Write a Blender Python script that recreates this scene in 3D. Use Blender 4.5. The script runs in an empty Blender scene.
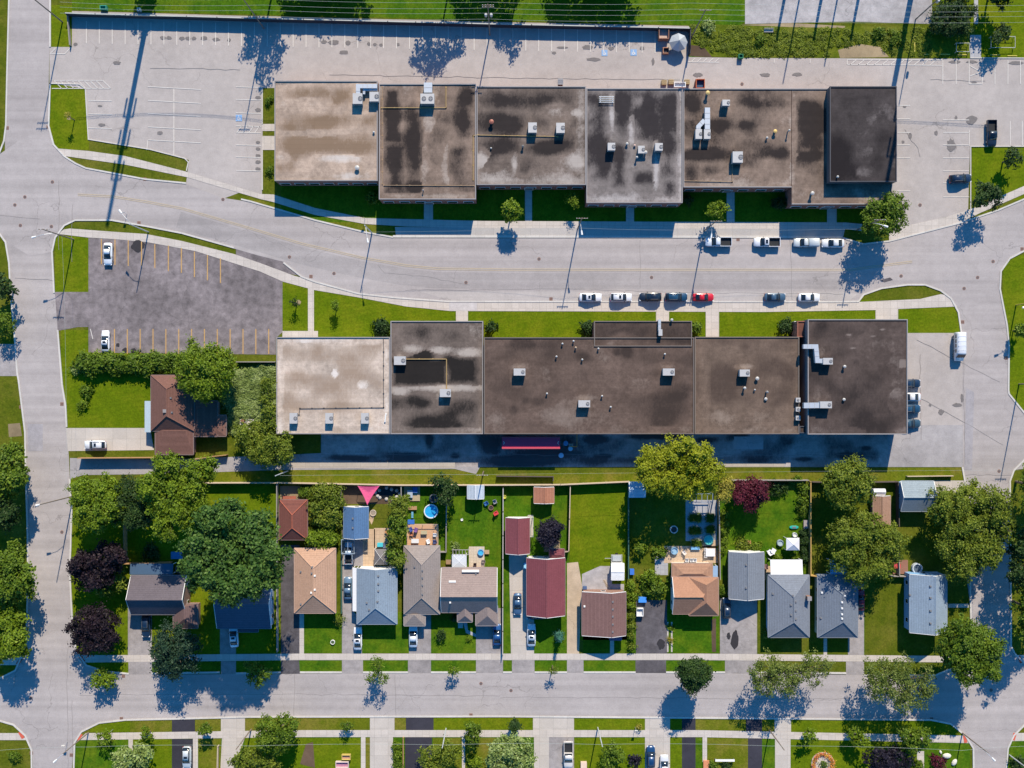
import bpy, math, random
import numpy as np
from mathutils import Vector
from mathutils.geometry import tessellate_polygon
R = math.radians
rnd = random.Random(7)
C = bpy.context.scene.collection
SC = bpy.context.scene

# ---------------------------------------------------------------- image coordinates
# Layout coordinates are image pixels (1 pixel = 0.218 m on the ground, origin at the top left corner,
# y downward).  at(x, y, h) projects an image point back through the camera to an assumed height h.
S, H = 0.218, 210.0
def at(x, y, h=0.0):
    k = (H - h) / H
    return Vector(((x - 512) * S * k, (384 - y) * S * k, h))
def g2(x, y, h=0.0):
    p = at(x, y, h); return (p.x, p.y)

# ---------------------------------------------------------------- materials
MATS = {}
def _nt(name):
    m = bpy.data.materials.new(name); m.use_nodes = True
    nt = m.node_tree; nt.nodes.clear()
    o = nt.nodes.new('ShaderNodeOutputMaterial')
    return m, nt, o
def N(nt, t, **kw):
    n = nt.nodes.new(t)
    for k, v in kw.items(): setattr(n, k, v)
    return n
def noise(nt, vec, scale, detail=4, rough=.6):
    n = N(nt, 'ShaderNodeTexNoise'); n.inputs['Scale'].default_value = scale
    n.inputs['Detail'].default_value = detail; n.inputs['Roughness'].default_value = rough
    nt.links.new(vec, n.inputs['Vector']); return n.outputs['Fac']
def ramp(nt, fac, stops):
    r = N(nt, 'ShaderNodeValToRGB')
    while len(r.color_ramp.elements) < len(stops): r.color_ramp.elements.new(.5)
    for e, (p, c) in zip(r.color_ramp.elements, stops):
        e.position = p; e.color = (*c, 1) if not isinstance(c, (int, float)) else (c, c, c, 1)
    nt.links.new(fac, r.inputs['Fac']); return r.outputs['Color']
def mix(nt, fac, a, b, mode='MIX'):
    n = N(nt, 'ShaderNodeMix', data_type='RGBA', blend_type=mode)
    for s, v in ((n.inputs[0], fac), (n.inputs[6], a), (n.inputs[7], b)):
        if isinstance(v, bpy.types.NodeSocket): nt.links.new(v, s)
        elif isinstance(v, (int, float)): s.default_value = v
        else: s.default_value = (*v, 1)
    return n.outputs[2]
def objvec(nt, scale=(1, 1, 1), world=False, rot=0):
    if world:
        src = N(nt, 'ShaderNodeNewGeometry').outputs['Position']
    else:
        src = N(nt, 'ShaderNodeTexCoord').outputs['Object']
    mp = N(nt, 'ShaderNodeMapping'); mp.inputs['Scale'].default_value = scale
    mp.inputs['Rotation'].default_value = (0, 0, rot)
    nt.links.new(src, mp.inputs['Vector']); return mp.outputs['Vector']
def finish(nt, o, col, rough=.9, metal=0, bump=None, bs=.3, bd=.02, spec=.3):
    b = N(nt, 'ShaderNodeBsdfPrincipled')
    b.inputs['Roughness'].default_value = rough; b.inputs['Metallic'].default_value = metal
    b.inputs['Specular IOR Level'].default_value = spec
    if isinstance(col, bpy.types.NodeSocket): nt.links.new(col, b.inputs['Base Color'])
    else: b.inputs['Base Color'].default_value = (*col, 1)
    if bump is not None:
        bp = N(nt, 'ShaderNodeBump'); bp.inputs['Strength'].default_value = bs; bp.inputs['Distance'].default_value = bd
        nt.links.new(bump, bp.inputs['Height']); nt.links.new(bp.outputs['Normal'], b.inputs['Normal'])
    nt.links.new(b.outputs[0], o.inputs[0]); return b
def plain(col, rough=.7, metal=0, var=.12, spec=.3):
    key = ('plain', tuple(col), rough, metal, var)
    if key in MATS: return MATS[key]
    m, nt, o = _nt('paint_%d' % len(MATS))
    n = noise(nt, objvec(nt), 2.3, 5)
    c = mix(nt, n, tuple(x * (1 - var) for x in col), tuple(min(1, x * (1 + var)) for x in col))
    finish(nt, o, c, rough, metal, spec=spec); MATS[key] = m; return m
def carpaint(col):
    key = ('car', tuple(col))
    if key in MATS: return MATS[key]
    m, nt, o = _nt('car_paint_%d' % len(MATS))
    c = mix(nt, noise(nt, objvec(nt), 3), tuple(x * .93 for x in col), col)
    b = finish(nt, o, c, .35, .1, spec=.5); b.inputs['Coat Weight'].default_value = .4; b.inputs['Coat Roughness'].default_value = .12
    MATS[key] = m; return m
def glassm():
    if 'glass' in MATS: return MATS['glass']
    m, nt, o = _nt('dark_glass'); c = mix(nt, noise(nt, objvec(nt), 1.5), (.006, .010, .016), (.02, .03, .045))
    finish(nt, o, c, .12, 0, spec=.6); MATS['glass'] = m; return m
def asphalt(name, col, dark=.75, light=1.12, streak=None, mott=.35):
    """worn pavement: aggregate, blotches, patches, and faint wheel streaks along a direction"""
    if name in MATS: return MATS[name]
    m, nt, o = _nt(name)
    w = objvec(nt, world=True)
    a = noise(nt, w, .07, 5, .6); b = noise(nt, w, .6, 6, .7); f = noise(nt, w, 5, 5, .8)
    c = mix(nt, ramp(nt, a, [(.3, 0), (.7, 1)]), tuple(x * dark for x in col), tuple(x * light for x in col))
    c = mix(nt, mott, c, ramp(nt, b, [(.3, .3), (.7, .7)]), 'OVERLAY')
    c = mix(nt, .35, c, ramp(nt, f, [(.3, .3), (.7, .7)]), 'OVERLAY')
    if streak is not None:
        s = noise(nt, objvec(nt, (.006, .55, 1), True, streak), 1, 4, .55)
        c = mix(nt, .45, c, ramp(nt, s, [(.3, .36), (.7, .62)]), 'OVERLAY')
    vo = N(nt, 'ShaderNodeTexVoronoi', feature='DISTANCE_TO_EDGE'); vo.inputs['Scale'].default_value = .09
    dv = N(nt, 'ShaderNodeVectorMath', operation='ADD'); nt.links.new(w, dv.inputs[0])
    sc = N(nt, 'ShaderNodeVectorMath', operation='SCALE'); sc.inputs['Scale'].default_value = 5
    nz = N(nt, 'ShaderNodeTexNoise'); nz.inputs['Scale'].default_value = .25; nz.inputs['Detail'].default_value = 6
    nt.links.new(w, nz.inputs['Vector']); nt.links.new(nz.outputs['Color'], sc.inputs[0]); nt.links.new(sc.outputs[0], dv.inputs[1])
    nt.links.new(dv.outputs[0], vo.inputs['Vector'])
    ck = ramp(nt, vo.outputs['Distance'], [(0, 1), (.006, 0)])
    msk = ramp(nt, noise(nt, w, .05, 2), [(.5, 0), (.56, 1)])
    mk = N(nt, 'ShaderNodeMath', operation='MULTIPLY'); nt.links.new(ck, mk.inputs[0]); nt.links.new(msk, mk.inputs[1])
    mk2 = N(nt, 'ShaderNodeMath', operation='MULTIPLY'); nt.links.new(mk.outputs[0], mk2.inputs[0]); mk2.inputs[1].default_value = .55
    c = mix(nt, mk2.outputs[0], c, tuple(x * .35 for x in col))
    finish(nt, o, c, .92, 0, f, .2, .01, .2); MATS[name] = m; return m
def concrete(name, col, slab=(1.5, 1.5)):
    if name in MATS: return MATS[name]
    m, nt, o = _nt(name); w = objvec(nt, world=True)
    b = noise(nt, w, .5, 6, .7); f = noise(nt, w, 4, 5, .8)
    c = mix(nt, b, tuple(x * .82 for x in col), tuple(x * 1.1 for x in col))
    c = mix(nt, .3, c, ramp(nt, f, [(.3, .35), (.7, .65)]), 'OVERLAY')
    br = N(nt, 'ShaderNodeTexBrick', offset=0); br.inputs['Scale'].default_value = 1
    br.inputs['Brick Width'].default_value = slab[0]; br.inputs['Row Height'].default_value = slab[1]
    br.inputs['Mortar Size'].default_value = .035; br.inputs['Color1'].default_value = (1, 1, 1, 1)
    br.inputs['Color2'].default_value = (.9, .9, .9, 1); br.inputs['Mortar'].default_value = (.72, .72, .72, 1)
    nt.links.new(w, br.inputs['Vector'])
    c = mix(nt, 1, c, br.outputs['Color'], 'MULTIPLY')
    finish(nt, o, c, .9, 0, f, .15, .01, .2); MATS[name] = m; return m
def grassm(name, a, b, dry=None, dryamt=.5, mow=None):
    if name in MATS: return MATS[name]
    m, nt, o = _nt(name); w = objvec(nt, world=True)
    n1 = noise(nt, w, .09, 5, .65); n2 = noise(nt, w, 1.1, 6, .75); n3 = noise(nt, w, 2.3, 5, .85); n4 = noise(nt, w, .30, 5, .7)
    c = mix(nt, ramp(nt, mix(nt, .5, n2, n4), [(.36, 0), (.64, 1)]), a, b)
    if dry: c = mix(nt, ramp(nt, mix(nt, .45, n1, n4), [(.46, 0), (.66, dryamt)]), c, dry)
    c = mix(nt, .8, c, ramp(nt, n3, [(.3, .24), (.7, .74)]), 'OVERLAY')
    if mow:
        wv = N(nt, 'ShaderNodeTexWave', wave_type='BANDS', bands_direction='X'); wv.inputs['Scale'].default_value = .28
        wv.inputs['Distortion'].default_value = 1.5; wv.inputs['Detail'].default_value = 2
        nt.links.new(objvec(nt, world=True, rot=mow), wv.inputs['Vector'])
        c = mix(nt, .10, c, ramp(nt, wv.outputs['Fac'], [(.3, .36), (.7, .64)]), 'OVERLAY')
    finish(nt, o, c, 1, 0, n3, .6, .08, .05); MATS[name] = m; return m
def roofing(name, col, dark, light):
    """flat membrane roof whose 'stain' attribute marks tar stains (+) and pale worn patches (-)"""
    if name in MATS: return MATS[name]
    m, nt, o = _nt(name); w = objvec(nt, world=True)
    at_ = N(nt, 'ShaderNodeAttribute', attribute_name='stain').outputs['Fac']
    n1 = noise(nt, w, .16, 6, .68); n2 = noise(nt, w, 1.0, 6, .75); n3 = noise(nt, w, 6, 4, .8)
    c = mix(nt, ramp(nt, n1, [(.3, 0), (.7, 1)]), tuple(x * .66 for x in col), tuple(x * 1.2 for x in col))
    c = mix(nt, .75, c, ramp(nt, n2, [(.28, .3), (.72, .7)]), 'OVERLAY')
    c = mix(nt, .3, c, ramp(nt, n3, [(.3, .33), (.7, .67)]), 'OVERLAY')
    n4 = noise(nt, w, .5, 9, .8); sn = mix(nt, .5, n4, noise(nt, objvec(nt, (1, .45, 1), True), 2.2, 8, .85))
    def thr(sign):
        a = N(nt, 'ShaderNodeMath', operation='MULTIPLY_ADD'); nt.links.new(at_, a.inputs[0]); a.inputs[1].default_value = sign * 1.15; a.inputs[2].default_value = -1.35
        b = N(nt, 'ShaderNodeMath', operation='MULTIPLY_ADD'); nt.links.new(sn, b.inputs[0]); b.inputs[1].default_value = 2.7; nt.links.new(a.outputs[0], b.inputs[2])
        return ramp(nt, b.outputs[0], [(.22, 0), (.9, .94)])
    c = mix(nt, thr(1), c, dark); c = mix(nt, thr(-1), c, light)
    br = N(nt, 'ShaderNodeTexBrick', offset=0); br.inputs['Scale'].default_value = 1
    br.inputs['Brick Width'].default_value = 14; br.inputs['Row Height'].default_value = 1.0
    br.inputs['Mortar Size'].default_value = .03; br.inputs['Color1'].default_value = (1, 1, 1, 1)
    br.inputs['Color2'].default_value = (.92, .92, .92, 1); br.inputs['Mortar'].default_value = (.85, .85, .85, 1)
    nt.links.new(w, br.inputs['Vector']); c = mix(nt, 1, c, br.outputs['Color'], 'MULTIPLY')
    finish(nt, o, c, .95, 0, n2, .3, .02, .15); MATS[name] = m; return m
def shingle(col, var=.25):
    key = ('shingle', tuple(col))
    if key in MATS: return MATS[key]
    m, nt, o = _nt('shingles_%d' % len(MATS)); v = objvec(nt)
    tc = N(nt, 'ShaderNodeTexCoord').outputs['Object']
    sx = N(nt, 'ShaderNodeSeparateXYZ'); nt.links.new(tc, sx.inputs[0])
    wv = N(nt, 'ShaderNodeMath', operation='SINE'); ml = N(nt, 'ShaderNodeMath', operation='MULTIPLY'); ml.inputs[1].default_value = 30
    nt.links.new(sx.outputs['Z'], ml.inputs[0]); nt.links.new(ml.outputs[0], wv.inputs[0])
    rw = ramp(nt, wv.outputs[0], [(.2, .44), (.9, .53)])
    n1 = noise(nt, v, .5, 4); n2 = noise(nt, v, 3.2, 4, .8)
    c = mix(nt, n1, tuple(x * .85 for x in col), tuple(x * 1.15 for x in col))
    c = mix(nt, .6, c, ramp(nt, n2, [(.3, .35), (.7, .65)]), 'OVERLAY'); c = mix(nt, .7, c, rw, 'OVERLAY')
    finish(nt, o, c, .95, 0, n2, .3, .02, .15); MATS[key] = m; return m
def brick(col, mort=(.35, .33, .3)):
    key = ('brick', tuple(col))
    if key in MATS: return MATS[key]
    m, nt, o = _nt('brick_%d' % len(MATS))
    tc = N(nt, 'ShaderNodeTexCoord').outputs['Object']; sx = N(nt, 'ShaderNodeSeparateXYZ'); nt.links.new(tc, sx.inputs[0])
    ad = N(nt, 'ShaderNodeMath', operation='ADD'); nt.links.new(sx.outputs['X'], ad.inputs[0]); nt.links.new(sx.outputs['Y'], ad.inputs[1])
    cb = N(nt, 'ShaderNodeCombineXYZ'); nt.links.new(ad.outputs[0], cb.inputs[0]); nt.links.new(sx.outputs['Z'], cb.inputs[1])
    br = N(nt, 'ShaderNodeTexBrick'); br.inputs['Scale'].default_value = 1; br.inputs['Brick Width'].default_value = .4; br.inputs['Row Height'].default_value = .14
    br.inputs['Mortar Size'].default_value = .012
    br.inputs['Color1'].default_value = (*[x * .8 for x in col], 1); br.inputs['Color2'].default_value = (*[x * 1.2 for x in col], 1); br.inputs['Mortar'].default_value = (*mort, 1)
    nt.links.new(cb.outputs[0], br.inputs['Vector'])
    finish(nt, o, br.outputs['Color'], .9); MATS[key] = m; return m
def siding(col):
    key = ('siding', tuple(col))
    if key in MATS: return MATS[key]
    m, nt, o = _nt('siding_%d' % len(MATS))
    tc = N(nt, 'ShaderNodeTexCoord').outputs['Object']; sx = N(nt, 'ShaderNodeSeparateXYZ'); nt.links.new(tc, sx.inputs[0])
    ml = N(nt, 'ShaderNodeMath', operation='MULTIPLY'); ml.inputs[1].default_value = 5; fr = N(nt, 'ShaderNodeMath', operation='FRACT')
    nt.links.new(sx.outputs['Z'], ml.inputs[0]); nt.links.new(ml.outputs[0], fr.inputs[0])
    c = mix(nt, ramp(nt, fr.outputs[0], [(0, 0), (.15, 1)]), tuple(x * .75 for x in col), col)
    finish(nt, o, c, .6); MATS[key] = m; return m
def wood(col):
    key = ('wood', tuple(col))
    if key in MATS: return MATS[key]
    m, nt, o = _nt('wood_%d' % len(MATS))
    n = noise(nt, objvec(nt, (1, 8, 1)), 1.2, 5, .7); c = mix(nt, n, tuple(x * .65 for x in col), tuple(x * 1.3 for x in col))
    finish(nt, o, c, .85); MATS[key] = m; return m
def leafm(name, col, tip, trans=.25):
    key = ('leaf', name)
    if key in MATS: return MATS[key]
    m, nt, o = _nt('leaves_' + name)
    g = N(nt, 'ShaderNodeNewGeometry'); n = noise(nt, objvec(nt), .55, 4, .6)
    f = mix(nt, .5, g.outputs['Random Per Island'], ramp(nt, n, [(.35, 0), (.65, 1)]))
    c = ramp(nt, f, [(.1, tuple(x * .62 for x in col)), (.5, col), (.95, tip)])
    d = N(nt, 'ShaderNodeBsdfPrincipled'); nt.links.new(c, d.inputs['Base Color']); d.inputs['Roughness'].default_value = .6; d.inputs['Specular IOR Level'].default_value = .25
    t = N(nt, 'ShaderNodeBsdfTranslucent'); nt.links.new(c, t.inputs['Color'])
    mx = N(nt, 'ShaderNodeMixShader'); mx.inputs[0].default_value = trans
    nt.links.new(d.outputs[0], mx.inputs[1]); nt.links.new(t.outputs[0], mx.inputs[2]); nt.links.new(mx.outputs[0], o.inputs[0])
    MATS[key] = m; return m

# ---------------------------------------------------------------- mesh building
class MB:
    def __init__(s): s.v = []; s.f = []
    def quad(s, *p):
        i = len(s.v); s.v += [tuple(q) for q in p]; s.f.append(tuple(range(i, i + len(p))))
    def box(s, x0, x1, y0, y1, z0, z1, top=0):
        i = len(s.v)
        for z, t in ((z0, 0), (z1, top)):
            s.v += [(x0 + t, y0 + t, z), (x1 - t, y0 + t, z), (x1 - t, y1 - t, z), (x0 + t, y1 - t, z)]
        for f in ((3, 2, 1, 0), (4, 5, 6, 7), (0, 1, 5, 4), (1, 2, 6, 5), (2, 3, 7, 6), (3, 0, 4, 7)): s.f.append(tuple(i + k for k in f))
    def cbox(s, c, d, top=0): s.box(c[0] - d[0] / 2, c[0] + d[0] / 2, c[1] - d[1] / 2, c[1] + d[1] / 2, c[2], c[2] + d[2], top)
    def prism(s, poly, z0, z1):
        n = len(poly); i = len(s.v)
        ar = sum(poly[k][0] * poly[(k + 1) % n][1] - poly[(k + 1) % n][0] * poly[k][1] for k in range(n))
        if ar < 0: poly = poly[::-1]
        s.v += [(p[0], p[1], z0) for p in poly] + [(p[0], p[1], z1) for p in poly]
        for k in range(n): s.f.append((i + k, i + (k + 1) % n, i + n + (k + 1) % n, i + n + k))
        for t in tessellate_polygon([[Vector((p[0], p[1], 0)) for p in poly]]):
            a, b, c = t
            cr = (poly[b][0] - poly[a][0]) * (poly[c][1] - poly[a][1]) - (poly[b][1] - poly[a][1]) * (poly[c][0] - poly[a][0])
            if cr < 0: b, c = c, b
            s.f.append((i + n + a, i + n + b, i + n + c)); s.f.append((i + c, i + b, i + a))
    def sheet(s, poly, z):
        i = len(s.v); s.v += [(p[0], p[1], z) for p in poly]
        for a, b, c in tessellate_polygon([[Vector((p[0], p[1], 0)) for p in poly]]):
            cr = (poly[b][0] - poly[a][0]) * (poly[c][1] - poly[a][1]) - (poly[b][1] - poly[a][1]) * (poly[c][0] - poly[a][0])
            if cr < 0: b, c = c, b
            s.f.append((i + a, i + b, i + c))
    def tube(s, p0, p1, r0, r1=None, n=8, caps=True):
        r1 = r0 if r1 is None else r1
        p0, p1 = Vector(p0), Vector(p1); d = (p1 - p0).normalized()
        u = d.orthogonal().normalized(); w = d.cross(u); i = len(s.v)
        for p, r in ((p0, r0), (p1, r1)):
            for k in range(n):
                a = 2 * math.pi * k / n; s.v.append(tuple(p + u * math.cos(a) * r + w * math.sin(a) * r))
        for k in range(n): s.f.append((i + k, i + (k + 1) % n, i + n + (k + 1) % n, i + n + k))
        if caps: s.f.append(tuple(i + n - 1 - k for k in range(n))); s.f.append(tuple(i + n + k for k in range(n)))
    def path(s, pts, r, n=6):
        for a, b in zip(pts, pts[1:]): s.tube(a, b, r, n=n)
    def disc(s, c, r, z, n=20): s.sheet([(c[0] + r * math.cos(2 * math.pi * k / n), c[1] + r * math.sin(2 * math.pi * k / n)) for k in range(n)], z)
    def lathe(s, c, prof, n=16):
        i = len(s.v); m = len(prof)
        for r, z in prof:
            for k in range(n):
                a = 2 * math.pi * k / n; s.v.append((c[0] + r * math.cos(a), c[1] + r * math.sin(a), c[2] + z))
        for j in range(m - 1):
            for k in range(n): s.f.append((i + j * n + k, i + j * n + (k + 1) % n, i + (j + 1) * n + (k + 1) % n, i + (j + 1) * n + k))
        s.f.append(tuple(i + n - 1 - k for k in range(n))); s.f.append(tuple(i + (m - 1) * n + k for k in range(n)))
    def loft(s, rings):
        i = len(s.v); n = len(rings[0]); m = len(rings)
        for r in rings: s.v += [tuple(p) for p in r]
        for j in range(m - 1):
            for k in range(n): s.f.append((i + j * n + k, i + j * n + (k + 1) % n, i + (j + 1) * n + (k + 1) % n, i + (j + 1) * n + k))
        s.f.append(tuple(i + n - 1 - k for k in range(n))); s.f.append(tuple(i + (m - 1) * n + k for k in range(n)))
    def shell(s, polys, t):
        """roof slopes as slabs: each polygon is the upper face, thickness t straight down"""
        for p in polys:
            i = len(s.v); n = len(p); s.v += [tuple(q) for q in p] + [(q[0], q[1], q[2] - t) for q in p]
            s.f.append(tuple(range(i, i + n))); s.f.append(tuple(i + 2 * n - 1 - k for k in range(n)))
            for k in range(n): s.f.append((i + k, i + n + k, i + n + (k + 1) % n, i + (k + 1) % n))
    def strip(s, pts, w0, w1, z0, z1):
        """a kerb-like bar along pts between offsets w0 and w1 (to the walker's port side)"""
        P = [Vector((p[0], p[1])) for p in pts]; n = len(P); A, B = [], []
        for k in range(n):
            d0 = (P[k] - P[k - 1]).normalized() if k else None; d1 = (P[k + 1] - P[k]).normalized() if k < n - 1 else None
            d0 = d0 or d1; d1 = d1 or d0
            n0 = Vector((-d0.y, d0.x)); n1 = Vector((-d1.y, d1.x)); mm = (n0 + n1).normalized(); sc = 1 / max(.4, mm.dot(n0))
            A.append(P[k] + mm * w0 * sc); B.append(P[k] + mm * w1 * sc)
        i = len(s.v)
        for a, b in zip(A, B): s.v += [(a.x, a.y, z0), (b.x, b.y, z0), (b.x, b.y, z1), (a.x, a.y, z1)]
        for k in range(n - 1):
            o = i + 4 * k
            for q in ((0, 1), (1, 2), (2, 3), (3, 0)): s.f.append((o + q[0], o + q[1], o + 4 + q[1], o + 4 + q[0]))
        s.f.append((i, i + 3, i + 2, i + 1)); o = i + 4 * (n - 1); s.f.append((o, o + 1, o + 2, o + 3))
    def build(s, name, mat, parent=None, smooth=False):
        me = bpy.data.meshes.new(name); me.from_pydata(s.v, [], s.f); me.update()
        if mat: me.materials.append(mat)
        if smooth: me.polygons.foreach_set('use_smooth', [True] * len(me.polygons))
        o = bpy.data.objects.new(name, me); C.objects.link(o)
        if parent: o.parent = parent
        return o
def tag(o, label=None, cat=None, group=None, kind=None):
    if label: o['label'] = label
    if cat: o['category'] = cat
    if group: o['group'] = group
    if kind: o['kind'] = kind
    return o
def thing(name, loc, label, cat, group=None, rz=0):
    o = bpy.data.objects.new(name, None); C.objects.link(o); o.location = loc; o.rotation_euler = (0, 0, rz)
    o.empty_display_size = .5; return tag(o, label, cat, group)
def struct(name, polys, z, mat, raised=0):
    b = MB()
    for p in polys:
        q = [g2(*c) for c in p]
        if raised: b.prism(q, z, z + raised)
        else: b.sheet(q, z)
    return tag(b.build(name, mat), kind='structure')
def rect(x0, y0, x1, y1): return [(x0, y0), (x1, y0), (x1, y1), (x0, y1)]
def copy_tree(o, parent=None):
    c = o.copy(); C.objects.link(c); c.parent = parent
    for ch in [k for k in KIDS.get(o.name, [])]: copy_tree(ch, c)
    return c
KIDS = {}
def index_kids():
    KIDS.clear()
    for o in bpy.data.objects:
        if o.parent: KIDS.setdefault(o.parent.name, []).append(o)
SUN_E, SKY_E, OZ, EXPO = 4.8, .135, 4.0, .52
# ================================================================ SETTING
GA, GB = (.045, .105, .008), (.085, .165, .010)
m_ground = grassm('ground_grass', (.055, .080, .006), (.105, .125, .008), (.17, .145, .03), .5)
m_lawn = grassm('lawn_grass', (.030, .086, .004), (.070, .148, .006), (.150, .168, .010), .55, mow=.2)
m_lawn2 = grassm('bright_lawn_grass', (.070, .115, .003), (.115, .162, .004), (.17, .175, .010), .6, mow=1.4)
m_verge = grassm('verge_grass', (.080, .108, .006), (.135, .150, .010), (.21, .155, .04), .65)
m_rough = grassm('rough_grass', (.055, .085, .006), (.135, .160, .012), (.20, .17, .045), .5)
m_road = asphalt('road_asphalt', (.365, .330, .318), .90, 1.06, streak=0, mott=.18)
m_roadv = asphalt('street_asphalt', (.36, .325, .313), .90, 1.06, streak=math.pi / 2, mott=.18)
m_lot = asphalt('lot_asphalt', (.385, .345, .322), .88, 1.08, mott=.22)
m_lotdark = asphalt('dark_lot_asphalt', (.185, .160, .162), .66, 1.3, mott=1.0)
m_alley = asphalt('alley_asphalt', (.33, .31, .31), .7, 1.15)
m_drive = asphalt('driveway_asphalt', (.29, .265, .26), .78, 1.15, mott=.6)
m_black = asphalt('black_asphalt', (.035, .034, .045), .8, 1.3)
m_darkd = asphalt('dark_driveway_asphalt', (.095, .087, .095), .6, 1.4, mott=.8)
m_walk = concrete('sidewalk_concrete', (.53, .475, .425))
m_conc = concrete('driveway_concrete', (.50, .45, .40), (3, 3))
m_kerb = concrete('kerb_concrete', (.56, .53, .49), (3, 50))
m_patio = concrete('patio_pavers', (.55, .40, .27), (.8, .8))
m_paverg = concrete('grey_pavers', (.40, .40, .42), (.9, .9))
m_gravel = asphalt('gravel', (.34, .32, .32), .8, 1.15, mott=.6)
m_sandg = asphalt('tan_gravel', (.46, .36, .26), .8, 1.15)
m_dirt = asphalt('bare_soil', (.26, .20, .12), .7, 1.3)
m_mulch = asphalt('mulch', (.09, .06, .04), .6, 1.4)

b = MB(); b.sheet([(-1500, -1500), (1500, -1500), (1500, 1500), (-1500, 1500)], 0)
tag(b.build('ground', m_ground), kind='structure')

# streets
WL = [(10, -60), (10, 0), (8, 78), (7, 125), (5, 141)]
struct('road', [[(-120, 154), (0, 154), (20, 140), (48, 126), (53, 145), (64, 157), (75, 164), (86, 169), (145, 180), (186, 184), (224, 198), (250, 202), (315, 221), (365, 233), (393, 238), (842, 238.5),
    (863, 245), (889, 242), (920, 234), (959, 224), (998, 211), (1024, 200), (1120, 160), (1120, 205), (1024, 250), (1009, 258), (1000, 271), (996, 290), (962, 316), (951.5, 298), (941, 290), (925, 284), (907, 284), (881, 287.6),
    (863, 294), (858, 300.7), (842, 301), (448, 300.7), (396, 297), (359, 293), (315, 281), (302, 276), (284, 262), (260, 256), (234, 248.6), (182, 234), (146, 227), (112, 221), (75.5, 221), (65, 226), (56, 238), (53, 252),
    (30, 256), (6.5, 242), (0, 233), (-120, 233)]], .046, m_road)
struct('street', [[(10, -60), (10, 0), (8, 78), (7, 125), (5, 141), (5, 200), (6.5, 242), (10, 263), (12, 299), (15.6, 336), (18, 372), (19.5, 380), (26, 432), (27, 484), (28.6, 536), (29, 580), (27, 646), (27, 700), (33, 760), (33, 860),
    (72, 860), (72, 745), (75, 700), (71.6, 620), (69, 568), (70, 549), (71, 510), (69, 458), (65, 406), (61.5, 385), (57, 320), (55, 294), (53, 252), (52, 190), (48, 126), (49.5, 47), (49.5, -60)]], .034, m_roadv)
struct('street', [[(951, 298), (959, 312), (962, 333), (963, 467), (966, 484), (968, 540), (970.5, 576), (971.5, 617), (971, 660), (974, 748), (974.5, 860), (1003, 860), (1007, 748), (1013, 735), (1012, 660), (1010, 620), (1009, 481), (1013, 470), (1120, 458),
    (1120, 414), (1024, 414), (1008, 394), (1007.5, 390), (1008, 346), (1006, 325), (1002, 304.6), (999, 289), (1000, 271)]], .040, m_roadv)
struct('road', [[(-120, 679), (0, 679), (16, 671), (27, 646), (71.6, 620), (75.5, 651), (86, 666), (105, 672), (129, 674.5), (500, 673), (700, 673), (935, 676), (955, 668), (967, 655), (971, 640), (1010, 640), (1014, 654), (1024, 664), (1120, 664),
    (1120, 724), (1024, 724), (1013, 735), (1007, 748), (974, 748), (966, 735), (951, 723), (931, 719), (700, 717), (500, 715.5), (250, 716), (172, 718), (125, 719), (99, 722), (81, 731), (74, 742), (72, 768), (33, 768), (32.5, 750), (26, 735), (14, 724), (0, 720), (-120, 720)]], .052, m_road)
# repaired patches in the road, paler and darker
m_patch = asphalt('patched_asphalt', (.32, .30, .31), .85, 1.1); m_patchl = asphalt('pale_patch_asphalt', (.46, .43, .42), .9, 1.08)
struct('road_patch', [rect(28, 424, 43, 451)], .060, m_patch)
struct('road_patch', [[(964, 470), (972, 470), (974, 392), (966, 388)]], .060, m_patch)
struct('road_patch', [[(966, 574), (973, 576), (973, 618), (971.6, 618)]], .060, m_patch)
struct('road_patch', [rect(449, 302, 477, 310.5)], .075, m_patchl)
struct('road_patch', [[(880, 280), (890, 277.5), (893, 280), (884, 282.5)]], .060, m_darkd)
m_lane = asphalt('worn_lane_asphalt', (.315, .288, .280), .9, 1.08, streak=0, mott=.2); m_lanel = asphalt('pale_lane_asphalt', (.40, .365, .345), .92, 1.06, streak=0, mott=.2)
_c = [(182, 207.7), (255, 229), (302, 243), (362, 257), (406, 264.7), (437.5, 268), (510, 269), (850, 269.2)]
struct('road_lane', [[(x - .2 * d, y + d) for (x, y), d in zip(_c, [4] * 8)] + [(x - 6, y + 20) for x, y in _c[::-1]]], .0505, m_lane)
struct('road_lane', [[(420, 291.5), (842, 291.5), (858, 294), (850, 300), (448, 300)]], .0505, m_lanel)
# parking lots
struct('parking_lot', [[(49.5, 47), (72, 47), (72, 11), (250, 16), (500, 22), (689, 26), (689, 57), (745, 58), (900, 58.5), (900, 100), (276, 100), (276, 88), (263, 88), (262, 198), (241, 192), (224, 198.5), (186, 184.5), (189, 160), (150, 149), (89, 139), (86, 89), (49.5, 83)]], .020, m_lot)
struct('parking_lot', [[(880, 58.5), (1120, 59), (1120, 146), (970, 146), (968, 212), (945, 217), (893, 231), (880, 229)]], .024, m_lot)
struct('parking_lot', [[(88.5, 237), (112, 238), (146, 241), (195, 250), (260, 270), (282.5, 281), (282.5, 332), (276, 338), (276, 354.6), (88.5, 352.5), (88.5, 327), (78, 327), (57, 331), (55, 292), (88.5, 292)]], .020, m_lotdark)
struct('parking_lot', [[(236, 248), (284, 261), (301, 276), (290, 274), (260, 265), (236, 255)]], .020, m_lotdark)
struct('parking_lot', [[(880, 333), (964, 333), (964, 427), (880, 427)]], .020, m_lot)
struct('alley', [[(70, 458), (160, 459.5), (284, 455), (321, 453), (321, 425), (963, 425), (963, 467), (480, 467), (476, 474), (455, 469), (280, 470), (156, 474), (83, 475), (70, 479)]], .028, m_alley)
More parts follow.
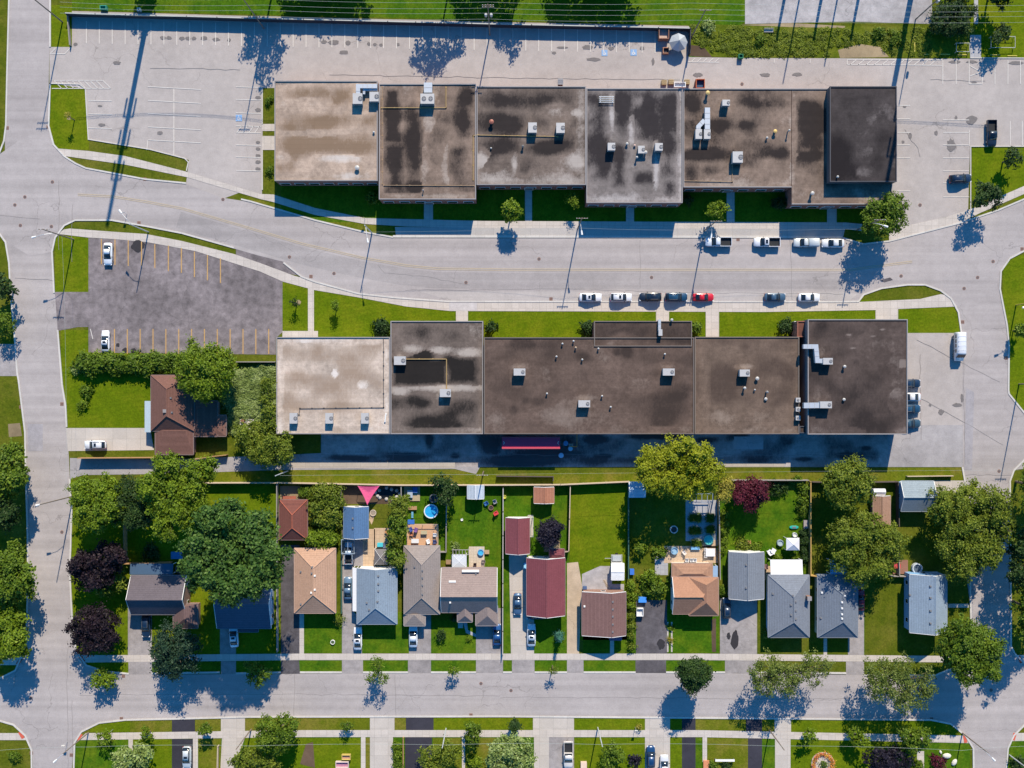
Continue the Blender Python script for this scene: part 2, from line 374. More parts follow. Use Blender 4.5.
struct('gravel_lot', [[(745, -60), (932, -60), (932, 24), (850, 21.5), (745, 24)]], .02, m_gravel)
struct('pavement', [rect(-60, 344, 18, 376)], .02, m_drive)
# pavements, walks and aprons
struct('sidewalk', [[(57, 148.5), (88.5, 151), (125, 156), (187.5, 172), (260, 194), (273.4, 194.5), (315, 208), (365, 218), (484, 221), (845, 222.5), (862, 224), (862, 231), (845, 229), (480, 228), (406, 226.5), (365, 224), (315, 215), (273, 202), (260, 199), (186, 177), (125, 164.6), (64, 156)]], .062, m_walk)
struct('sidewalk', [[(889, 229.5), (946, 217), (980, 206), (1001, 196), (1024, 186), (1120, 140), (1120, 147), (1024, 194), (1001, 204), (980, 213), (962, 222), (920, 233), (889, 241.5)]], .062, m_walk)
struct('pavement', [[(395, 227), (845, 229), (843, 237.2), (396, 236.8)]], .058, concrete('apron_concrete', (.44, .41, .385), (4, 4)))
struct('sidewalk', [[(58, 234), (64, 229.5), (70, 228.5), (112, 231.7), (146, 234), (182, 241), (234, 254), (260, 263), (295, 276), (303, 278), (315, 282.5), (359, 294), (396, 298), (448, 301.5), (842, 301.7), (858, 302), (920, 299), (941, 294), (949, 296), (957, 306.5), (876, 310), (764, 312), (450, 311), (406, 306.5), (359, 297.5), (314, 290), (282.5, 281.5), (260, 271.5), (195, 251), (146, 242), (112, 239), (88, 237.5)]], .062, m_walk)
struct('path', [rect(308, 288, 314, 331), rect(282.5, 331, 318, 337), rect(456, 310, 468, 322), rect(656, 311, 669, 322), rect(705.7, 311, 719, 337), rect(875.5, 308, 898, 320),
    rect(424, 200, 433, 222), rect(525, 183, 532, 222), rect(626, 204, 634, 222), rect(726.6, 186, 734.5, 222), rect(827, 203, 836.5, 223), rect(262, 124, 276, 131), rect(262, 136, 276, 150)], .058, m_walk)
struct('sidewalk', [[(75, 655), (128, 655), (300, 653.5), (700, 653.5), (968, 656), (968, 662.5), (700, 660), (300, 660), (128, 662), (80, 662.5)], [(-120, 657), (24, 657), (19, 665), (-120, 665)]], .062, m_walk)
struct('sidewalk', [[(86, 733), (300, 730), (700, 730), (965, 735.5), (969, 743), (700, 737), (300, 737), (78, 740)], [(-120, 733), (21, 733), (27, 740), (-120, 740)], [(1014, 733), (1120, 731), (1120, 739), (1011, 741)], [(1014, 655), (1120, 655), (1120, 664), (1022, 664)]], .062, m_walk)
struct('path', [rect(280, 462, 455, 468), rect(724, 463, 784, 467)], .04, concrete('strip_concrete', (.42, .37, .31), (3, 9)))
struct('path', [rect(299.5, 613, 304, 653.5), rect(610, 640, 614, 653.5), rect(823.5, 638, 827, 655), rect(948, 603.7, 968.5, 607.6), rect(128.5, 739, 133, 758), rect(193, 737, 198, 800), rect(361, 737, 365.5, 800), rect(702.5, 737, 707, 762), rect(917, 751, 924, 800), rect(462, 737, 465, 800), (rect(458, 621, 463, 628))], .046, m_walk)
struct('path', [rect(970, 35, 981, 58), rect(974, -60, 978, 24)], .03, m_paverg)
# driveways
def drive(m, *polys): struct('driveway', polys, .036, m)
drive(m_conc, [(66, 428), (150, 428), (154, 450), (68, 451)])
drive(m_drive, rect(128, 608, 152, 655), rect(128.5, 661, 152, 675), rect(220, 596, 236, 655), rect(221, 661, 236, 674.5))
drive(m_darkd, rect(281, 545, 299.5, 654), [(281, 659), (299, 659), (300, 674), (281, 674)])
drive(m_drive, [(342, 530), (353, 530), (354, 612), (362, 620), (362, 654), (342, 654)], rect(342, 659, 363, 674), rect(409, 610, 431, 654), rect(408, 659, 431, 674), rect(476, 608, 502.6, 654), rect(476, 659, 503, 674))
drive(m_conc, [(509, 556), (512, 552), (527, 550), (527, 612), (534, 618), (534, 654), (511, 654)])
drive(m_drive, rect(512, 659, 534.5, 674), rect(567, 659, 583.5, 674), rect(720, 598, 757, 654), rect(725, 659, 757, 674), rect(848, 580, 864, 656), rect(846, 661, 864, 677))
drive(m_sandg, [(567, 563), (578, 562), (582, 585), (579, 654), (567, 654)])
drive(m_gravel, [(582, 574), (600, 566), (612, 566), (612, 584), (624, 584), (624, 592), (582, 592)])
drive(m_darkd, rect(636, 600, 667, 654), rect(635.5, 659, 666, 674))
drive(m_conc, rect(931, 480.5, 966, 493))
drive(m_black, rect(172, 717, 195, 733), rect(172, 739, 194, 800), rect(406, 715, 433.5, 731), rect(405, 736, 432, 800), rect(682, 716, 695.5, 731), rect(682, 736, 695.5, 800), rect(746, 717, 762, 732), rect(748, 737, 762, 800))
drive(m_conc, rect(221, 717, 245, 732), [(222, 738), (245, 738), (238, 756), (230, 800), (219, 800)], rect(370, 715, 394.5, 731), rect(370, 736, 393, 800), rect(533, 715, 574, 731), rect(534, 736, 549, 800), rect(645, 716, 670, 731), rect(645, 736, 670, 800), rect(774.5, 717, 791, 732), rect(775, 737, 790.5, 800))
drive(m_drive, rect(549, 736, 574, 800))
# kerbs
def kerb(pts, side=1, w=.34):
    bb = MB(); bb.strip([g2(*p) for p in pts], 0, w * side, 0, .15); tag(bb.build('kerb', m_kerb), kind='structure')
kerb([(10, -60), (10, 0), (8, 78), (7, 125), (5, 141), (0, 154), (-120, 154)], -1)
kerb([(49.5, -60), (49.5, 47)], 1); kerb([(49.5, 83), (48, 126), (53, 145), (64, 157), (75, 164), (86, 169), (145, 180), (186, 184)], 1)
kerb([(241, 200), (250, 202), (315, 221), (365, 233), (393, 238)], 1); kerb([(393, 237.6), (842, 238.2)], 1, .5)
kerb([(842, 238.5), (863, 245), (889, 242), (920, 234), (959, 224), (998, 211), (1024, 200), (1120, 160)], 1)
kerb([(-120, 233), (0, 233), (6.5, 242), (10, 263), (12, 299), (15.6, 336), (18, 372), (19.5, 380), (26, 432), (27, 484), (28.6, 536), (29, 580), (27, 646), (16, 671), (0, 679), (-120, 679)], -1)
kerb([(57, 330), (61.5, 385), (65, 406), (66, 427)], 1); kerb([(69, 479), (71, 510), (70, 549), (69, 568), (71.6, 620), (75.5, 651), (86, 666), (105, 672), (129, 674.5)], 1)
kerb([(55, 293), (53, 252), (56, 238), (65, 226), (75.5, 221), (112, 221), (146, 227), (182, 234), (234, 248.6)], 1)
kerb([(284, 262), (302, 276), (315, 281), (359, 293), (396, 297), (448, 300.7), (842, 301), (858, 300.7), (863, 294), (881, 287.6), (907, 284), (925, 284), (941, 290), (951.5, 298), (959, 312), (962, 333)], -1)
kerb([(1120, 205), (1024, 250), (1009, 258), (1000, 271), (999, 289), (1002, 304.6), (1006, 325), (1008, 346), (1007.5, 390), (1008, 394), (1024, 414), (1120, 414)], 1)
kerb([(1120, 458), (1024, 459), (1013, 470), (1009, 481), (1010, 620), (1010, 646), (1014, 654), (1024, 664), (1120, 664)], 1)
kerb([(963, 467), (966, 484), (968, 540), (970.5, 576), (971.5, 617), (971, 640), (967, 655), (955, 668), (935, 676), (864, 676)], -1)
for a, c in ((152, 220), (236, 281), (300, 342), (363, 408), (431, 476), (503, 512), (534.5, 567), (583.5, 635.5), (666, 725), (757, 846)): kerb([(a, 674.2 if a < 250 else 673.2), (c, 674 if c > 800 else 673.2)], 1, .4)
kerb([(-120, 720), (0, 720), (14, 724), (26, 735), (32.5, 750), (33, 800)], -1)
kerb([(72, 800), (74, 742), (81, 731), (99, 722), (125, 719), (172, 718), (250, 716), (500, 715.5), (700, 717), (931, 719), (951, 723), (966, 735), (974, 748), (974.5, 800)], -1)
kerb([(1120, 724), (1024, 724), (1013, 735), (1007, 748), (1003, 800)], 1)
kerb([(49.5, 83), (80, 84), (86, 89), (89, 139), (150, 149), (185, 158), (189, 162), (187, 171)], -1, .2)
kerb([(970, 58.5), (1120, 59)], 1, .2); kerb([(970, 212), (970, 146), (1120, 146)], -1, .2); kerb([(262, 88), (262, 124)], 1, .2); kerb([(262, 150), (262, 190)], 1, .2)
# lawns of their own colour
struct('lawn', [rect(503, 487, 569, 655)], .006, m_lawn)
struct('lawn', [rect(570, 485, 627, 640)], .008, m_lawn2)
struct('lawn', [rect(447.5, 487, 503, 612), rect(403, 487, 447, 560), rect(304, 612, 342, 653), rect(362, 612, 409, 653), rect(431, 620, 476, 653)], .009, m_lawn)
struct('lawn', [rect(719, 490, 808, 580), rect(666, 605, 719, 653), rect(864, 560, 905, 655), rect(583, 630, 636, 653), rect(534, 612, 567, 653)], .008, m_lawn)
struct('lawn', [[(240, 196), (262, 201), (315, 214), (393, 228), (393, 236), (365, 232), (315, 220), (250, 201)]], .004, m_verge)
struct('lawn', [rect(281, 186, 870, 222)], .006, m_lawn)
struct('lawn', [rect(314, 290, 390, 340), rect(390, 300, 880, 340), rect(896, 306, 962, 334), rect(282, 280, 308, 332)], .006, m_lawn2)
struct('lawn', [rect(61, 330, 160, 428), rect(55, 236, 88.5, 292), rect(50, 5, 72, 47), rect(49.5, 84, 89, 150), rect(60, 480, 280, 655)], .005, m_lawn2)
struct('verge', [[(140, 475), (280, 470), (455, 470), (480, 474), (964, 467.5), (966, 482), (620, 483), (140, 486)]], .010, m_verge)
struct('verge', [[(a, 660), (c, 660), (c, 674), (a, 674)] for a, c in ((152, 221), (236, 281), (299, 342), (363, 408), (431, 476), (503, 512), (534.5, 567), (583.5, 635.5), (666, 725))], .010, m_lawn)
struct('verge', [rect(195, 717, 221, 731), rect(245, 717, 370, 731), rect(394, 716, 406, 731), rect(695.5, 717, 746, 732), rect(762, 717, 774.5, 733)], .010, m_verge)
struct('verge', [rect(90, 718, 130, 732), rect(433.5, 716, 533, 731), rect(574, 716, 645, 731), rect(670, 717, 682, 732), rect(791, 718, 971, 735), rect(88, 660, 129, 675)], .010, m_lawn2)
struct('verge', [rect(130, 718, 172, 732)], .010, m_verge)
struct('lawn', [rect(198, 738, 221, 800), rect(433, 738, 500, 800), rect(707, 738, 748, 800), rect(365.5, 738, 370, 800)], .0075, m_verge)
struct('lawn', [rect(133, 738, 172, 800), rect(245, 738, 361, 800), rect(574, 738, 645, 800), rect(670, 738, 682, 800), rect(791, 740, 917, 800)], .0075, m_lawn2)
struct('lawn', [rect(864.5, 578, 904.5, 655), rect(948, 575, 970, 655)], .0095, m_ground)
struct('lawn', [rect(74, 737, 970, 860), rect(1005, 735, 1120, 860)], .006, m_lawn)
struct('lawn', [[(72, -60), (745, -60), (745, 22), (690, 60), (689, 25), (72, 10)]], .005, m_lawn)
struct('lawn', [[(690, 24), (745, 25), (932, 27), (975, 30), (975, 57), (745, 57), (690, 56)]], .008, m_rough)
struct('lawn', [rect(940, -60, 1120, 58), rect(972, 147, 1120, 200), rect(1003, 255, 1120, 412)], .006, m_lawn2)
struct('bare_soil', [[(838, 50), (860, 44), (880, 47), (889, 57), (840, 58)], [(740, 25), (790, 23), (845, 26), (845, 28), (790, 27)], [(8, 424), (20, 423), (22, 436), (9, 437)]], .016, m_dirt)
struct('bare_soil', [[(690, 45), (703, 46), (712, 57), (744, 59), (690, 56)], [(306, 744), (313, 742), (315, 768), (300, 764)], [(711, 620), (716, 618), (716, 652), (712, 652)]], .016, m_mulch)
# stains, wet patches and oil on the pavement
def blob(cx, cy, rx, ry, seed, n=18):
    q = random.Random(seed); a0 = q.random() * 6
    return [(cx + rx * (.72 + .4 * q.random()) * math.cos(2 * math.pi * k / n), cy + ry * (.72 + .4 * q.random()) * math.sin(2 * math.pi * k / n)) for k in range(n)]
m_wet = plain((.05, .048, .05), .55, 0, .3); m_oil = plain((.16, .145, .14), .8, 0, .35)
wet = [(545, 453, 42, 8), (596, 440, 16, 5), (604, 456, 12, 3), (520, 458, 18, 6), (495, 452, 6, 3), (497, 463, 4, 2), (350, 458, 26, 3.5), (408, 457, 20, 5), (429, 441, 5, 8), (455, 456, 5, 3), (655, 436, 35, 4), (706, 440, 14, 4), (740, 437, 10, 5), (804, 459, 12, 2.5), (849, 456, 12, 4), (866, 448, 5, 2), (105, 463, 24, 1.6), (135, 464, 10, 1.6)]
oil = [(163, 38, 3, 2), (169, 38, 3, 2), (182, 38.5, 3, 2), (188, 38.5, 3, 2), (194, 38.5, 2.5, 2), (204, 38.5, 3.5, 2.2), (216, 39.5, 4, 2), (229, 40, 2, 2), (75.5, 44.5, 2.2, 1.7), (117, 63, 4, 2), (102, 125, 4, 1.6), (160, 133, 3.2, 2), (100, 106, 2.5, 1),
       (324, 42, 3, 2), (334, 42.5, 6, 2.5), (344, 52.5, 5, 2), (348, 43, 3, 2.5), (369, 44, 2, 2), (375, 44.5, 2, 1.6), (381, 45, 2, 1.6), (398, 44.5, 2, 1.6), (258, 97.5, 3, 1.8), (258, 110, 3, 2), (258, 142.5, 2.5, 1.6), (258, 149, 2.5, 1.8), (258, 156, 3, 2.2), (258, 162, 3, 2), (258, 169, 3, 2),
       (588, 47.5, 6, 2.5), (562, 47.5, 6, 1.2), (554, 53, 2.2, 1.5), (611, 48.5, 3, 2), (605, 54, 2.5, 1.8), (593, 59.5, 8, 1.8), (642, 48.5, 2.5, 2), (653, 62, 1.6, 4), (698, 75, 5, 2.2), (765, 75, 5.5, 2), (971, 120, 6.5, 4.5), (951, 145, 5, 6.5), (797.5, 74.5, 5.5, 1.8), (955, 62, 7, 1.6), (972, 62, 6, 1.6), (1016, 63, 8, 1.8), (974, 82.5, 3, 1), (904.5, 106.5, 2, 1.5), (910, 136, 2, 3), (936, 133, 2, 2.5), (903, 142, 1.6, 1.6), (956, 118, 1.5, 2.5),
       (941, 412, 3, 3), (957, 405, 5, 2), (962, 398, 1.6, 5), (930, 405, 1.5, 1.5)]
struct('oil_stain', [blob(*w, 100 + k) for k, w in enumerate(oil)], .068, m_oil)
struct('oil_stain', [blob(138, 246, 7, 6, 3), blob(118, 345, 2, 2, 4), blob(125, 350, 3, 2.5, 5), blob(133.5, 350.5, 3, 2.5, 6), blob(735, 640, 4.5, 11, 7), blob(728.5, 636, 2, 4, 8), blob(661, 644, 4, 6, 9)], .068, plain((.03, .027, .03), .7, 0, .3))
for k, pts in enumerate([[(378, 266), (385, 273), (420, 276), (470, 285)], [(405, 290), (450, 290), (560, 289), (700, 293), (843, 294)], [(72, 205), (72, 262)], [(59, 180), (59, 250)], [(640, 288), (640, 240)], [(790, 240), (792, 300)], [(920, 355), (921, 440)], [(963, 340), (965, 465)], [(500, 697), (600, 697), (760, 699), (900, 698)], [(80, 695), (300, 694), (500, 696)], [(917, 340), (985, 375), (1000, 382)], [(920, 398), (960, 420), (1003, 445)], [(295, 674), (294, 716)], [(395, 674), (396, 716)], [(965, 475), (1012, 475)], [(15, 278), (54, 281)], [(0, 215), (40, 219)], [(330, 75), (520, 78), (680, 80)], [(150, 68), (240, 70)], [(905, 130), (912, 140), (918, 148), (920, 157)], [(930, 80), (985, 81)], [(72, 700), (73, 768)], [(67, 640), (68, 768)], [(320, 455), (880, 455)], [(394, 434), (393, 460)]]):
    q = random.Random(k); pp = []
    for a, c in zip(pts, pts[1:]):
        nn = max(2, int(math.dist(a, c) / 7))
        pp += [(a[0] + (c[0] - a[0]) * t / nn + q.gauss(0, .35), a[1] + (c[1] - a[1]) * t / nn + q.gauss(0, .35)) for t in range(nn)]
    pp.append(pts[-1]); bb = MB(); bb.strip([g2(*p) for p in pp], -.035, .035, .050, .0665)
    tag(bb.build('pavement_crack', plain((.21, .195, .19), .9)), kind='structure')
# painted lines
m_white = plain((.60, .565, .52), .8, 0, .25); m_yel = plain((.47, .28, .10), .7, 0, .3); m_wornw = plain((.58, .55, .51), .7, 0, .2); m_worny = plain((.45, .365, .25), .7, 0, .25)
def lines(name, segs, w, m, z=.080):
    bb = MB()
    for p in segs:
        if len(p) == 4: p = [(p[0], p[1]), (p[2], p[3])]
        q = [g2(*c) for c in p]; bb.strip(q, -w / 2, w / 2, z - .004, z)
    tag(bb.build(name, m), kind='structure')
sg = [(86.5 + 12.92 * i, 20 + .012 * (86.5 + 12.92 * i), 86.5 + 12.92 * i, 42 + .017 * (86.5 + 12.92 * i)) for i in range(45)]
sg += [(88.5, y, 112, y + .6) for y in (100.5, 114, 128)] + [(148, y, 201, y + 3) for y in (86.7, 100.5, 113.5, 127, 140)] + [(174, 88, 174, 155), (148, 140, 147, 150)]
sg += [(236, y, 261, y + .6) for y in (87, 99.5, 113, 126, 132.5, 145, 157, 170.5)] + [(236 + 6 * k, 126, 231 + 6 * k, 132.5) for k in range(1, 5)]
sg += [(52, 88.5, 111, 88.5), (54, 80.5, 103, 80.5), (103, 80.5, 111, 88.5)] + [(54 + 6 * k, 80.5, 62 + 6 * k, 88.5) for k in range(8)] + [(50, 53.5, 65, 54), (65, 54, 71, 47.5), (51, 53, 56, 48)]
sg += [(764 + x / 3.84, 60.5, 764 + x / 3.84, 84) for x in (686, 737, 787, 837, 886, 936, 984)] + [(897, y, 910, y) for y in (105.5, 119, 132.5, 145, 158, 191)] + [(943, y, 969, y) for y in (120, 132.5, 145, 158, 171, 183, 197)]
sg += [(969, 130, 969, 146), (1010, 121, 1010, 145), (1022, 121, 1022, 145), (847, 59.5, 942, 60), (847, 64.5, 942, 65.5), (847, 59.5, 847, 64.5), (969, 84, 982, 84)] + [(850 + 8 * k, 65, 856 + 8 * k, 60) for k in range(11)]
sg += [(688, 62, 719, 62.5)] + [(691 + 6 * k, 62, 695 + 6 * k, 58.5) for k in range(5)] + [(774, 59, 774, 63), (810, 59, 810, 63), (970, 66, 981, 72), (970, 76, 981, 72), (90.5, 329, 93, 339)]
lines('parking_lines', sg, .14, m_white)
tx = [390, 442, 493, 544, 595, 647, 697, 747, 797, 847]; ty = [188, 190, 193, 198, 208, 213, 223, 237, 250, 262]; by = [285, 288, 292, 290, 300, 312, 318, 335, 347, 358]
sy = [(x / 3.84, 190 + a / 3.84, x / 3.84, 190 + c / 3.84) for x, a, c in zip(tx, ty, by)] + [(114.6 + 12.85 * k, 329, 114.6 + 12.85 * k, 354) for k in range(13)]
lines('parking_lines', sy, .20, m_yel)
cl = [(78, 194), (112, 195.7), (146, 201), (182, 207.7), (255, 229), (302, 243), (362, 257), (406, 264.7), (437.5, 268), (510, 269), (850, 269.2), (873, 266), (912, 261)]
lines('centre_line', [cl], .16, m_worny); lines('centre_line', [[(x, y + 1.6) for x, y in cl]], .14, m_worny)
# blue accessible parking symbols
def access_mark(x, y, s):
    bb = MB(); bb.sheet([g2(x - s, y - s), g2(x + s, y - s), g2(x + s, y + s), g2(x - s, y + s)], .076)
    tag(bb.build('parking_symbol', plain((.22, .36, .56), .8)), kind='structure')
    c = at(x, y); bb = MB(); k = s * S * .8; w = .12 * k
    ring = [(c.x - .1 * k + .48 * k * math.cos(t), c.y - .3 * k + .48 * k * math.sin(t)) for t in [R(a) for a in range(-230, 41, 15)]]
    bb.strip(ring, -w, w, .077, .081); bb.strip([(c.x - .1 * k, c.y + .5 * k), (c.x - .1 * k, c.y - .1 * k), (c.x + .4 * k, c.y - .1 * k), (c.x + .6 * k, c.y - .65 * k)], -w, w, .082, .086)
    bb.disc((c.x - .1 * k, c.y + .78 * k), .17 * k, .0845, 10)
    tag(bb.build('parking_symbol_mark', m_white), kind='structure')
access_mark(239, 118, 3.2); access_mark(633.6, 52.5, 3.2); access_mark(604.5, 53, 3.0)
# ================================================================ COMMERCIAL BUILDINGS
m_par = plain((.27, .25, .245), .7, .1); m_pard = plain((.07, .07, .08), .6, .2); m_glass = glassm(); m_wframe = plain((.75, .73, .68), .6)
red_brick = brick((.26, .075, .045)); brown_brick = brick((.20, .085, .05)); grey_block = siding((.38, .37, .36))
RB = {}
def stain_val(sts, X, Y):
    out = np.zeros_like(X)
    for st in sts:
        k, a, b_, c, d, v = st[:6]
        if k == 'e': f = np.clip(1.25 - .75 * np.sqrt(((X - a) / c) ** 2 + ((Y - b_) / d) ** 2), 0, 1)
        else:
            s = st[6] if len(st) > 6 else 3
            f = np.clip(np.minimum(np.minimum(X - a, c - X), np.minimum(Y - b_, d - Y)) / (s * 3) + .35, 0, 1)
        out = np.where(f * abs(v) > np.abs(out), f * v, out)
    q = np.random.default_rng(int(abs(X.sum())) % 9999 + X.size); m = np.zeros_like(X); ax, bx, ay, by_ = X.min(), X.max(), Y.min(), Y.max()
    for _ in range(int(10 + (bx - ax) * (by_ - ay) / 160)):
        rr = q.uniform(3, 13); rx = rr * q.uniform(.8, 2.2); m += q.choice([-1, 1], p=[.34, .66]) * q.uniform(.12, .42) * np.exp(-(((X - q.uniform(ax, bx)) / rx) ** 2 + ((Y - q.uniform(ay, by_)) / rr) ** 2))
    return out + np.clip(m, -.38, .6) * (1 - .6 * np.abs(np.clip(out, -1, 1)))
def flat_building(name, label, rects, h, wallm, roofm, stains=(), skip=('', ''), par=None, win=(), doors=(), door_side='s', group=None, parw=.2):
    """rects: roof outlines in image pixels seen at height h. win: list of (rect index, side, n)"""
    x0 = min(r[0] for r in rects); x1 = max(r[2] for r in rects); y0 = min(r[1] for r in rects); y1 = max(r[3] for r in rects)
    c = at((x0 + x1) / 2, (y0 + y1) / 2, h); c.z = 0
    root = thing(name, c, label, 'building', group)
    def L(x, y): p = at(x, y, h) - c; return p.x, p.y
    wb = MB(); pb = MB(); V = []; F = []; A = []
    for i, r in enumerate(rects):
        (ax, ay), (bx, by_) = L(r[0], r[3]), L(r[2], r[1])
        e = .004 * i
        wb.box(ax + .05 + e, bx - .05 - e, ay + .05 + e, by_ - .05 - e, 0, h - .05)
        t = .22; w = parw; e = .003 * i
        pb.box(ax, bx, by_ - w, by_, h - .35, h + t + e); pb.box(ax, bx, ay, ay + w, h - .35, h + t + e); no = skip[i] if i < 2 else ''
        if 'w' not in no: pb.box(ax, ax + w, ay + w, by_ - w, h - .35, h + t + e)
        if 'e' not in no: pb.box(bx - w, bx, ay + w, by_ - w, h - .35, h + t + e)
        nx = max(2, int((bx - ax) / .35)); ny = max(2, int((by_ - ay) / .35))
        X, Y = np.meshgrid(np.linspace(ax + .05, bx - .05, nx), np.linspace(ay + .05, by_ - .05, ny))
        PX = 512 + (X + c.x) / (S * (H - h) / H); PY = 384 - (Y + c.y) / (S * (H - h) / H)
        A.append(stain_val(stains, PX, PY).ravel()); base = sum(len(q) for q in V)
        V.append(np.stack([X.ravel(), Y.ravel(), np.full(X.size, h + e)], 1))
        I = base + np.arange(nx * ny).reshape(ny, nx)
        F.append(np.stack([I[:-1, :-1], I[:-1, 1:], I[1:, 1:], I[1:, :-1]], -1).reshape(-1, 4))
    wb.build('wall', wallm, root); pb.build('parapet', par or m_par, root)
    V = np.concatenate(V); F = np.concatenate(F); A = np.concatenate(A)
    me = bpy.data.meshes.new('roof'); me.from_pydata(V.tolist(), [], F.tolist()); me.materials.append(roofm)
    at_ = me.attributes.new('stain', 'FLOAT', 'POINT'); at_.data.foreach_set('value', A.astype(np.float32))
    o = bpy.data.objects.new('roof', me); C.objects.link(o); o.parent = root
    def opening(nm, i, side, f, w, z0, z1, dep=.06):
        r = rects[i]; (ax, ay), (bx, by_) = L(r[0], r[3]), L(r[2], r[1])
        q = MB(); g = MB()
        if side in 'ns':
            yy = by_ if side == 'n' else ay; sg_ = 1 if side == 'n' else -1; xx = ax + (bx - ax) * f
            ya, yb = sorted((yy - .08 * sg_, yy + dep * sg_)); q.box(xx - w / 2, xx + w / 2, ya, yb, z0, z1)
            ya, yb = sorted((yy, yy + (dep + .012) * sg_)); g.box(xx - w / 2 + .1, xx + w / 2 - .1, ya, yb, z0 + .1, z1 - .1)
        else:
            xx = bx if side == 'e' else ax; sg_ = 1 if side == 'e' else -1; yy = ay + (by_ - ay) * f
            xa, xb = sorted((xx - .08 * sg_, xx + dep * sg_)); q.box(xa, xb, yy - w / 2, yy + w / 2, z0, z1)
            xa, xb = sorted((xx, xx + (dep + .012) * sg_)); g.box(xa, xb, yy - w / 2 + .1, yy + w / 2 - .1, z0 + .1, z1 - .1)
        fo = q.build(nm, m_wframe, root); g.build('pane' if nm == 'window' else 'panel', m_glass if nm == 'window' else plain((.16, .15, .15), .6), fo)
    for (i, side, n) in win:
        for k in range(n): opening('window', i, side, (k + .5) / n, 2.2, 1.4, 2.9)
    for (i, side, f) in doors: opening('door', i, side, f, 1.9, .02, 2.3, .09)
    return root
tanroof = roofing('tan_membrane', (.40, .305, .238), (.20, .135, .088), (.52, .465, .42))
darkroof = roofing('dark_membrane', (.215, .158, .124), (.020, .016, .016), (.38, .32, .275))
greyroof = roofing('grey_membrane', (.170, .132, .110), (.022, .018, .018), (.38, .335, .30))
blackroof = roofing('black_membrane', (.055, .046, .045), (.016, .013, .014), (.15, .13, .125))
paleroof = roofing('pale_membrane', (.50, .41, .34), (.29, .215, .16), (.66, .60, .55))
brownroof = roofing('brown_membrane', (.118, .082, .066), (.040, .029, .025), (.205, .160, .135))
tan2roof = roofing('brown_tan_membrane', (.148, .105, .080), (.066, .046, .037), (.25, .195, .158))
HU = 5.2
flat_building('commercial_building', 'tan flat-roofed unit with white ducting on its corner, ending the upper row', [(274.7, 81, 377.8, 181)], HU, red_brick, tanroof,
    [('e', 330, 120, 40, 7, .75), ('e', 300, 122, 18, 9, .5), ('e', 350, 146, 32, 9, .8), ('e', 300, 146, 18, 8, .6), ('r', 334, 86, 354, 103, .7), ('r', 358, 114, 377, 128, .7), ('e', 300, 92, 20, 5, .5), ('e', 338, 158, 20, 4, -.8), ('e', 281, 158, 7, 5, -.6), ('r', 275, 172, 378, 181, -.45), ('e', 310, 103, 20, 5, -.4), ('e', 315, 133, 30, 4, -.4)], win=[(0, 's', 7)], doors=[(0, 'w', .4)])
flat_building('commercial_building', 'brown-roofed upper-row unit with long black tar streaks and a yellow gas pipe', [(379, 84, 476, 199.5)], HU, red_brick, darkroof,
    [('r', 385, 88, 400, 141, 1.1, 3), ('r', 386, 145, 404, 192, 1.0, 4), ('e', 414, 140, 8, 36, .95), ('e', 413, 186, 9, 6, .9), ('e', 466, 97, 6, 8, .9), ('e', 462, 118, 7, 18, .75), ('e', 438, 140, 10, 20, .5), ('e', 455, 165, 10, 20, .45), ('e', 429, 124, 6, 8, -.7), ('e', 424, 165, 4, 30, -.45), ('e', 446, 165, 4, 30, -.4), ('r', 379, 193, 476, 199, -.7, 2), ('e', 436, 95, 8, 12, -.4), ('r', 379, 84, 384, 199, -.5, 3)], win=[(0, 's', 6)], doors=[(0, 's', .5)])
flat_building('commercial_building', 'mottled grey-brown flat roof with two square units side by side, third in the upper row', [(476.6, 86.5, 586, 185)], HU, red_brick, greyroof,
    [('e', 506, 101, 20, 7, .9), ('e', 545, 101, 18, 6, .7), ('e', 505, 122, 16, 9, .85), ('e', 541, 122, 8, 7, .6), ('e', 549, 147, 19, 7, 1.1), ('e', 505, 147, 14, 7, .7), ('e', 490, 162, 12, 8, .6), ('e', 575, 110, 8, 30, .3), ('e', 480, 158, 9, 8, -1), ('r', 476, 176, 586, 185, -.9, 5), ('r', 577, 86, 586, 185, -.8, 6), ('e', 515, 164, 3, 10, -.8), ('e', 578, 113, 6, 4, -.9), ('e', 577, 162, 8, 8, -.9)], win=[(0, 's', 7)], doors=[(0, 's', .48)])
flat_building('commercial_building', 'pale grey streaked flat roof with white ladder rack, projecting mid unit of the upper row', [(586.3, 88.5, 682.5, 203)], HU, red_brick, roofing('pale_grey_membrane', (.21, .182, .170), (.024, .020, .022), (.42, .385, .37)),
    [('r', 590, 92, 610, 182, .62, 5), ('e', 622, 112, 8, 22, .8), ('r', 636, 92, 658, 140, .8, 6), ('e', 648, 108, 6, 14, 1.2), ('e', 648, 128, 4, 10, 1.0), ('r', 612, 142, 627, 188, 1.1, 5), ('e', 605, 160, 7, 14, .9), ('r', 632, 170, 656, 186, .75, 3), ('r', 660, 92, 676, 178, .65, 4), ('e', 670, 190, 6, 9, .7), ('e', 612, 112, 3, 20, -.7), ('e', 656, 170, 3, 25, -.8), ('r', 586, 195, 683, 203, -.7, 4), ('r', 678, 88, 683, 203, -.9, 2), ('e', 631, 130, 3, 14, -.7)], win=[(0, 's', 6)], doors=[(0, 's', .5)])
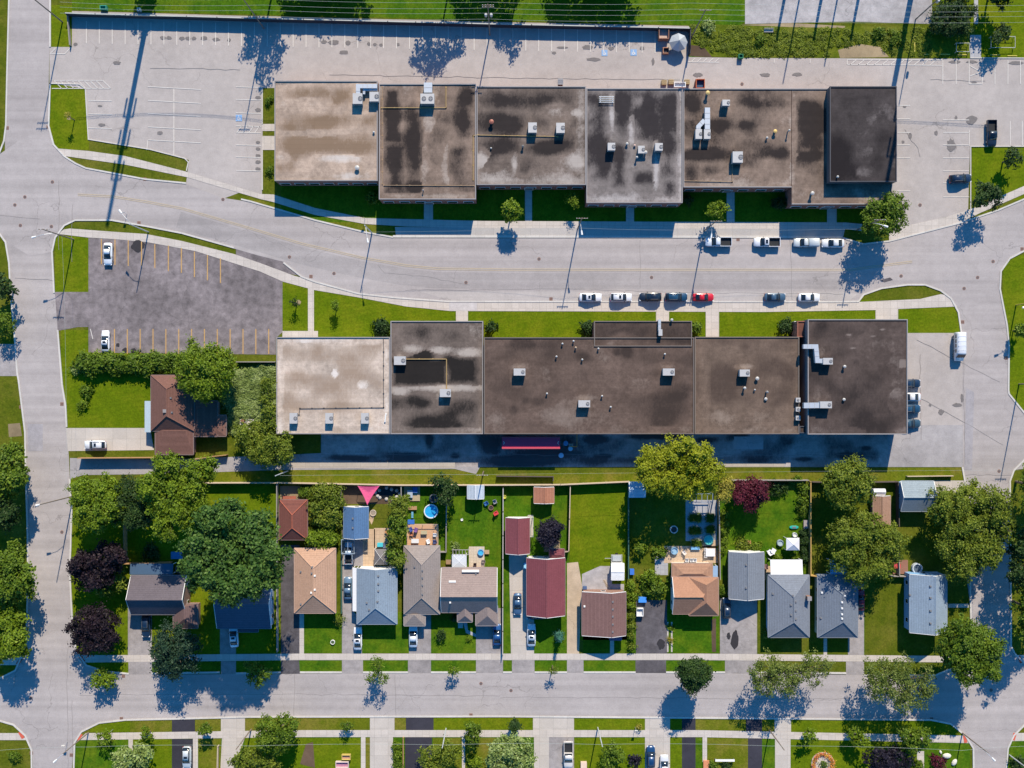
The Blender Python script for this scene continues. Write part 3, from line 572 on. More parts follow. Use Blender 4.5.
flat_building('commercial_building', 'dark brown flat roof with white forked duct, L-shaped unit wrapping the black box roof', [(683.2, 88.7, 791.5, 187.5), (791.5, 88.7, 892, 204.5)], HU, red_brick, darkroof,
    [('e', 694, 103, 10, 10, .8), ('e', 721, 125, 11, 6, .95), ('e', 706, 155, 22, 6, 1.0), ('e', 691, 172, 8, 8, .8), ('e', 709, 171, 8, 5, .7), ('e', 745, 101, 16, 5, .6), ('e', 773, 104, 18, 8, .6), ('r', 801, 100, 823, 148, 1.0, 5), ('r', 797, 151, 823, 160, 1.0, 3), ('e', 775, 154, 18, 5, .6), ('e', 772, 172, 16, 8, .5), ('e', 746, 125, 8, 4, .7), ('r', 683, 180, 791, 187.5, -.45, 4), ('e', 793, 150, 3, 60, -.45), ('r', 792, 188, 892, 204.5, -.25, 3), ('e', 806, 155, 14, 2, -.5)], win=[(0, 's', 6), (1, 's', 6)], doors=[(0, 's', .45), (1, 's', .4)], skip=('e', 'w'))
flat_building('commercial_building', 'raised black box roof at the end of the upper row by the car park', [(829.5, 86.5, 896.5, 182)], 7.3, siding((.10, .10, .11)), blackroof,
    [('e', 838, 160, 12, 20, 1.1), ('e', 880, 150, 8, 30, .4), ('e', 850, 172, 10, 12, .6), ('e', 858, 112, 22, 18, -.25), ('e', 862, 172, 12, 5, -.6), ('e', 866, 152, 8, 8, -.45), ('r', 829, 178, 897, 182, .3)], par=m_pard, doors=[(0, 'e', .5)])
flat_building('commercial_building', 'pale beige flat roof beside the dark car park, three small units on it', [(276.5, 337, 390, 434)], 5.0, grey_block, paleroof,
    [('e', 338, 385, 42, 25, .5), ('e', 310, 355, 25, 10, .55), ('e', 340, 407, 45, 8, .5), ('e', 372, 355, 12, 8, .5), ('e', 335, 374, 4, 5, -.8), ('e', 362, 385, 8, 6, -.6), ('r', 277, 337, 390, 343, -.8, 3), ('r', 277, 337, 282, 434, -.7, 3), ('r', 383, 337, 390, 434, -.5, 4)], win=[(0, 'n', 3)], doors=[(0, 'n', .25), (0, 's', .6)])
flat_building('commercial_building', 'black patched flat roof with a yellow gas pipe beside the pale beige roof', [(390.6, 321, 483.2, 434)], 5.0, brown_brick, roofing('patched_membrane', (.150, .118, .100), (.011, .010, .010), (.37, .32, .28)),
    [('r', 394, 359, 446, 385, 1.3, 3), ('e', 425, 356, 10, 6, .9), ('r', 447, 357, 477, 384, 1.25, 4), ('e', 402, 402, 14, 6, .6), ('e', 425, 404, 10, 5, .8), ('e', 470, 415, 10, 14, .5), ('e', 440, 420, 30, 10, .45), ('e', 412, 349, 12, 5, -1), ('e', 400, 357, 6, 5, -.8), ('e', 440, 350, 12, 4, -1), ('e', 468, 353, 14, 4, -.9), ('e', 445, 388, 40, 3, -.9), ('e', 400, 391, 9, 4, -.9), ('e', 425, 330, 30, 6, .35), ('r', 390, 427, 483, 434, -.5, 3)], win=[(0, 'n', 5)], doors=[(0, 'n', .8), (0, 's', .5)])
flat_building('commercial_building', 'longest brown flat roof of the lower row, with a raised front bay over the lawn', [(484, 337.4, 694, 434), (594, 321, 691.8, 346.5)], 5.9, brown_brick, brownroof,
    [('e', 585, 356, 8, 6, .8), ('e', 627, 352, 5, 5, .9), ('e', 617, 353, 4, 3, .7), ('r', 623, 385, 690, 428, .35, 6), ('e', 500, 380, 18, 20, .25), ('e', 519, 367, 8, 4, -.7), ('e', 517, 377, 6, 8, -.6), ('e', 585, 398, 9, 3, -.7), ('e', 668, 366, 10, 3, -.6), ('e', 611, 343, 4, 3, -.7), ('r', 484, 426, 694, 434, -.4, 4), ('e', 560, 420, 30, 10, -.35), ('e', 500, 420, 12, 8, -.35), ('e', 540, 346, 30, 4, .3), ('r', 668, 337, 694, 345, .5), ('e', 640, 335, 25, 5, .3)], win=[(1, 'n', 5), (0, 'n', 4)], doors=[(1, 'n', .72), (0, 's', .3), (0, 's', .6)], par=plain((.15, .125, .11), .7, .1))
flat_building('commercial_building', 'brown-tan flat roof of the lower row with three small white boxes on its edge', [(694.6, 336.8, 799, 434)], 5.2, brown_brick, tan2roof,
    [('e', 745, 380, 40, 25, .25), ('e', 790, 360, 6, 20, .3), ('e', 720, 420, 20, 8, -.4), ('e', 705, 385, 5, 40, -.3), ('r', 695, 427, 799, 434, -.55, 3), ('e', 745, 367, 9, 3, -.6), ('e', 770, 415, 20, 6, -.3)], win=[(0, 'n', 5)], doors=[(0, 'n', .12), (0, 's', .5)], par=plain((.17, .14, .12), .7, .1))
flat_building('commercial_building', 'tallest dark grey-brown roof of the lower row with two white ducts', [(807.5, 319.3, 907.3, 434.4)], 6.7, siding((.17, .17, .18)), roofing('dark_grey_membrane', (.086, .064, .056), (.027, .021, .020), (.19, .155, .138)),
    [('e', 860, 395, 30, 22, .5), ('e', 880, 425, 18, 8, .6), ('e', 840, 330, 25, 8, .3), ('e', 875, 345, 22, 14, -.3), ('e', 820, 355, 9, 8, -.5), ('e', 817, 398, 8, 6, -.5), ('r', 808, 427, 907, 434, -.4, 3), ('r', 900, 360, 906, 367, -1.6, 1), ('e', 895, 400, 8, 10, -.45), ('e', 849, 335, 3, 1.2, -1), ('e', 873, 336, 3, 1.2, -1), ('e', 882, 330, 3, 1, -1), ('e', 853, 348, 3, 1, -1), ('e', 830, 400, 15, 14, -.25)], win=[(0, 'n', 4)], doors=[(0, 'n', .8), (0, 's', .4)])
flat_building('entrance_annex', 'low brick annex in the gap between two lower-row units', [(797, 321, 806.8, 337)], 4.6, brown_brick, roofing('annex_membrane', (.22, .09, .06), (.1, .05, .04), (.3, .2, .15)), par=plain((.25, .10, .07), .8), doors=[(0, 'n', .5)])
flat_building('added_shade_block', 'narrow added block that shades the alley behind the gap between two lower-row units', [(799.2, 426, 807.3, 433)], 5.2, siding((.17, .17, .18)), brownroof, par=m_pard)  # added block, stops sunlight coming through the gap onto the alley
# the service alley's stained surface
def stained_ground(name, r, z, mat, stains, res=.4):
    (ax, ay), (bx, by_) = g2(r[0], r[3]), g2(r[2], r[1]); nx, ny = int((bx - ax) / res), int((by_ - ay) / res)
    X, Y = np.meshgrid(np.linspace(ax, bx, nx), np.linspace(ay, by_, ny)); A = stain_val(stains, 512 + X / S, 384 - Y / S).ravel(); I = np.arange(nx * ny).reshape(ny, nx)
    F = np.stack([I[:-1, :-1], I[:-1, 1:], I[1:, 1:], I[1:, :-1]], -1).reshape(-1, 4); me = bpy.data.meshes.new(name); me.from_pydata(np.stack([X.ravel(), Y.ravel(), np.full(X.size, z)], 1).tolist(), [], F.tolist()); me.materials.append(mat)
    q = me.attributes.new('stain', 'FLOAT', 'POINT'); q.data.foreach_set('value', A.astype(np.float32)); o = bpy.data.objects.new(name, me); C.objects.link(o); return tag(o, kind='structure')
stained_ground('alley_pavement', (321.5, 426, 888, 466.8), .034, roofing('alley_surface', (.40, .36, .34), (.06, .055, .058), (.54, .49, .46)), [('e', w_[0], w_[1], w_[2] * .8, w_[3] * .8, 1.1) for w_ in wet] + [('e', 640, 460, 120, 4, .6), ('e', 400, 463, 60, 3, .8), ('r', 733, 436, 763, 449, -.9, 1.5), ('e', 600, 447, 40, 8, .5), ('e', 690, 455, 30, 4, -.5), ('e', 360, 445, 30, 6, -.4), ('e', 490, 447, 10, 10, .8), ('e', 520, 461, 40, 6, 1.3), ('e', 800, 445, 30, 6, .3)])
struct('road_patch', [rect(734, 436.5, 763, 449)], .042, m_patchl)
# pipes that lie on the roofs
def roof_pipe(label, pts, h, r, m, cat='pipe', name='gas_pipe'):
    P = [at(x, y, h) for x, y in pts]; c = P[0].copy(); bb = MB()
    q = [(p - c) for p in P]
    for p in q: p.z = r + .08
    bb.path(q, r)
    for p, n in zip(q, q[1:]):
        k = max(1, int((n - p).length / 2.5))
        for t in range(k + 1):
            s_ = p + (n - p) * t / k; bb.box(s_.x - .15, s_.x + .15, s_.y - .15, s_.y + .15, .002, .09)
    o = bb.build(name, m); o.location = (c.x, c.y, h + .004); return tag(o, label, cat)
m_pipe = plain((.36, .24, .10), .7); m_pipe2 = plain((.30, .20, .12), .7); m_wpipe = plain((.7, .7, .68), .5)
roof_pipe('yellow gas pipe bent at a corner below the twin white fans', [(381.5, 108), (446, 108), (446, 87.5)], HU, .09, m_pipe)
roof_pipe('rusty pipe along the south parapet of the tar-streaked roof', [(384, 185.5), (474, 185.8)], HU, .07, m_pipe2)
roof_pipe('orange gas pipe along the seam between second and third upper roofs', [(473.2, 180), (473.2, 136), (478, 135)], HU, .08, m_pipe)
roof_pipe('yellow gas pipe feeding two square units on the grey-brown roof', [(477.5, 135.3), (558, 136.8)], HU, .09, m_pipe)
roof_pipe('rust pipe at the south edge below the forked duct', [(684, 181), (732, 182), (732.3, 160)], HU, .07, m_pipe2)
roof_pipe('yellow gas pipe crossing the black patched roof to its corner', [(405.5, 359.2), (446.6, 359.2), (446.6, 389)], 5.0, .10, m_pipe)
roof_pipe('black conduit running down the pale beige roof', [(383.6, 338), (383.6, 407.5), (300, 408.5), (299, 415)], 5.0, .06, m_pard)
roof_pipe('rusty conduit beside the seam on the tar-streaked roof', [(382.3, 87), (382.3, 184)], HU, .06, m_pipe2)
# roof equipment
m_unit = plain((.44, .43, .42), .5, .1); m_unitd = plain((.16, .16, .17), .6); m_duct = plain((.50, .53, .56), .4, .3)
def rooftop_unit(x, y, wpx, dpx, hh, roofh, label, fans=1, dark_side=None, group=None, fanc=(.3, 0)):
    c = at(x, y, roofh + hh); c.z = roofh
    root = thing('rooftop_unit', c, label, 'air conditioner', group); w, d = wpx * S, dpx * S
    bb = MB(); bb.box(-w / 2 + .12, w / 2 - .12, -d / 2 + .12, d / 2 - .12, .002, .2); bb.build('base_curb', m_unitd, root)
    bb = MB(); bb.box(-w / 2, w / 2, -d / 2, d / 2, .2, hh - .06); bb.box(-w / 2 - .03, w / 2 + .03, -d / 2 - .03, d / 2 + .03, hh - .06, hh); bb.build('housing', m_unit, root)
    for k in range(fans):
        fx = w * (fanc[0] if fans == 1 else (-.25 + .5 * k)) * (1 if fans > 1 or True else 1); fy = d * fanc[1]; r = min(w, d) * (.22 if fans == 1 else .2)
        q = MB(); q.lathe((fx, fy, hh), [(r + .06, -.02), (r + .06, .08), (r, .08), (r, .03)], 16); fo = q.build('fan', m_unitd, root)
        q = MB()
        for t in range(4):
            a = t * math.pi / 2; q.tube((fx, fy, hh + .06), (fx + r * .92 * math.cos(a), fy + r * .92 * math.sin(a), hh + .06), .04, n=5)
        q.build('fan_guard', m_unit, fo)
    q = MB(); q.box(-w / 2 + .15, w / 2 - .15, -d / 2 - .02, -d / 2 + .02, .4, hh - .3); q.build('grille', m_unitd, root)
    return root
def vent(x, y, roofh, label, hh=.9, r=.22, col=(.42, .41, .39)):
    c = at(x, y, roofh + hh); c.z = roofh; root = thing('roof_vent', c, label, 'vent')
    q = MB(); q.tube((0, 0, .002), (0, 0, hh - .2), r * .6, n=10); q.build('stack', plain((.3, .29, .28), .6), root)
    q = MB(); q.lathe((0, 0, hh - .22), [(r, 0), (r, .14), (r * .35, .26)], 12); q.build('cap', plain(col, .5, .1), root)
def duct(pts, roofh, wpx, label, z0=.5, z1=1.3, legs=True, ends=()):
    """square sheet-metal ducting on stands"""
    P = [at(x, y, roofh + z1) for x, y in pts]; c = Vector((P[0].x, P[0].y, roofh)); q = [(p.x - c.x, p.y - c.y) for p in P]
    root = thing('air_duct', c, label, 'duct'); w = wpx * S
    bb = MB(); bb.strip(q, -w / 2, w / 2, z0, z1); bb.build('casing', m_duct, root)
    bb = MB()
    for a, b_ in zip(q, q[1:]):
        k = max(1, int(math.dist(a, b_) / 2))
        for t in range(k):
            f = (t + .5) / k; x, y = a[0] + (b_[0] - a[0]) * f, a[1] + (b_[1] - a[1]) * f
            bb.box(x - w * .4, x + w * .4, y - w * .4, y + w * .4, .002, .07); bb.box(x - .06, x + .06, y - .06, y + .06, .07, z0 - .003)
    bb.build('stand', m_unitd, root)
    bb = MB()
    for a, b_ in zip(q, q[1:]):
        L_ = math.dist(a, b_); k = max(1, int(L_ / 1.2)); ux, uy = (b_[0] - a[0]) / L_, (b_[1] - a[1]) / L_
        for t in range(1, k + 1):
            f = t / (k + 1); x, y = a[0] + (b_[0] - a[0]) * f, a[1] + (b_[1] - a[1]) * f
            bb.strip([(x - ux * .04, y - uy * .04), (x + ux * .04, y + uy * .04)], -w / 2 - .04, w / 2 + .04, z0 - .002, z1 + .04)
    bb.build('flange', m_unit, root); return root
rooftop_unit(357.5, 98.5, 9, 10, 1.5, HU, 'white boxy unit under the bent ducting on the tan roof')
rooftop_unit(374, 96.5, 8.5, 9, 1.5, HU, 'white boxy unit beside the seam on the tan roof corner')
duct([(358, 96), (358, 86), (377, 86)], HU, 4, 'white ducting bent round the corner of the tan roof', .5, 1.4)
duct([(377, 89.5), (364, 89.5), (364, 94)], HU, 2.2, 'thin inner duct nested in the bent ducting on the tan roof', .4, 1.0)
vent(357, 167.5, HU, 'short white vent near the south edge of the tan roof', .8, .5)
vent(373.6, 132, HU, 'small grey vent by the seam of the tan roof', .5, .25)
rooftop_unit(427.3, 98.6, 13, 9.5, 1.8, HU, 'wide white unit with two red fan ports on the tar-streaked roof', 2)
duct([(428, 92.5), (428, 82.5)], HU, 8, 'short louvered intake duct at the parapet of the tar-streaked roof', .5, 1.5)
vent(423, 190, HU, 'thin bent pipe vent at the south edge of the tar-streaked roof', .9, .16, (.3, .3, .3))
rooftop_unit(532.5, 127.5, 8, 9.5, 1.6, HU, 'grey square unit, first of the pair on the grey-brown roof')
rooftop_unit(560.5, 127.8, 8, 9.5, 1.6, HU, 'blue-white square unit, second of the pair on the grey-brown roof')
vent(522.8, 146, HU, 'dark pipe vent below the pair of square units', 1.0, .3, (.12, .12, .12))
vent(491.5, 121.5, HU, 'reddish roof hatch vent near the seam of the grey-brown roof', 1.2, .5, (.28, .10, .07))
vent(491, 148, HU, 'tiny white vent on the stained west part of the grey-brown roof', .5, .2)
def chimney_stack(x, y, roofh, label):
    c = at(x, y, roofh + 2); c.z = roofh; root = thing('brick_chimney', c, label, 'chimney')
    q = MB(); q.box(-.5, .5, -.6, .6, .002, 1.9); q.build('stack', red_brick, root); q = MB(); q.box(-.56, .56, -.66, .66, 1.9, 2.05); q.build('cap', m_par, root)
chimney_stack(560.5, 81.5, HU - 2, 'square brick chimney on the north wall of the third upper unit')
rooftop_unit(611.5, 146.5, 7, 7, 1.7, HU, 'white cube unit west of the cluster on the pale streaked roof')
rooftop_unit(659, 146.8, 7, 7, 1.9, HU, 'white cube unit east of the cluster on the pale streaked roof')
rooftop_unit(641.4, 149.5, 6, 7, 1.2, HU, 'small white unit in the middle of the pale streaked roof')
vent(645.8, 152, HU, 'white pipe vent beside the small middle unit', 1.2, .35); vent(637, 157, HU, 'short white vent in front of the small middle unit', 1.2, .25); vent(627.2, 143.5, HU, 'lone slim vent between the cube units', .7, .3)
vent(634.8, 145.3, HU, 'pinkish stub vent near the small middle unit', .5, .25, (.5, .35, .3))
q = MB(); c = at(606.5, 99.5, HU + .4); c.z = HU
for yy in (-1, -.3, .4, 1): q.tube((-1.6, yy * .6, .5), (1.6, yy * .6, .5), .07)
for xx in (-1.3, 1.3): q.tube((xx, -.7, .4), (xx, .7, .4), .05); q.tube((xx, -.6, .002), (xx, -.6, .42), .05); q.tube((xx, .6, .002), (xx, .6, .42), .05)
o = q.build('pipe_rack', m_wpipe); o.location = c; tag(o, 'white rack of parallel pipes on the pale streaked roof', 'pipe rack')
rooftop_unit(698.8, 134, 6, 9, 1.6, HU, 'west leg unit of the forked white duct')
rooftop_unit(707.3, 134, 6, 9, 1.6, HU, 'east leg unit of the forked white duct')
duct([(707.5, 129.5), (707.5, 107.5)], HU, 5, 'straight white duct of the fork on the dark brown roof', .6, 1.6)
duct([(698.5, 129.5), (698.5, 126.5), (704.5, 120)], HU, 4.2, 'slanting white branch duct of the fork on the dark brown roof', .55, 1.5)
rooftop_unit(737.8, 157, 9.5, 10.5, 1.8, HU, 'large white unit alone at the middle of the dark brown roof')
rooftop_unit(726.2, 102.6, 7, 5.5, 1.6, HU, 'small white unit near the north edge of the dark brown roof')
vent(708, 92.5, HU, 'square yellow-tan vent box at the north parapet', 1.4, .45, (.5, .36, .14))
vent(775.5, 131, HU, 'yellow-capped vent on the dark brown roof', 1.0, .4, (.62, .42, .14)); vent(767.3, 137.5, HU, 'small white vent beside the yellow-capped vent', .7, .25); vent(789.6, 130, HU, 'tall thin white vent east of the yellow-capped vent', 1.6, .22)
vent(812.8, 193, HU, 'white gooseneck vent on the strip under the black box roof', 1.4, .4); vent(838, 176.5, 7.3, 'lone white vent in the corner of the black box roof', .8, .25)
for x, l in ((293.2, 'beige-roof unit nearest the dark car park'), (329, 'middle one of three units on the beige roof'), (364.8, 'beige-roof unit nearest the black patched roof')):
    rooftop_unit(x, 418.3, 7, 10, 1.3, 5.0, 'small white ' + l)
roof_pipe('white vent pipe lying by the seam of the beige roof', [(385, 422), (386, 414)], 5.0, .14, m_wpipe, name='vent_pipe')
rooftop_unit(399.8, 360.6, 11, 8, 1.4, 5.0, 'white unit at the west end of the yellow pipe on the black patched roof')
rooftop_unit(445.3, 393, 10.5, 7.5, 1.5, 5.0, 'white unit at the south end of the yellow pipe')
rooftop_unit(519.5, 372, 11, 6.5, 1.7, 5.9, 'white box unit at the west of the longest brown roof')
rooftop_unit(668.8, 372, 11, 6.5, 1.7, 5.9, 'white box unit near the east seam of the longest brown roof')
rooftop_unit(584.3, 403.8, 11, 6.5, 1.7, 5.9, 'white box unit in the south middle of the longest brown roof')
for x, y, l in ((562.5, 343.6, 'westmost white vent of the four by the shrub corner'), (573.6, 341, 'white vent at the roof edge behind the round shrub'), (575.8, 347.5, 'tan vent below the roof-edge white vent'), (556.5, 356.5, 'lone white vent west of the four on the long roof'), (582.3, 359.5, 'white vent south-east of the four on the long roof'), (665, 354, 'white vent above the east box unit'), (547, 393.5, 'white vent on the quiet west half of the long roof'), (602.2, 396, 'white vent north-east of the south box unit'), (610.8, 407, 'white vent east of the south box unit'), (598.5, 348.5, 'tiny vent below the raised front bay')):
    vent(x, y, 5.9, l, .8, .21, (.5, .36, .24) if l[0] == 't' and 'tan' in l else (.48, .47, .45))
duct([(659.6, 319.5), (659.6, 332)], 5.9, 2.6, 'slim white duct over the front edge of the raised bay', .3, 1.0)
rooftop_unit(660.5, 332.5, 3.4, 6, 1.2, 5.9, 'slim white unit at the foot of the duct on the raised bay', 0)
vent(672, 319.8, 5.9, 'white hooded vent on the front edge of the raised bay', .9, .3)
rooftop_unit(744.8, 373, 9.5, 6.5, 1.6, 5.2, 'white unit alone on the brown-tan roof')
vent(757.5, 378.5, 5.2, 'white fitting just east of the lone brown-tan roof unit', .8, .4); vent(745, 388, 5.2, 'upright pipe vent below the lone brown-tan roof unit', 1.2, .3); vent(755, 389.8, 5.2, 'tiny vent south-east of the lone brown-tan roof unit', .6, .2)
vent(767.5, 392, 5.2, 'dark bent pipe vent on the brown-tan roof', 1.2, .28, (.2, .2, .2)); vent(766, 399, 5.2, 'pale low fitting beside the dark bent pipe', .5, .35)
for y, l in ((400, 'top one'), (409.2, 'middle one'), (418, 'bottom one')):
    rooftop_unit(798.2, y, 4, 4.2, 1.0, 5.2, 'tiny white box on the brown-tan roof edge, ' + l + ' of three', 1, fanc=(0, 0))
duct([(803.5, 346.5), (816.2, 346.5), (817.5, 360.8), (828, 361)], 6.7, 4.2, 'S-shaped white duct hanging over the wall of the tallest roof', .5, 1.5)
rooftop_unit(828, 361.2, 9, 6, 1.8, 6.7, 'white unit at the end of the S-shaped duct')
duct([(804, 405.5), (820, 405.3)], 6.7, 5.2, 'straight white duct on the tallest roof near its south corner', .5, 1.5)
rooftop_unit(826, 404.8, 11, 6.2, 1.8, 6.7, 'white unit at the end of the straight duct')
vent(845, 366.5, 6.7, 'white vent east of the S-shaped duct', 1.0, .32); vent(844.3, 399.5, 6.7, 'white vent east of the straight duct', .6, .32)

# ================================================================ HOUSES
m_trimw = plain((.74, .73, .70), .6); m_gut = plain((.45, .45, .46), .5)
def house(name, label, cat, r, eave, ridge, rise, roofc, wallm, ends=(None, None), capc=None, over=.4, vents=(), win=(1, 2, 2, 2), door='s', trim=None, group=None):
    """r: eave outline (image pixels at eave height). ridge: ('x'|'y', image coordinate of the ridge line).
    ends: image coordinate of each hip apex along the ridge (seen at ridge height), None for a gable end."""
    trim = trim or plain(tuple(.10 + .75 * x for x in roofc), .6)
    c = at((r[0] + r[2]) / 2, (r[1] + r[3]) / 2, eave); c.z = 0
    root = thing(name, c, label, cat, group); rm = shingle(roofc); z1 = eave + rise
    p0, p1 = at(r[0], r[3], eave) - c, at(r[2], r[1], eave) - c; x0, y0, x1, y1 = p0.x, p0.y, p1.x, p1.y
    g = .12; polys = []; wb = MB()
    if ridge[0] == 'y':
        rx = (at(ridge[1], 384, z1) - c).x
        yn = y1 if ends[0] is None else (at(512, ends[0], z1) - c).y; ys = y0 if ends[1] is None else (at(512, ends[1], z1) - c).y
        polys = [[(x0, y1, eave), (x0, y0, eave), (rx, ys, z1), (rx, yn, z1)], [(x1, y0, eave), (x1, y1, eave), (rx, yn, z1), (rx, ys, z1)]]
        if ends[0] is not None: polys.append([(x1, y1, eave), (x0, y1, eave), (rx, yn, z1)])
        if ends[1] is not None: polys.append([(x0, y0, eave), (x1, y0, eave), (rx, ys, z1)])
        wx0, wx1 = x0 + over, x1 - over; wy0 = y0 + (over if ends[1] is not None else g); wy1 = y1 - (over if ends[0] is not None else g)
        rp = [(rx, ys, z1), (rx, yn, z1)]
        if ends[0] is None or ends[1] is None:
            ga, gb = (wy0 if ends[1] is None else ys), (wy1 if ends[0] is None else yn)
            zz = eave - .22; f = lambda x: eave - .2 + rise * ((x - x0) / (rx - x0) if x < rx else (x1 - x) / (x1 - rx))
            pr = [(wx0, zz - .02), (wx1, zz - .02), (wx1, f(wx1)), (rx, z1 - .2), (wx0, f(wx0))]
            wb.loft([[(a, ga, b_) for a, b_ in pr], [(a, gb, b_) for a, b_ in pr]])
    else:
        ry = (at(512, ridge[1], z1) - c).y
        xw = x0 if ends[0] is None else (at(ends[0], 384, z1) - c).x; xe = x1 if ends[1] is None else (at(ends[1], 384, z1) - c).x
        polys = [[(x0, y0, eave), (x1, y0, eave), (xe, ry, z1), (xw, ry, z1)], [(x1, y1, eave), (x0, y1, eave), (xw, ry, z1), (xe, ry, z1)]]
        if ends[0] is not None: polys.append([(x0, y1, eave), (x0, y0, eave), (xw, ry, z1)])
        if ends[1] is not None: polys.append([(x1, y0, eave), (x1, y1, eave), (xe, ry, z1)])
        wy0, wy1 = y0 + over, y1 - over; wx0 = x0 + (over if ends[0] is not None else g); wx1 = x1 - (over if ends[1] is not None else g)
        rp = [(xw, ry, z1), (xe, ry, z1)]
        if ends[0] is None or ends[1] is None:
            ga, gb = (wx0 if ends[0] is None else xw), (wx1 if ends[1] is None else xe)
            f = lambda y: eave - .2 + rise * ((y - y0) / (ry - y0) if y < ry else (y1 - y) / (y1 - ry))
            pr = [(wy0, eave - .24), (wy1, eave - .24), (wy1, f(wy1)), (ry, z1 - .2), (wy0, f(wy0))]
            wb.loft([[(ga, a, b_) for a, b_ in pr], [(gb, a, b_) for a, b_ in pr]])
    wb.box(wx0, wx1, wy0, wy1, 0, eave - .21); wb.build('wall', wallm, root)
    rb = MB(); rb.shell(polys, .16); ro = rb.build('roof', rm, root)
    # ridge and hip caps, eave gutters, barge boards
    cb = MB(); up = Vector((0, 0, .03)); seg = [rp] if Vector(rp[0] if True else 0) != Vector(rp[1]) else []
    A, B = rp
    if ridge[0] == 'y':
        if ends[1] is not None: seg += [[(x0, y0, eave), A], [(x1, y0, eave), A]]
        if ends[0] is not None: seg += [[(x0, y1, eave), B], [(x1, y1, eave), B]]
    else:
        if ends[0] is not None: seg += [[(x0, y0, eave), A], [(x0, y1, eave), A]]
        if ends[1] is not None: seg += [[(x1, y0, eave), B], [(x1, y1, eave), B]]
    for a, b_ in seg:
        if (Vector(a) - Vector(b_)).length > .1: cb.tube(Vector(a) + up * .2, Vector(b_) + up * .2, .11, n=6)
    cb.build('ridge_cap', shingle(capc or tuple(min(1, x * 1.12) for x in roofc)), ro)
    gb_ = MB(); hip_n, hip_s = True, True
    sides = []
    if ridge[0] == 'y':
        sides = ['w', 'e'] + (['n'] if ends[0] is not None else []) + (['s'] if ends[1] is not None else [])
    else: sides = ['n', 's'] + (['w'] if ends[0] is not None else []) + (['e'] if ends[1] is not None else [])
    d = .10
    if 'n' in sides: gb_.box(x0, x1, y1 + .003, y1 + d, eave - .17, eave - .01)
    if 's' in sides: gb_.box(x0, x1, y0 - d, y0 - .003, eave - .17, eave - .01)
    if 'w' in sides: gb_.box(x0 - d, x0 - .003, y0, y1, eave - .17, eave - .012)
    if 'e' in sides: gb_.box(x1 + .003, x1 + d, y0, y1, eave - .17, eave - .012)
    gb_.build('gutter', trim, ro)
    nb = 0
    for i, e in enumerate(ends):
        if e is not None: continue
        bbd = MB()
        if ridge[0] == 'y':
            yy = y1 if i == 0 else y0; ya, yb = (yy + .003, yy + .10) if i == 0 else (yy - .10, yy - .003)
            for (xa, za), (xb, zb) in (((x0, eave), (rx, z1)), ((rx, z1), (x1, eave))):
                bbd.loft([[(xa, ya, za - .22), (xa, yb, za - .22), (xa, yb, za + .02), (xa, ya, za + .02)], [(xb, ya, zb - .22), (xb, yb, zb - .22), (xb, yb, zb + .02), (xb, ya, zb + .02)]])
        else:
            xx = x0 if i == 0 else x1; xa_, xb_ = (xx - .10, xx - .003) if i == 0 else (xx + .003, xx + .10)
            for (ya, za), (yb, zb) in (((y0, eave), (ry, z1)), ((ry, z1), (y1, eave))):
                bbd.loft([[(xa_, ya, za - .22), (xb_, ya, za - .22), (xb_, ya, za + .02), (xa_, ya, za + .02)], [(xa_, yb, zb - .22), (xb_, yb, zb - .22), (xb_, yb, zb + .02), (xa_, yb, zb + .02)]])
        bbd.build('barge_board', m_trimw, ro)
    def roof_z(x, y):
        dz = []
        if ridge[0] == 'y':
            dz = [(x - x0) / (rx - x0), (x1 - x) / (x1 - rx)]
            if ends[0] is not None: dz.append((y1 - y) / (y1 - yn))
            if ends[1] is not None: dz.append((y - y0) / (ys - y0))
        else:
            dz = [(y - y0) / (ry - y0), (y1 - y) / (y1 - ry)]
            if ends[0] is not None: dz.append((x - x0) / (xw - x0))
            if ends[1] is not None: dz.append((x1 - x) / (x1 - xe))
        return eave + rise * min(1, min(dz))
    for v in vents:
        p = at(v[0], v[1], z1 - .4) - c; z = roof_z(p.x, p.y); dark = len(v) < 3
        q = MB(); s_ = .22; q.box(p.x - s_, p.x + s_, p.y - s_, p.y + s_, z - .12, z + .2, .05); q.build('roof_vent', m_unitd if dark else m_trimw, ro)
    # windows on the walls: n, e, s, w counts
    for side, n in zip('nesw', win):
        for k in range(n):
            f = (k + .5) / n; q = MB(); pq = MB(); w = 1.0; za, zb = 1.0, min(2.2, eave - .45)
            isdoor = door == side and k == 0
            if isdoor: za, zb, w = .05, 2.1, .95
            if side in 'ns':
                yy = wy1 if side == 'n' else wy0; s_ = 1 if side == 'n' else -1; xx = wx0 + (wx1 - wx0) * f
                ya, yb = sorted((yy - .03 * s_, yy + .05 * s_)); q.box(xx - w / 2, xx + w / 2, ya, yb, za, zb)
                ya, yb = sorted((yy, yy + .062 * s_)); pq.box(xx - w / 2 + .08, xx + w / 2 - .08, ya, yb, za + .08, zb - .08)
            else:
                xx = wx1 if side == 'e' else wx0; s_ = 1 if side == 'e' else -1; yy = wy0 + (wy1 - wy0) * f
                xa, xb = sorted((xx - .03 * s_, xx + .05 * s_)); q.box(xa, xb, yy - w / 2, yy + w / 2, za, zb)
                xa, xb = sorted((xx, xx + .062 * s_)); pq.box(xa, xb, yy - w / 2 + .08, yy + w / 2 - .08, za + .08, zb - .08)
            fo = q.build('door' if isdoor else 'window', m_trimw, root); pq.build('panel' if isdoor else 'pane', plain((.2, .1, .07), .6) if isdoor else m_glass, fo)
    root['_'] = 0; del root['_']
    return root, c
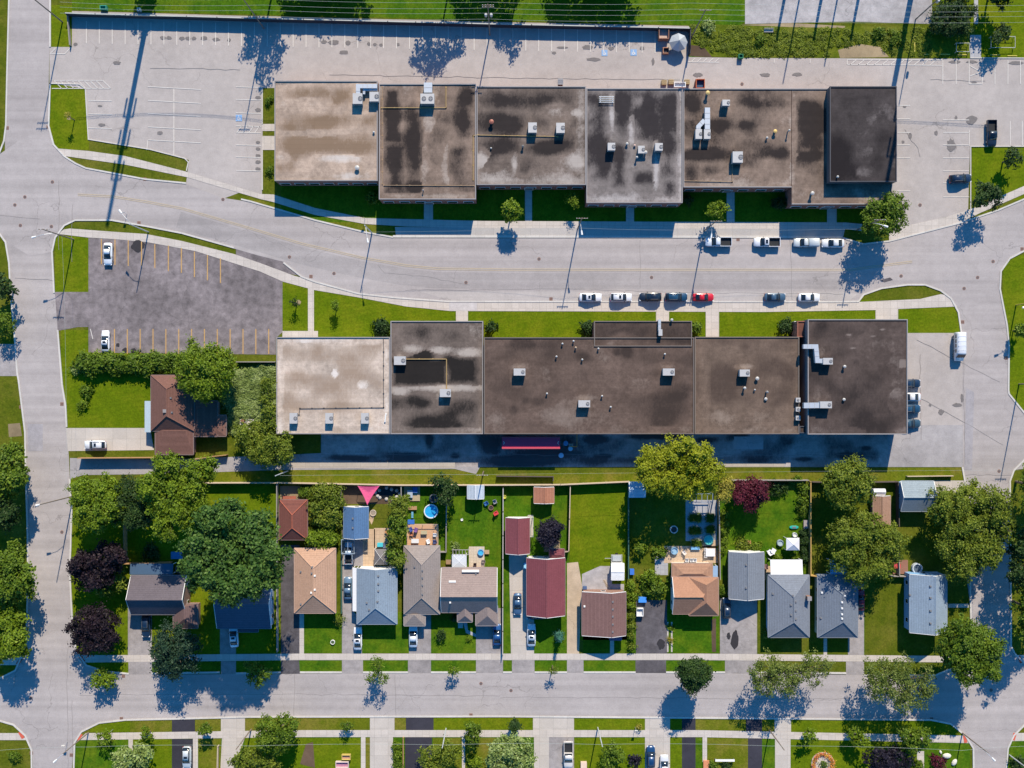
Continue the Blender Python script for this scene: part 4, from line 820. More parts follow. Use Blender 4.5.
def slab_roof(root, c, r, za, zb, m, name='porch_roof', posts=True, t=.1, slope='s'):
    """a lean-to roof part: high edge za, low edge zb on the given side"""
    p0, p1 = at(r[0], r[3], za) - c, at(r[2], r[1], za) - c; x0, y0, x1, y1 = p0.x, p0.y, p1.x, p1.y
    zz = {'s': (zb, zb, za, za), 'n': (za, za, zb, zb), 'e': (za, zb, zb, za), 'w': (zb, za, za, zb)}[slope]
    q = MB(); q.shell([[(x0, y0, zz[0]), (x1, y0, zz[1]), (x1, y1, zz[2]), (x0, y1, zz[3])]], t); o = q.build(name, m, root)
    if posts:
        for (x, y, z) in ((x0 + .15, y0 + .15, zz[0]), (x1 - .15, y0 + .15, zz[1]), (x1 - .15, y1 - .15, zz[2]), (x0 + .15, y1 - .15, zz[3])):
            q = MB(); q.box(x - .06, x + .06, y - .06, y + .06, 0, z - t - .06); q.build('post', m_trimw, o)
    return o
def hip_part(root, c, r, z0, rise, roofc, wallm, apex, name='wing', trim=None, over=.3):
    trim = trim or plain(tuple(.10 + .75 * x for x in roofc), .6)
    """a wing or porch roofed by slopes meeting at apex points (list of one or two image points)"""
    z1 = z0 + rise; p0, p1 = at(r[0], r[3], z0) - c, at(r[2], r[1], z0) - c; x0, y0, x1, y1 = p0.x, p0.y, p1.x, p1.y
    A = [at(a[0], a[1], z1) - c for a in apex]; rb = MB()
    nw, ne, se, sw = (x0, y1, z0), (x1, y1, z0), (x1, y0, z0), (x0, y0, z0)
    if len(A) == 1: P = [[sw, se, A[0]], [se, ne, A[0]], [ne, nw, A[0]], [nw, sw, A[0]]]
    else:   # apex list: north then south, or west then east
        a, b_ = A
        if abs(a.y - b_.y) > abs(a.x - b_.x): P = [[nw, sw, b_, a], [se, ne, a, b_], [ne, nw, a], [sw, se, b_]]
        else: P = [[sw, se, b_, a], [ne, nw, a, b_], [nw, sw, a], [se, ne, b_]]
    wb = MB(); wb.box(x0 + over, x1 - over, y0 + over, y1 - over, 0, z0 - .2); wo = wb.build(name, wallm, root)
    rb.shell([[tuple(q) for q in p] for p in P], .15); rb.build('roof', shingle(roofc), wo)
    gb_ = MB()
    gb_.box(x0, x1, y1 + .003, y1 + .12, z0 - .17, z0 - .01); gb_.box(x0, x1, y0 - .12, y0 - .003, z0 - .17, z0 - .01); gb_.box(x0 - .12, x0 - .003, y0, y1, z0 - .17, z0 - .012); gb_.box(x1 + .003, x1 + .12, y0, y1, z0 - .17, z0 - .012)
    gb_.build('gutter', trim, wo); return wo
def chim(root, c, x, y, ztop, m, w=.8):
    p = at(x, y, ztop) - c; q = MB(); q.box(p.x - w / 2, p.x + w / 2, p.y - w / 2, p.y + w / 2, 2.5, ztop); o = q.build('chimney', m, root)
    q = MB(); q.box(p.x - w / 2 - .06, p.x + w / 2 + .06, p.y - w / 2 - .06, p.y + w / 2 + .06, ztop, ztop + .1); q.build('cap', m_par, o)
br, tanw, wht, bluew, greyw, greenw = brick((.24, .11, .07)), siding((.42, .34, .25)), siding((.72, .71, .68)), siding((.30, .42, .60)), siding((.40, .41, .43)), siding((.45, .55, .50))
BRN = (.165, .085, .068)
r, c = house('brown_bungalow', 'brown hip-roofed bungalow with side wings, beside the hedge and the alley', 'house', (151, 375.2, 194, 431), 3.0, ('y', 166.5), 2.0, BRN, br, (389, 416), vents=[(171, 398), (172, 412.5)])
hip_part(r, c, (155.3, 428.5, 193.3, 454.5), 2.75, .55, (.155, .082, .068), br, [(164, 430.5), (185, 430.5)], 'garage_wing')
hip_part(r, c, (193.6, 401, 217.5, 436.4), 2.8, .6, (.15, .08, .065), br, [(197, 410), (197, 427)], 'bedroom_wing'); hip_part(r, c, (216, 415.3, 226, 436.2), 2.7, .35, (.175, .095, .075), br, [(217.5, 420), (217.5, 430)], 'sunroom')
slab_roof(r, c, (144.2, 401, 150.8, 432.3), 2.7, 2.45, plain((.40, .48, .52), .5), 'awning', slope='w'); chim(r, c, 164.6, 411, 5.0, br, .6)
house('garage', 'red-brown hip-roofed garage with bright red ridges, under the dark maple', 'garage', (279.2, 499.8, 307.4, 539.8), 2.7, ('y', 292), 1.5, (.165, .065, .052), br, (515, 528), capc=(.36, .11, .07), win=(0, 1, 1, 0))
house('house', 'tan hip-roofed house between the black driveway and the blue garage', 'house', (294.3, 548.3, 335.7, 613.2), 3.2, ('y', 313), 2.0, (.43, .268, .185), br, (568.5, 595), vents=[(312.5, 567), (312, 573), (315, 575.5, 1), (315, 589.5, 1), (311.5, 592.5, 1), (299.8, 572.5), (300, 605)])
r, c = house('house', 'dark navy-roofed house shaded by the big maple, pale blue gable facing the black driveway', 'house', (217, 589, 271, 628.5), 3.2, ('x', 604), 2.2, (.085, .105, .15), siding((.45, .55, .68)), (None, None)); hip_part(r, c, (238, 624, 258, 632), 2.7, .5, (.055, .062, .085), wht, [(244, 625), (252, 625)], 'porch')
house('garage', 'blue-shingled garage with two dark roof vents, below the pink shade sail', 'garage', (343.7, 506.8, 368.4, 538.2), 2.7, ('y', 354.3), 1.4, (.085, .165, .30), wht, (None, None), vents=[(353, 518.5), (353, 528)], win=(1, 1, 1, 0))
r, c = house('house', 'blue-grey shingled house with a long white side awning', 'house', (357, 568.3, 397, 624.2), 3.2, ('y', 375.3), 2.1, (.215, .27, .33), wht, (None, 608.3), vents=[(378.3, 576), (378.3, 584), (378.3, 591), (377.5, 601.5), (366.5, 603.5), (369, 610)], capc=(.25, .31, .37))
slab_roof(r, c, (352.3, 568, 357.4, 611.5), 2.9, 2.6, plain((.72, .72, .72), .5), 'awning', slope='w')
r, c = house('house', 'grey-taupe hip-roofed house behind the wooden deck, small hipped porch in front', 'house', (404, 545.8, 439.8, 614.2), 3.2, ('y', 421.5), 1.9, (.265, .225, .205), br, (565, 598), vents=[(422.3, 570.3), (422.3, 577.5), (422.3, 585), (422.3, 594), (414.5, 567)])
hip_part(r, c, (404, 613.5, 425.2, 625.8), 2.8, .9, (.28, .235, .21), br, [(414, 614.8)], 'porch')
r, c = house('house', 'taupe house with sunlit rear slope and shaded front slope, two front gables', 'house', (441.4, 567.8, 497, 612.5), 3.2, ('x', 596.8), 2.7, (.265, .205, .185), br, (None, None), vents=[(475.5, 575.5), (450, 603, 1)])
hip_part(r, c, (457.5, 606, 472.3, 622), 2.8, 1.1, (.24, .19, .18), br, [(465, 609), (465, 616)], 'porch'); hip_part(r, c, (475.8, 606, 497.6, 625.6), 2.9, 1.4, (.25, .20, .185), br, [(487.5, 608), (487.5, 616)], 'garage_wing')
for x0_, x1_, y_ in ((462, 479, 571.2), (449, 456, 581)):
    p0, p1 = at(x0_, y_ + .9, 4) - c, at(x1_, y_ - .9, 4) - c; q = MB(); q.box(p0.x, p1.x, p0.y, p1.y, 3.3, 4.15 if y_ < 575 else 4.75); q.build('skylight', m_trimw, r)
r, c = house('house', 'maroon-shingled gabled house beside the concrete driveway with three cars', 'house', (526.7, 558, 565, 615.6), 3.2, ('y', 546.6), 2.1, (.195, .058, .068), wht, (None, None), capc=(.23, .075, .085)); hip_part(r, c, (549.5, 549, 564.3, 558.8), 2.7, .5, (.17, .055, .065), wht, [(553, 555), (561, 555)], 'rear_porch')
house('garage', 'maroon-shingled gabled garage beside the purple-black tree', 'garage', (505.7, 517.8, 529.6, 553.7), 2.7, ('y', 518.2), 1.4, (.20, .062, .072), wht, (None, None), win=(0, 1, 1, 0))
r, c = house('house', 'mauve-brown house with white rear gable, between the gravel strip and the hedge', 'house', (582, 592, 625.9, 635.5), 3.3, ('y', 611.8), 1.6, (.185, .105, .095), br, (None, None), vents=[(612.5, 601.5), (612.5, 609), (612.5, 616.3), (612.5, 624), (612.5, 631.5), (584.8, 607.5, 1)])
slab_roof(r, c, (609.5, 635, 622, 641), 2.9, 2.6, plain((.12, .08, .16), .6), 'awning')
OR = (.36, .195, .125)
r, c = house('house', 'orange-tan shingled house with several roof wings, below the tan patio', 'house', (672.6, 577, 711, 614), 3.2, ('x', 597.3), 2.1, OR, wht, (None, 703)); hip_part(r, c, (689, 577.5, 718.4, 615.5), 3.25, 2.0, (.32, .175, .115), wht, [(706.5, 585), (706.5, 603)], 'front_wing')
hip_part(r, c, (672, 563.5, 712.5, 578), 2.9, .6, (.35, .20, .13), wht, [(684, 574), (702, 574)], 'rear_wing'); slab_roof(r, c, (712.6, 566, 718, 577.5), 2.7, 2.5, plain((.25, .36, .50), .5), 'awning', slope='e')
house('garage', 'slate-grey gabled garage at the head of the wide dark driveway', 'garage', (729, 552, 764, 598.8), 2.9, ('y', 747.9), 1.6, (.185, .205, .235), wht, (None, None), vents=[(745.8, 564.8), (745.8, 587.8)], win=(0, 1, 2, 0))
r, c = house('house', 'slate-grey hip-roofed house with white rear sunroom and brick chimney', 'house', (768.2, 575, 809.3, 637.4), 3.2, ('y', 794), 2.1, (.18, .20, .235), bluew, (597.5, 622.5), vents=[(774.5, 595.3), (792.5, 595.5), (790.8, 605), (795.5, 601.5), (790.8, 615), (795.5, 610.5), (795.5, 619)])
slab_roof(r, c, (770.8, 560, 802.9, 575.4), 3.1, 2.7, plain((.78, .78, .77), .45), 'sunroom_roof', slope='n'); chim(r, c, 809.5, 598.6, 5.0, br, .8)
r, c = house('house', 'slate-grey hip-roofed house with four white roof vents and pale green side wall', 'house', (817.5, 574.7, 857.8, 637.4), 3.2, ('y', 843.4), 2.1, (.16, .185, .225), greenw, (595, 622.3), vents=[(841.5, 602, 1), (841.5, 608, 1), (841.5, 614, 1), (841.5, 618.3, 1), (823.8, 594, 1), (823, 619.8), (844.5, 595.5, 1)])
slab_roof(r, c, (830.5, 560, 851.7, 575), 3.0, 2.6, plain((.22, .42, .68), .4), 'sunroom_roof', slope='n')
house('house', 'pale blue shingled corner house with blue walls beside the side street', 'house', (909.7, 574.6, 947, 632.5), 4.0, ('y', 935.6), 2.2, (.235, .30, .375), siding((.20, .38, .62)), (None, None), vents=[(930.5, 586.5), (930.5, 598), (930.5, 611), (930.5, 623.5), (913.3, 597)], win=(1, 2, 2, 3))
house('garage', 'grey-blue gabled garage with white eave by the beige parking pad', 'garage', (901, 481, 933.7, 511.3), 3.0, ('x', 497.6), 1.8, (.235, .28, .31), siding((.24, .42, .66)), (None, None), win=(0, 1, 1, 1))
house('garage', 'narrow tan-roofed garage hidden among the olive trees', 'garage', (873.2, 496, 890.4, 526), 2.7, ('y', 882.5), .9, (.33, .20, .14), br, (None, None), win=(0, 0, 1, 0))
r, c = house('house', 'purple-grey roofed corner house with dark front slope, behind the dark round spruce', 'house', (131, 575.5, 186, 614.5), 3.2, ('x', 600), 2.7, (.115, .10, .115), br, (None, None)); hip_part(r, c, (173.2, 604, 197.6, 628.3), 2.9, 1.4, (.15, .098, .095), br, [(184, 607), (184, 619)], 'porch')
slab_roof(r, c, (129.6, 564, 172.6, 574.6), 2.8, 2.4, plain((.05, .09, .15), .4), 'awning', slope='n')
# sheds
house('garden_shed', 'tan-orange gabled shed in the lawn behind the maroon garage', 'shed', (534, 487.2, 554, 503.2), 2.3, ('y', 544.8), .7, (.36, .16, .10), wht, (None, None), over=.12, win=(0, 0, 1, 0))
house('garden_shed', 'pale metal gabled shed at the back of the wide lawn with the red chair', 'shed', (467.4, 485.4, 483.9, 498.8), 2.4, ('y', 475.5), .6, (.42, .48, .54), wht, (None, None), over=.12, win=(0, 0, 1, 0), capc=(.7, .72, .75))
house('garden_shed', 'blue-and-white metal shed in the shade by the yellow-green tree', 'shed', (629.2, 482, 645.3, 497.3), 2.3, ('x', 489.5), .5, (.42, .52, .62), wht, (None, None), over=.12, win=(0, 0, 1, 0))
house('garden_shed', 'white box shed with pale roof beside the grey gravel pad', 'shed', (611.5, 563.4, 623.9, 580), 2.4, ('x', 572), .25, (.74, .74, .73), wht, (None, None), over=.1, win=(0, 0, 1, 0))
house('garden_shed', 'small white shed touching the north end of the narrow tan garage', 'shed', (874, 489, 885, 495.2), 2.3, ('x', 492), .3, (.66, .66, .65), wht, (None, None), over=.1, win=(0, 0, 1, 0))
# ================================================================ VEHICLES
m_tyre = plain((.02, .02, .02), .9); m_rim = plain((.45, .45, .47), .35, .6); m_lamp = plain((.75, .77, .8), .2); m_tail = plain((.35, .02, .02), .3); m_bed = plain((.02, .022, .026), .8)
def ring(x, w, zb, zt, r=.12):
    r = min(r, (zt - zb) * .45, w * .45)
    return [(x, -w + r, zb), (x, w - r, zb), (x, w, zb + r), (x, w, zt - r), (x, w - r, zt), (x, -w + r, zt), (x, -w, zt - r), (x, -w, zb + r)]
def carroot(L, W, wheelx, wr, label, name='parked_car', cat='car'):
    root = thing(name, (0, 0, 0), label, cat)
    for x in wheelx:
        for s_ in (-1, 1):
            q = MB(); q.tube((x, s_ * (W / 2 - .23), wr), (x, s_ * (W / 2 - .01), wr), wr, n=16); w = q.build('wheel', m_tyre, root)
            q = MB(); q.tube((x, s_ * (W / 2 - .02), wr), (x, s_ * (W / 2 + .012), wr), wr * .6, n=12); q.build('rim', m_rim, w)
    return root
def lamps(root, L, W, z):
    for s_ in (-1, 1):
        q = MB(); q.box(L / 2 - .28, L / 2 - .02, s_ * W * .36 - .17, s_ * W * .36 + .17, z - .07, z + .08); q.build('headlight', m_lamp, root)
        q = MB(); q.box(-L / 2 + .0, -L / 2 + .16, s_ * W * .38 - .15, s_ * W * .38 + .15, z, z + .2); q.build('tail_light', m_tail, root)
        q = MB(); q.box(L * .13, L * .13 + .16, s_ * (W / 2 + .07) - .09, s_ * (W / 2 + .07) + .09, .95, 1.08); q.build('mirror', None, root).data.materials.append(carpaint((.05, .05, .05)))
def sedan(suv=False, sunroof=False):
    L, W = (4.75, 1.86) if suv else (4.85, 1.84); hgt = 1.72 if suv else 1.45; bz = 1.08 if suv else .95
    root = carroot(L, W, (-1.4, 1.42), .34, '', 'parked_car', 'car'); h = L / 2; w = W / 2
    P = bpy.data.materials['car_default']
    q = MB(); q.loft([ring(-h, w * .74, .4, bz - .15), ring(-h + .12, w * .92, .28, bz - .02), ring(-h + .9, w, .2, bz + .03), ring(0, w, .18, bz + .01), ring(h - 1.35, w, .2, bz - .02), ring(h - .5, w * .95, .22, bz - .12), ring(h - .1, w * .80, .28, bz - .22), ring(h, w * .6, .36, bz - .30)]); q.build('body', P, root, True)
    q = MB()
    if suv: gl = [ring(-h + .12, w * .78, bz - .02, bz + .04), ring(-h + .5, w * .78, bz - .02, hgt - .04), ring(-.2, w * .80, bz - .02, hgt), ring(.35, w * .78, bz - .02, hgt - .04), ring(1.15, w * .84, bz - .03, bz + .02)]
    else: gl = [ring(-h + .55, w * .80, bz - .02, bz + .05), ring(-1.05, w * .74, bz - .02, hgt - .05), ring(-.5, w * .72, bz - .02, hgt), ring(.2, w * .72, bz - .02, hgt - .03), ring(1.12, w * .85, bz - .03, bz + .02)]
    q.loft(gl); q.build('glasshouse', glassm(), root, True)
    q = MB(); xa, xb = (-h + .62, .28) if suv else (-.98, .12); q.loft([ring(xa, w * .66, hgt - .05, hgt + .012, .05), ring((xa + xb) / 2, w * .70, hgt - .05, hgt + .03, .05), ring(xb, w * .66, hgt - .06, hgt + .0, .05)]); ro = q.build('roof_panel', P, root, True)
    if suv:
        for s_ in (-1, 1):
            q = MB(); q.tube((xa + .2, s_ * w * .62, hgt + .06), (xb - .2, s_ * w * .62, hgt + .06), .03, n=6); q.build('roof_rail', m_unitd, ro)
    if sunroof: q = MB(); q.box(-.55, -.05, -.38, .38, hgt + .005, hgt + .04); q.build('sunroof', glassm(), ro)
    q = MB(); q.strip([(h - 1.3, -w * .55), (h - .5, -w * .45)], -.012, .012, bz - .04, bz - .018); lamps(root, L, W, bz - .34); return root
def pickup(cap=False, sunroof=False):
    L, W, bz, hgt = 5.7, 1.98, 1.18, 1.86; h, w = L / 2, W / 2; root = carroot(L, W, (-1.75, 1.8), .40, '', 'pickup_truck', 'pickup truck'); P = bpy.data.materials['car_default']
    q = MB(); q.loft([ring(-.35, w, .35, bz), ring(1.2, w, .35, bz), ring(h - .6, w * .97, .38, bz - .04), ring(h - .1, w * .86, .42, bz - .14), ring(h, w * .75, .48, bz - .25)]); q.build('body', P, root, True)
    b_ = MB(); b_.box(-h, -.36, -w, -w + .09, .45, bz + .02); b_.box(-h, -.36, w - .09, w, .45, bz + .02); b_.box(-h, -h + .09, -w + .09, w - .09, .45, bz + .02); b_.box(-.46, -.36, -w + .09, w - .09, .45, bz + .02); b_.box(-h + .09, -.46, -w + .09, w - .09, .45, .62); bd = b_.build('bed', P, root)
    b_ = MB(); b_.box(-h + .10, -.47, -w + .10, w - .10, .622, .66); b_.build('bed_liner', m_bed, bd)
    if cap:
        q = MB(); q.loft([ring(-h + .02, w * .92, bz + .02, hgt - .1), ring(-h + .3, w * .9, bz + .02, hgt), ring(-.4, w * .9, bz + .02, hgt)]); q.build('bed_cap', P, root, True)
    q = MB(); q.loft([ring(-.34, w * .84, bz - .02, hgt - .12), ring(-.18, w * .80, bz - .02, hgt), ring(.75, w * .80, bz - .02, hgt - .02), ring(1.55, w * .88, bz - .03, bz + .02)]); q.build('glasshouse', glassm(), root, True)
    q = MB(); q.loft([ring(-.22, w * .74, hgt - .05, hgt + .02, .05), ring(.72, w * .74, hgt - .05, hgt + .01, .05)]); ro = q.build('roof_panel', P, root, True)
    if sunroof: q = MB(); q.box(.0, .5, -.45, .45, hgt, hgt + .035); q.build('sunroof', glassm(), ro)
    lamps(root, L, W, bz - .42); return root
def van():
    L, W, hgt = 6.2, 2.1, 2.55; h, w = L / 2, W / 2; root = carroot(L, W, (-1.9, 1.9), .38, '', 'cargo_van', 'van'); P = bpy.data.materials['car_default']
    q = MB(); q.loft([ring(-h, w * .96, .35, hgt - .1, .35), ring(-h + .3, w, .3, hgt, .4), ring(1.3, w, .3, hgt, .4), ring(1.65, w, .3, hgt - .12, .35), ring(2.35, w * .96, .3, 1.35, .15), ring(h - .1, w * .85, .35, 1.05, .15), ring(h, w * .7, .4, .9, .12)]); q.build('body', P, root, True)
    q = MB(); q.loft([[(1.72, -w * .82, hgt - .16), (1.72, w * .82, hgt - .16), (2.34, w * .86, 1.40), (2.34, -w * .86, 1.40)], [(1.74, -w * .82, hgt - .11), (1.74, w * .82, hgt - .11), (2.38, w * .86, 1.44), (2.38, -w * .86, 1.44)]]); q.build('windscreen', glassm(), root)
    for s_ in (-1, 1):
        for x in (-2.2, -1.2, -.2, .9):
            q = MB(); q.box(x - .4, x + .4, s_ * (w + .002) - .012, s_ * (w + .004) + .012, 1.45, 2.05); q.build('window', glassm(), root)
    q = MB()
    for x in (-2.2, -1.2, -.2, .8): q.box(x - .04, x + .04, -w * .8, w * .8, hgt, hgt + .05)
    q.build('roof_rib', m_trimw, root); lamps(root, L, W, .75); return root
_m, _nt2, _o = _nt('car_default'); finish(_nt2, _o, (.5, .5, .5), .35)
PROTO = {'sedan': sedan(), 'sunroof_sedan': sedan(sunroof=True), 'suv': sedan(True), 'sunroof_suv': sedan(True, True), 'pickup': pickup(), 'cap_pickup': pickup(True), 'sun_pickup': pickup(False, True), 'van': van()}
index_kids()
USED = set()
def park(kind, x, y, deg, col, label, group=None, scale=1):
    p = PROTO[kind]
    if kind in USED: o = copy_tree(p)
    else: o = p; USED.add(kind)
    PLACED.append((kind, o, x, y, deg, col, label, group, scale))
PLACED = []
G1 = 'cars parked along the south kerb of the main road'; G2 = 'trucks parked along the north kerb of the main road'; G3 = 'cars nosed against the tallest unit'; G4 = 'cars standing on house driveways'
WHT, SIL, NAV, BLU, RED, BLK, DKB = (.74, .75, .77), (.52, .55, .58), (.012, .03, .065), (.03, .10, .22), (.55, .012, .025), (.012, .022, .04), (.015, .06, .12)
park('sunroof_sedan', 590.5, 297.4, 0, WHT, 'white sedan with dark sunroof, first of the five parked cars ending with the red one', G1)
park('sunroof_suv', 621, 297.4, 0, WHT, 'white hatchback with a long dark glass roof behind the white sunroof sedan', G1, .98)
park('suv', 650.3, 297, 180, BLK, 'black four-wheel drive parked between the white hatchback and the dark blue wagon', G1)
park('suv', 676.2, 297.2, 0, DKB, 'dark teal-blue wagon parked right behind the red car', G1)
park('sedan', 703.3, 297.3, 0, RED, 'bright red sedan on the main road opposite the first white pickup', G1, .93)
park('sedan', 775, 297.2, 0, (.05, .10, .16), 'dark blue sedan with pale roof parked alone behind the last white sedan', G1, .95)
park('sedan', 809, 297.5, 0, WHT, 'white sedan at the front of the south kerb row, nearest the side street', G1, .97)
park('pickup', 718.3, 242, 180, (.70, .74, .78), 'white pickup with open dark bed standing in the small tree shadow', G2)
park('sun_pickup', 766.7, 242.3, 180, WHT, 'white pickup with dark sunroof and open bed, second in the north kerb row', G2)
park('cap_pickup', 806, 242.7, 180, (.60, .63, .62), 'silver pickup with covered bed in front of the small white sedan', G2, .95)
park('sedan', 833, 243.2, 180, (.68, .70, .72), 'silver-white sedan last in the north kerb row by the leafy tree', G2)
park('sedan', 108, 254, -90, (.72, .76, .80), 'silver-white car in the top row of the dark yellow-lined car park', 'cars in the dark car park')
park('sunroof_sedan', 105.5, 341, 90, WHT, 'white car in the bottom row of the dark car park by the hedge', 'cars in the dark car park', .95)
park('sunroof_suv', 95.5, 444.8, 180, WHT, 'white hatchback with black roof on the brown bungalow driveway', G4, .98)
park('van', 958.5, 346.8, -90, WHT, 'long white van beside the side street near the tallest unit')
park('suv', 909.2, 383.5, 0, NAV, 'navy car, topmost of the four nosed to the tallest unit', G3); park('sedan', 909.2, 397, 180, WHT, 'white car between the navy and blue cars at the tallest unit', G3)
park('suv', 909.2, 408.8, 0, DKB, 'blue hatchback just below the white car at the tallest unit', G3); park('sedan', 909.4, 423.5, 0, (.03, .07, .11), 'dark blue car, bottom one of the four by the tallest unit', G3)
park('pickup', 991.3, 133.5, -90, BLK, 'large black pickup parked by the lawn in the north-east car park'); park('suv', 960, 178.8, 3, NAV, 'navy four-wheel drive in a marked bay beside the small lawn trees')
park('pickup', 348.6, 553, 90, (.42, .52, .62), 'blue-white pickup under the open carport frame', G4, .85); park('sedan', 348, 588, 90, (.12, .20, .30), 'slate blue sedan beside the long white awning', G4)
park('sunroof_sedan', 357.8, 638.5, 90, WHT, 'white sedan on the driveway in front of the blue-grey house', G4); park('sedan', 413.3, 636, 90, (.66, .72, .78), 'silver sedan on the driveway below the small hipped porch', G4)
park('sedan', 497.2, 634.5, 90, (.02, .09, .26), 'royal blue sedan beside the taupe house garage', G4, .95); park('sedan', 517.6, 604, -90, (.06, .13, .24), 'blue sedan at the side wall of the maroon house', G4, .97)
park('suv', 536, 615.5, 180, NAV, 'navy car parked crosswise under the eave of the maroon house', G4, .85); park('sunroof_sedan', 531.4, 635, 90, (.60, .66, .72), 'silver-blue sedan nearest the street on the concrete driveway', G4)
park('sunroof_sedan', 233.8, 636, 94, (.66, .72, .80), 'white car in the blue shade on the driveway of the navy-roofed house', G4); park('suv', 146.3, 626, -90, NAV, 'navy car hidden in the shade before the purple-grey corner house', G4)
park('suv', 726.5, 608, 90, (.01, .03, .07), 'dark blue car in the shade of the slate-grey garage', G4, .95); park('sedan', 860.5, 600, 90, (.42, .01, .03), 'dark red car beside the house with four white roof vents', G4, .95)
park('sunroof_suv', 187, 757.3, -90, (.50, .55, .58), 'silver van-like car on the dark driveway at the bottom edge', G4); park('pickup', 568.3, 754.5, -90, (.70, .66, .62), 'white pickup with dark bed on the wide driveway below the street', G4)
park('suv', 650.7, 756.5, 90, (.01, .05, .14), 'deep blue four-wheel drive next to a silver car at the bottom edge', G4); park('sunroof_sedan', 664.3, 766, 90, (.60, .62, .66), 'silver car partly out of frame beside the deep blue one', G4)
for kind, o, x, y, deg, col, label, group, scale in PLACED:
    c = at(x, y, 0.75); o.location = (c.x, c.y, .09); o.rotation_euler = (0, 0, R(deg)); o.scale = (scale,) * 3
    o['label'] = label
    if group: o['group'] = group
    pm = carpaint(col)
index_kids()
for kind, o, x, y, deg, col, label, group, scale in PLACED:
    pm = carpaint(col); st = [o]
    while st:
        a = st.pop(); st += KIDS.get(a.name, [])
        if a.type == 'MESH' and a.data.materials and a.data.materials[0] and a.data.materials[0].name == 'car_default':
            a.material_slots[0].link = 'OBJECT'; a.material_slots[0].material = pm
# semi-trailer, skips and bins
c = at(531, 442.8, 3.9); c.z = 0; t = thing('semi_trailer', c, 'long crimson semi-trailer backed along the shaded alley wall', 'trailer'); mr = plain((.52, .045, .10), .6); ms = plain((.42, .07, .09), .6)
q = MB(); q.box(-6.2, 6.2, -1.25, 1.25, 1.15, 3.85); q.build('box_body', mr, t); q = MB(); q.box(-6.22, 6.22, -1.30, -1.02, 3.80, 3.93); q.box(-6.22, 6.22, 1.02, 1.3, 3.80, 3.93); q.build('roof_rail', ms, t)
for x in (-5.0, -3.8):
    for s_ in (-1, 1): q = MB(); q.tube((x, s_ * 1.0, .5), (x, s_ * 1.25, .5), .5, n=16); q.build('wheel', m_tyre, t)
for s_ in (-1, 1): q = MB(); q.box(3.6, 3.8, s_ * .9 - .08, s_ * .9 + .08, .03, 1.15); q.build('landing_leg', m_unitd, t)
q = MB()
for s_ in (-1, 1): q.tube((s_ * 5.9, -.35, 3.87), (s_ * 5.7, 0, 3.90), .05); q.tube((s_ * 5.7, 0, 3.90), (s_ * 5.9, .35, 3.87), .05)
q.build('roof_hook', m_trimw, t)
def skip_bin(x, y, w, d, h, col, label, rz=0, cat='skip', inner=(.03, .03, .04), name='skip_bin'):
    c = at(x, y, h); c.z = .03; t = thing(name, c, label, cat, rz=R(rz)); q = MB(); k = .12
    for a in ((-w / 2, w / 2, -d / 2, -d / 2 + k), (-w / 2, w / 2, d / 2 - k, d / 2), (-w / 2, -w / 2 + k, -d / 2 + k, d / 2 - k), (w / 2 - k, w / 2, -d / 2 + k, d / 2 - k)): q.box(*a, .1, h)
    q.build('shell', plain(col, .7), t); q = MB(); q.box(-w / 2 + k, w / 2 - k, -d / 2 + k, d / 2 - k, .12, h * .55); q.build('load', plain(inner, .9, 0, .4), t)
    q = MB(); q.box(-w / 2 - .06, w / 2 + .06, -d / 2 - .06, -d / 2 - .004, h * .6, h * .72); q.box(-w / 2 - .06, w / 2 + .06, d / 2 + .004, d / 2 + .06, h * .6, h * .72); q.build('stiffener', plain(tuple(a * .8 for a in col), .7), t); return t
skip_bin(700.5, 83.5, 1.9, 2.0, 1.7, (.40, .10, .04), 'orange skip with a blue-black cover beside the pallets', inner=(.03, .07, .14))
skip_bin(664, 33, 2.2, 2.4, 1.8, (.30, .15, .10), 'rusty brown skip filled with pale scrap by the fence', inner=(.45, .34, .28)); skip_bin(666, 50.3, 1.3, 1.3, 1.0, (.45, .22, .13), 'small orange-brown bin beside the big umbrella')
c = at(679, 41, 2.9); c.z = 0.02; t = thing('patio_umbrella', c, 'large grey-white eight-sided patio umbrella at the fence corner', 'umbrella'); q = MB(); ww = MB(); bb2 = MB(); n = 8; Rr = 2.0
for k in range(n):
    a0, a1 = 2 * math.pi * k / n, 2 * math.pi * (k + 1) / n; p = [(Rr * math.cos(a), Rr * math.sin(a), 2.05) for a in (a0, a1)]
    (q if k % 2 else ww).shell([[p[0], p[1], (0, 0, 3.35)]], .03); bb2.tube((0, 0, 3.31), (p[0][0], p[0][1], 2.0), .02, n=5)
q.build('canopy_panel', plain((.36, .38, .40), .8), t); ww.build('canopy_panel', plain((.27, .29, .31), .8), t); bb2.build('rib', m_unitd, t); q = MB(); q.tube((0, 0, 0), (0, 0, 3.45), .04); q.build('pole', m_unitd, t); q = MB(); q.lathe((0, 0, 0), [(.4, 0), (.4, .08), (.08, .16)], 14); q.build('base', m_unitd, t)
def pallet(x, y, label, col=(.40, .30, .17), n=5):
    c = at(x, y, .5); c.z = .03; q = MB()
    for k in range(n):
        for j in range(6): q.box(-.55 + .2 * j, -.43 + .2 * j, -.5, .5, .15 * k + .10, .15 * k + .13)
        for y_ in (-.45, 0, .45): q.box(-.55, .57, y_ - .05, y_ + .05, .15 * k, .15 * k + .098)
    o = q.build('pallet', wood(col)); o.location = c; tag(o, label, 'pallet')
pallet(664, 82.5, 'wooden pallets against the north wall, west end of the row'); pallet(671, 82, 'wooden pallets in the middle of the row at the north wall'); pallet(687, 82, 'wooden pallets beside the orange skip')
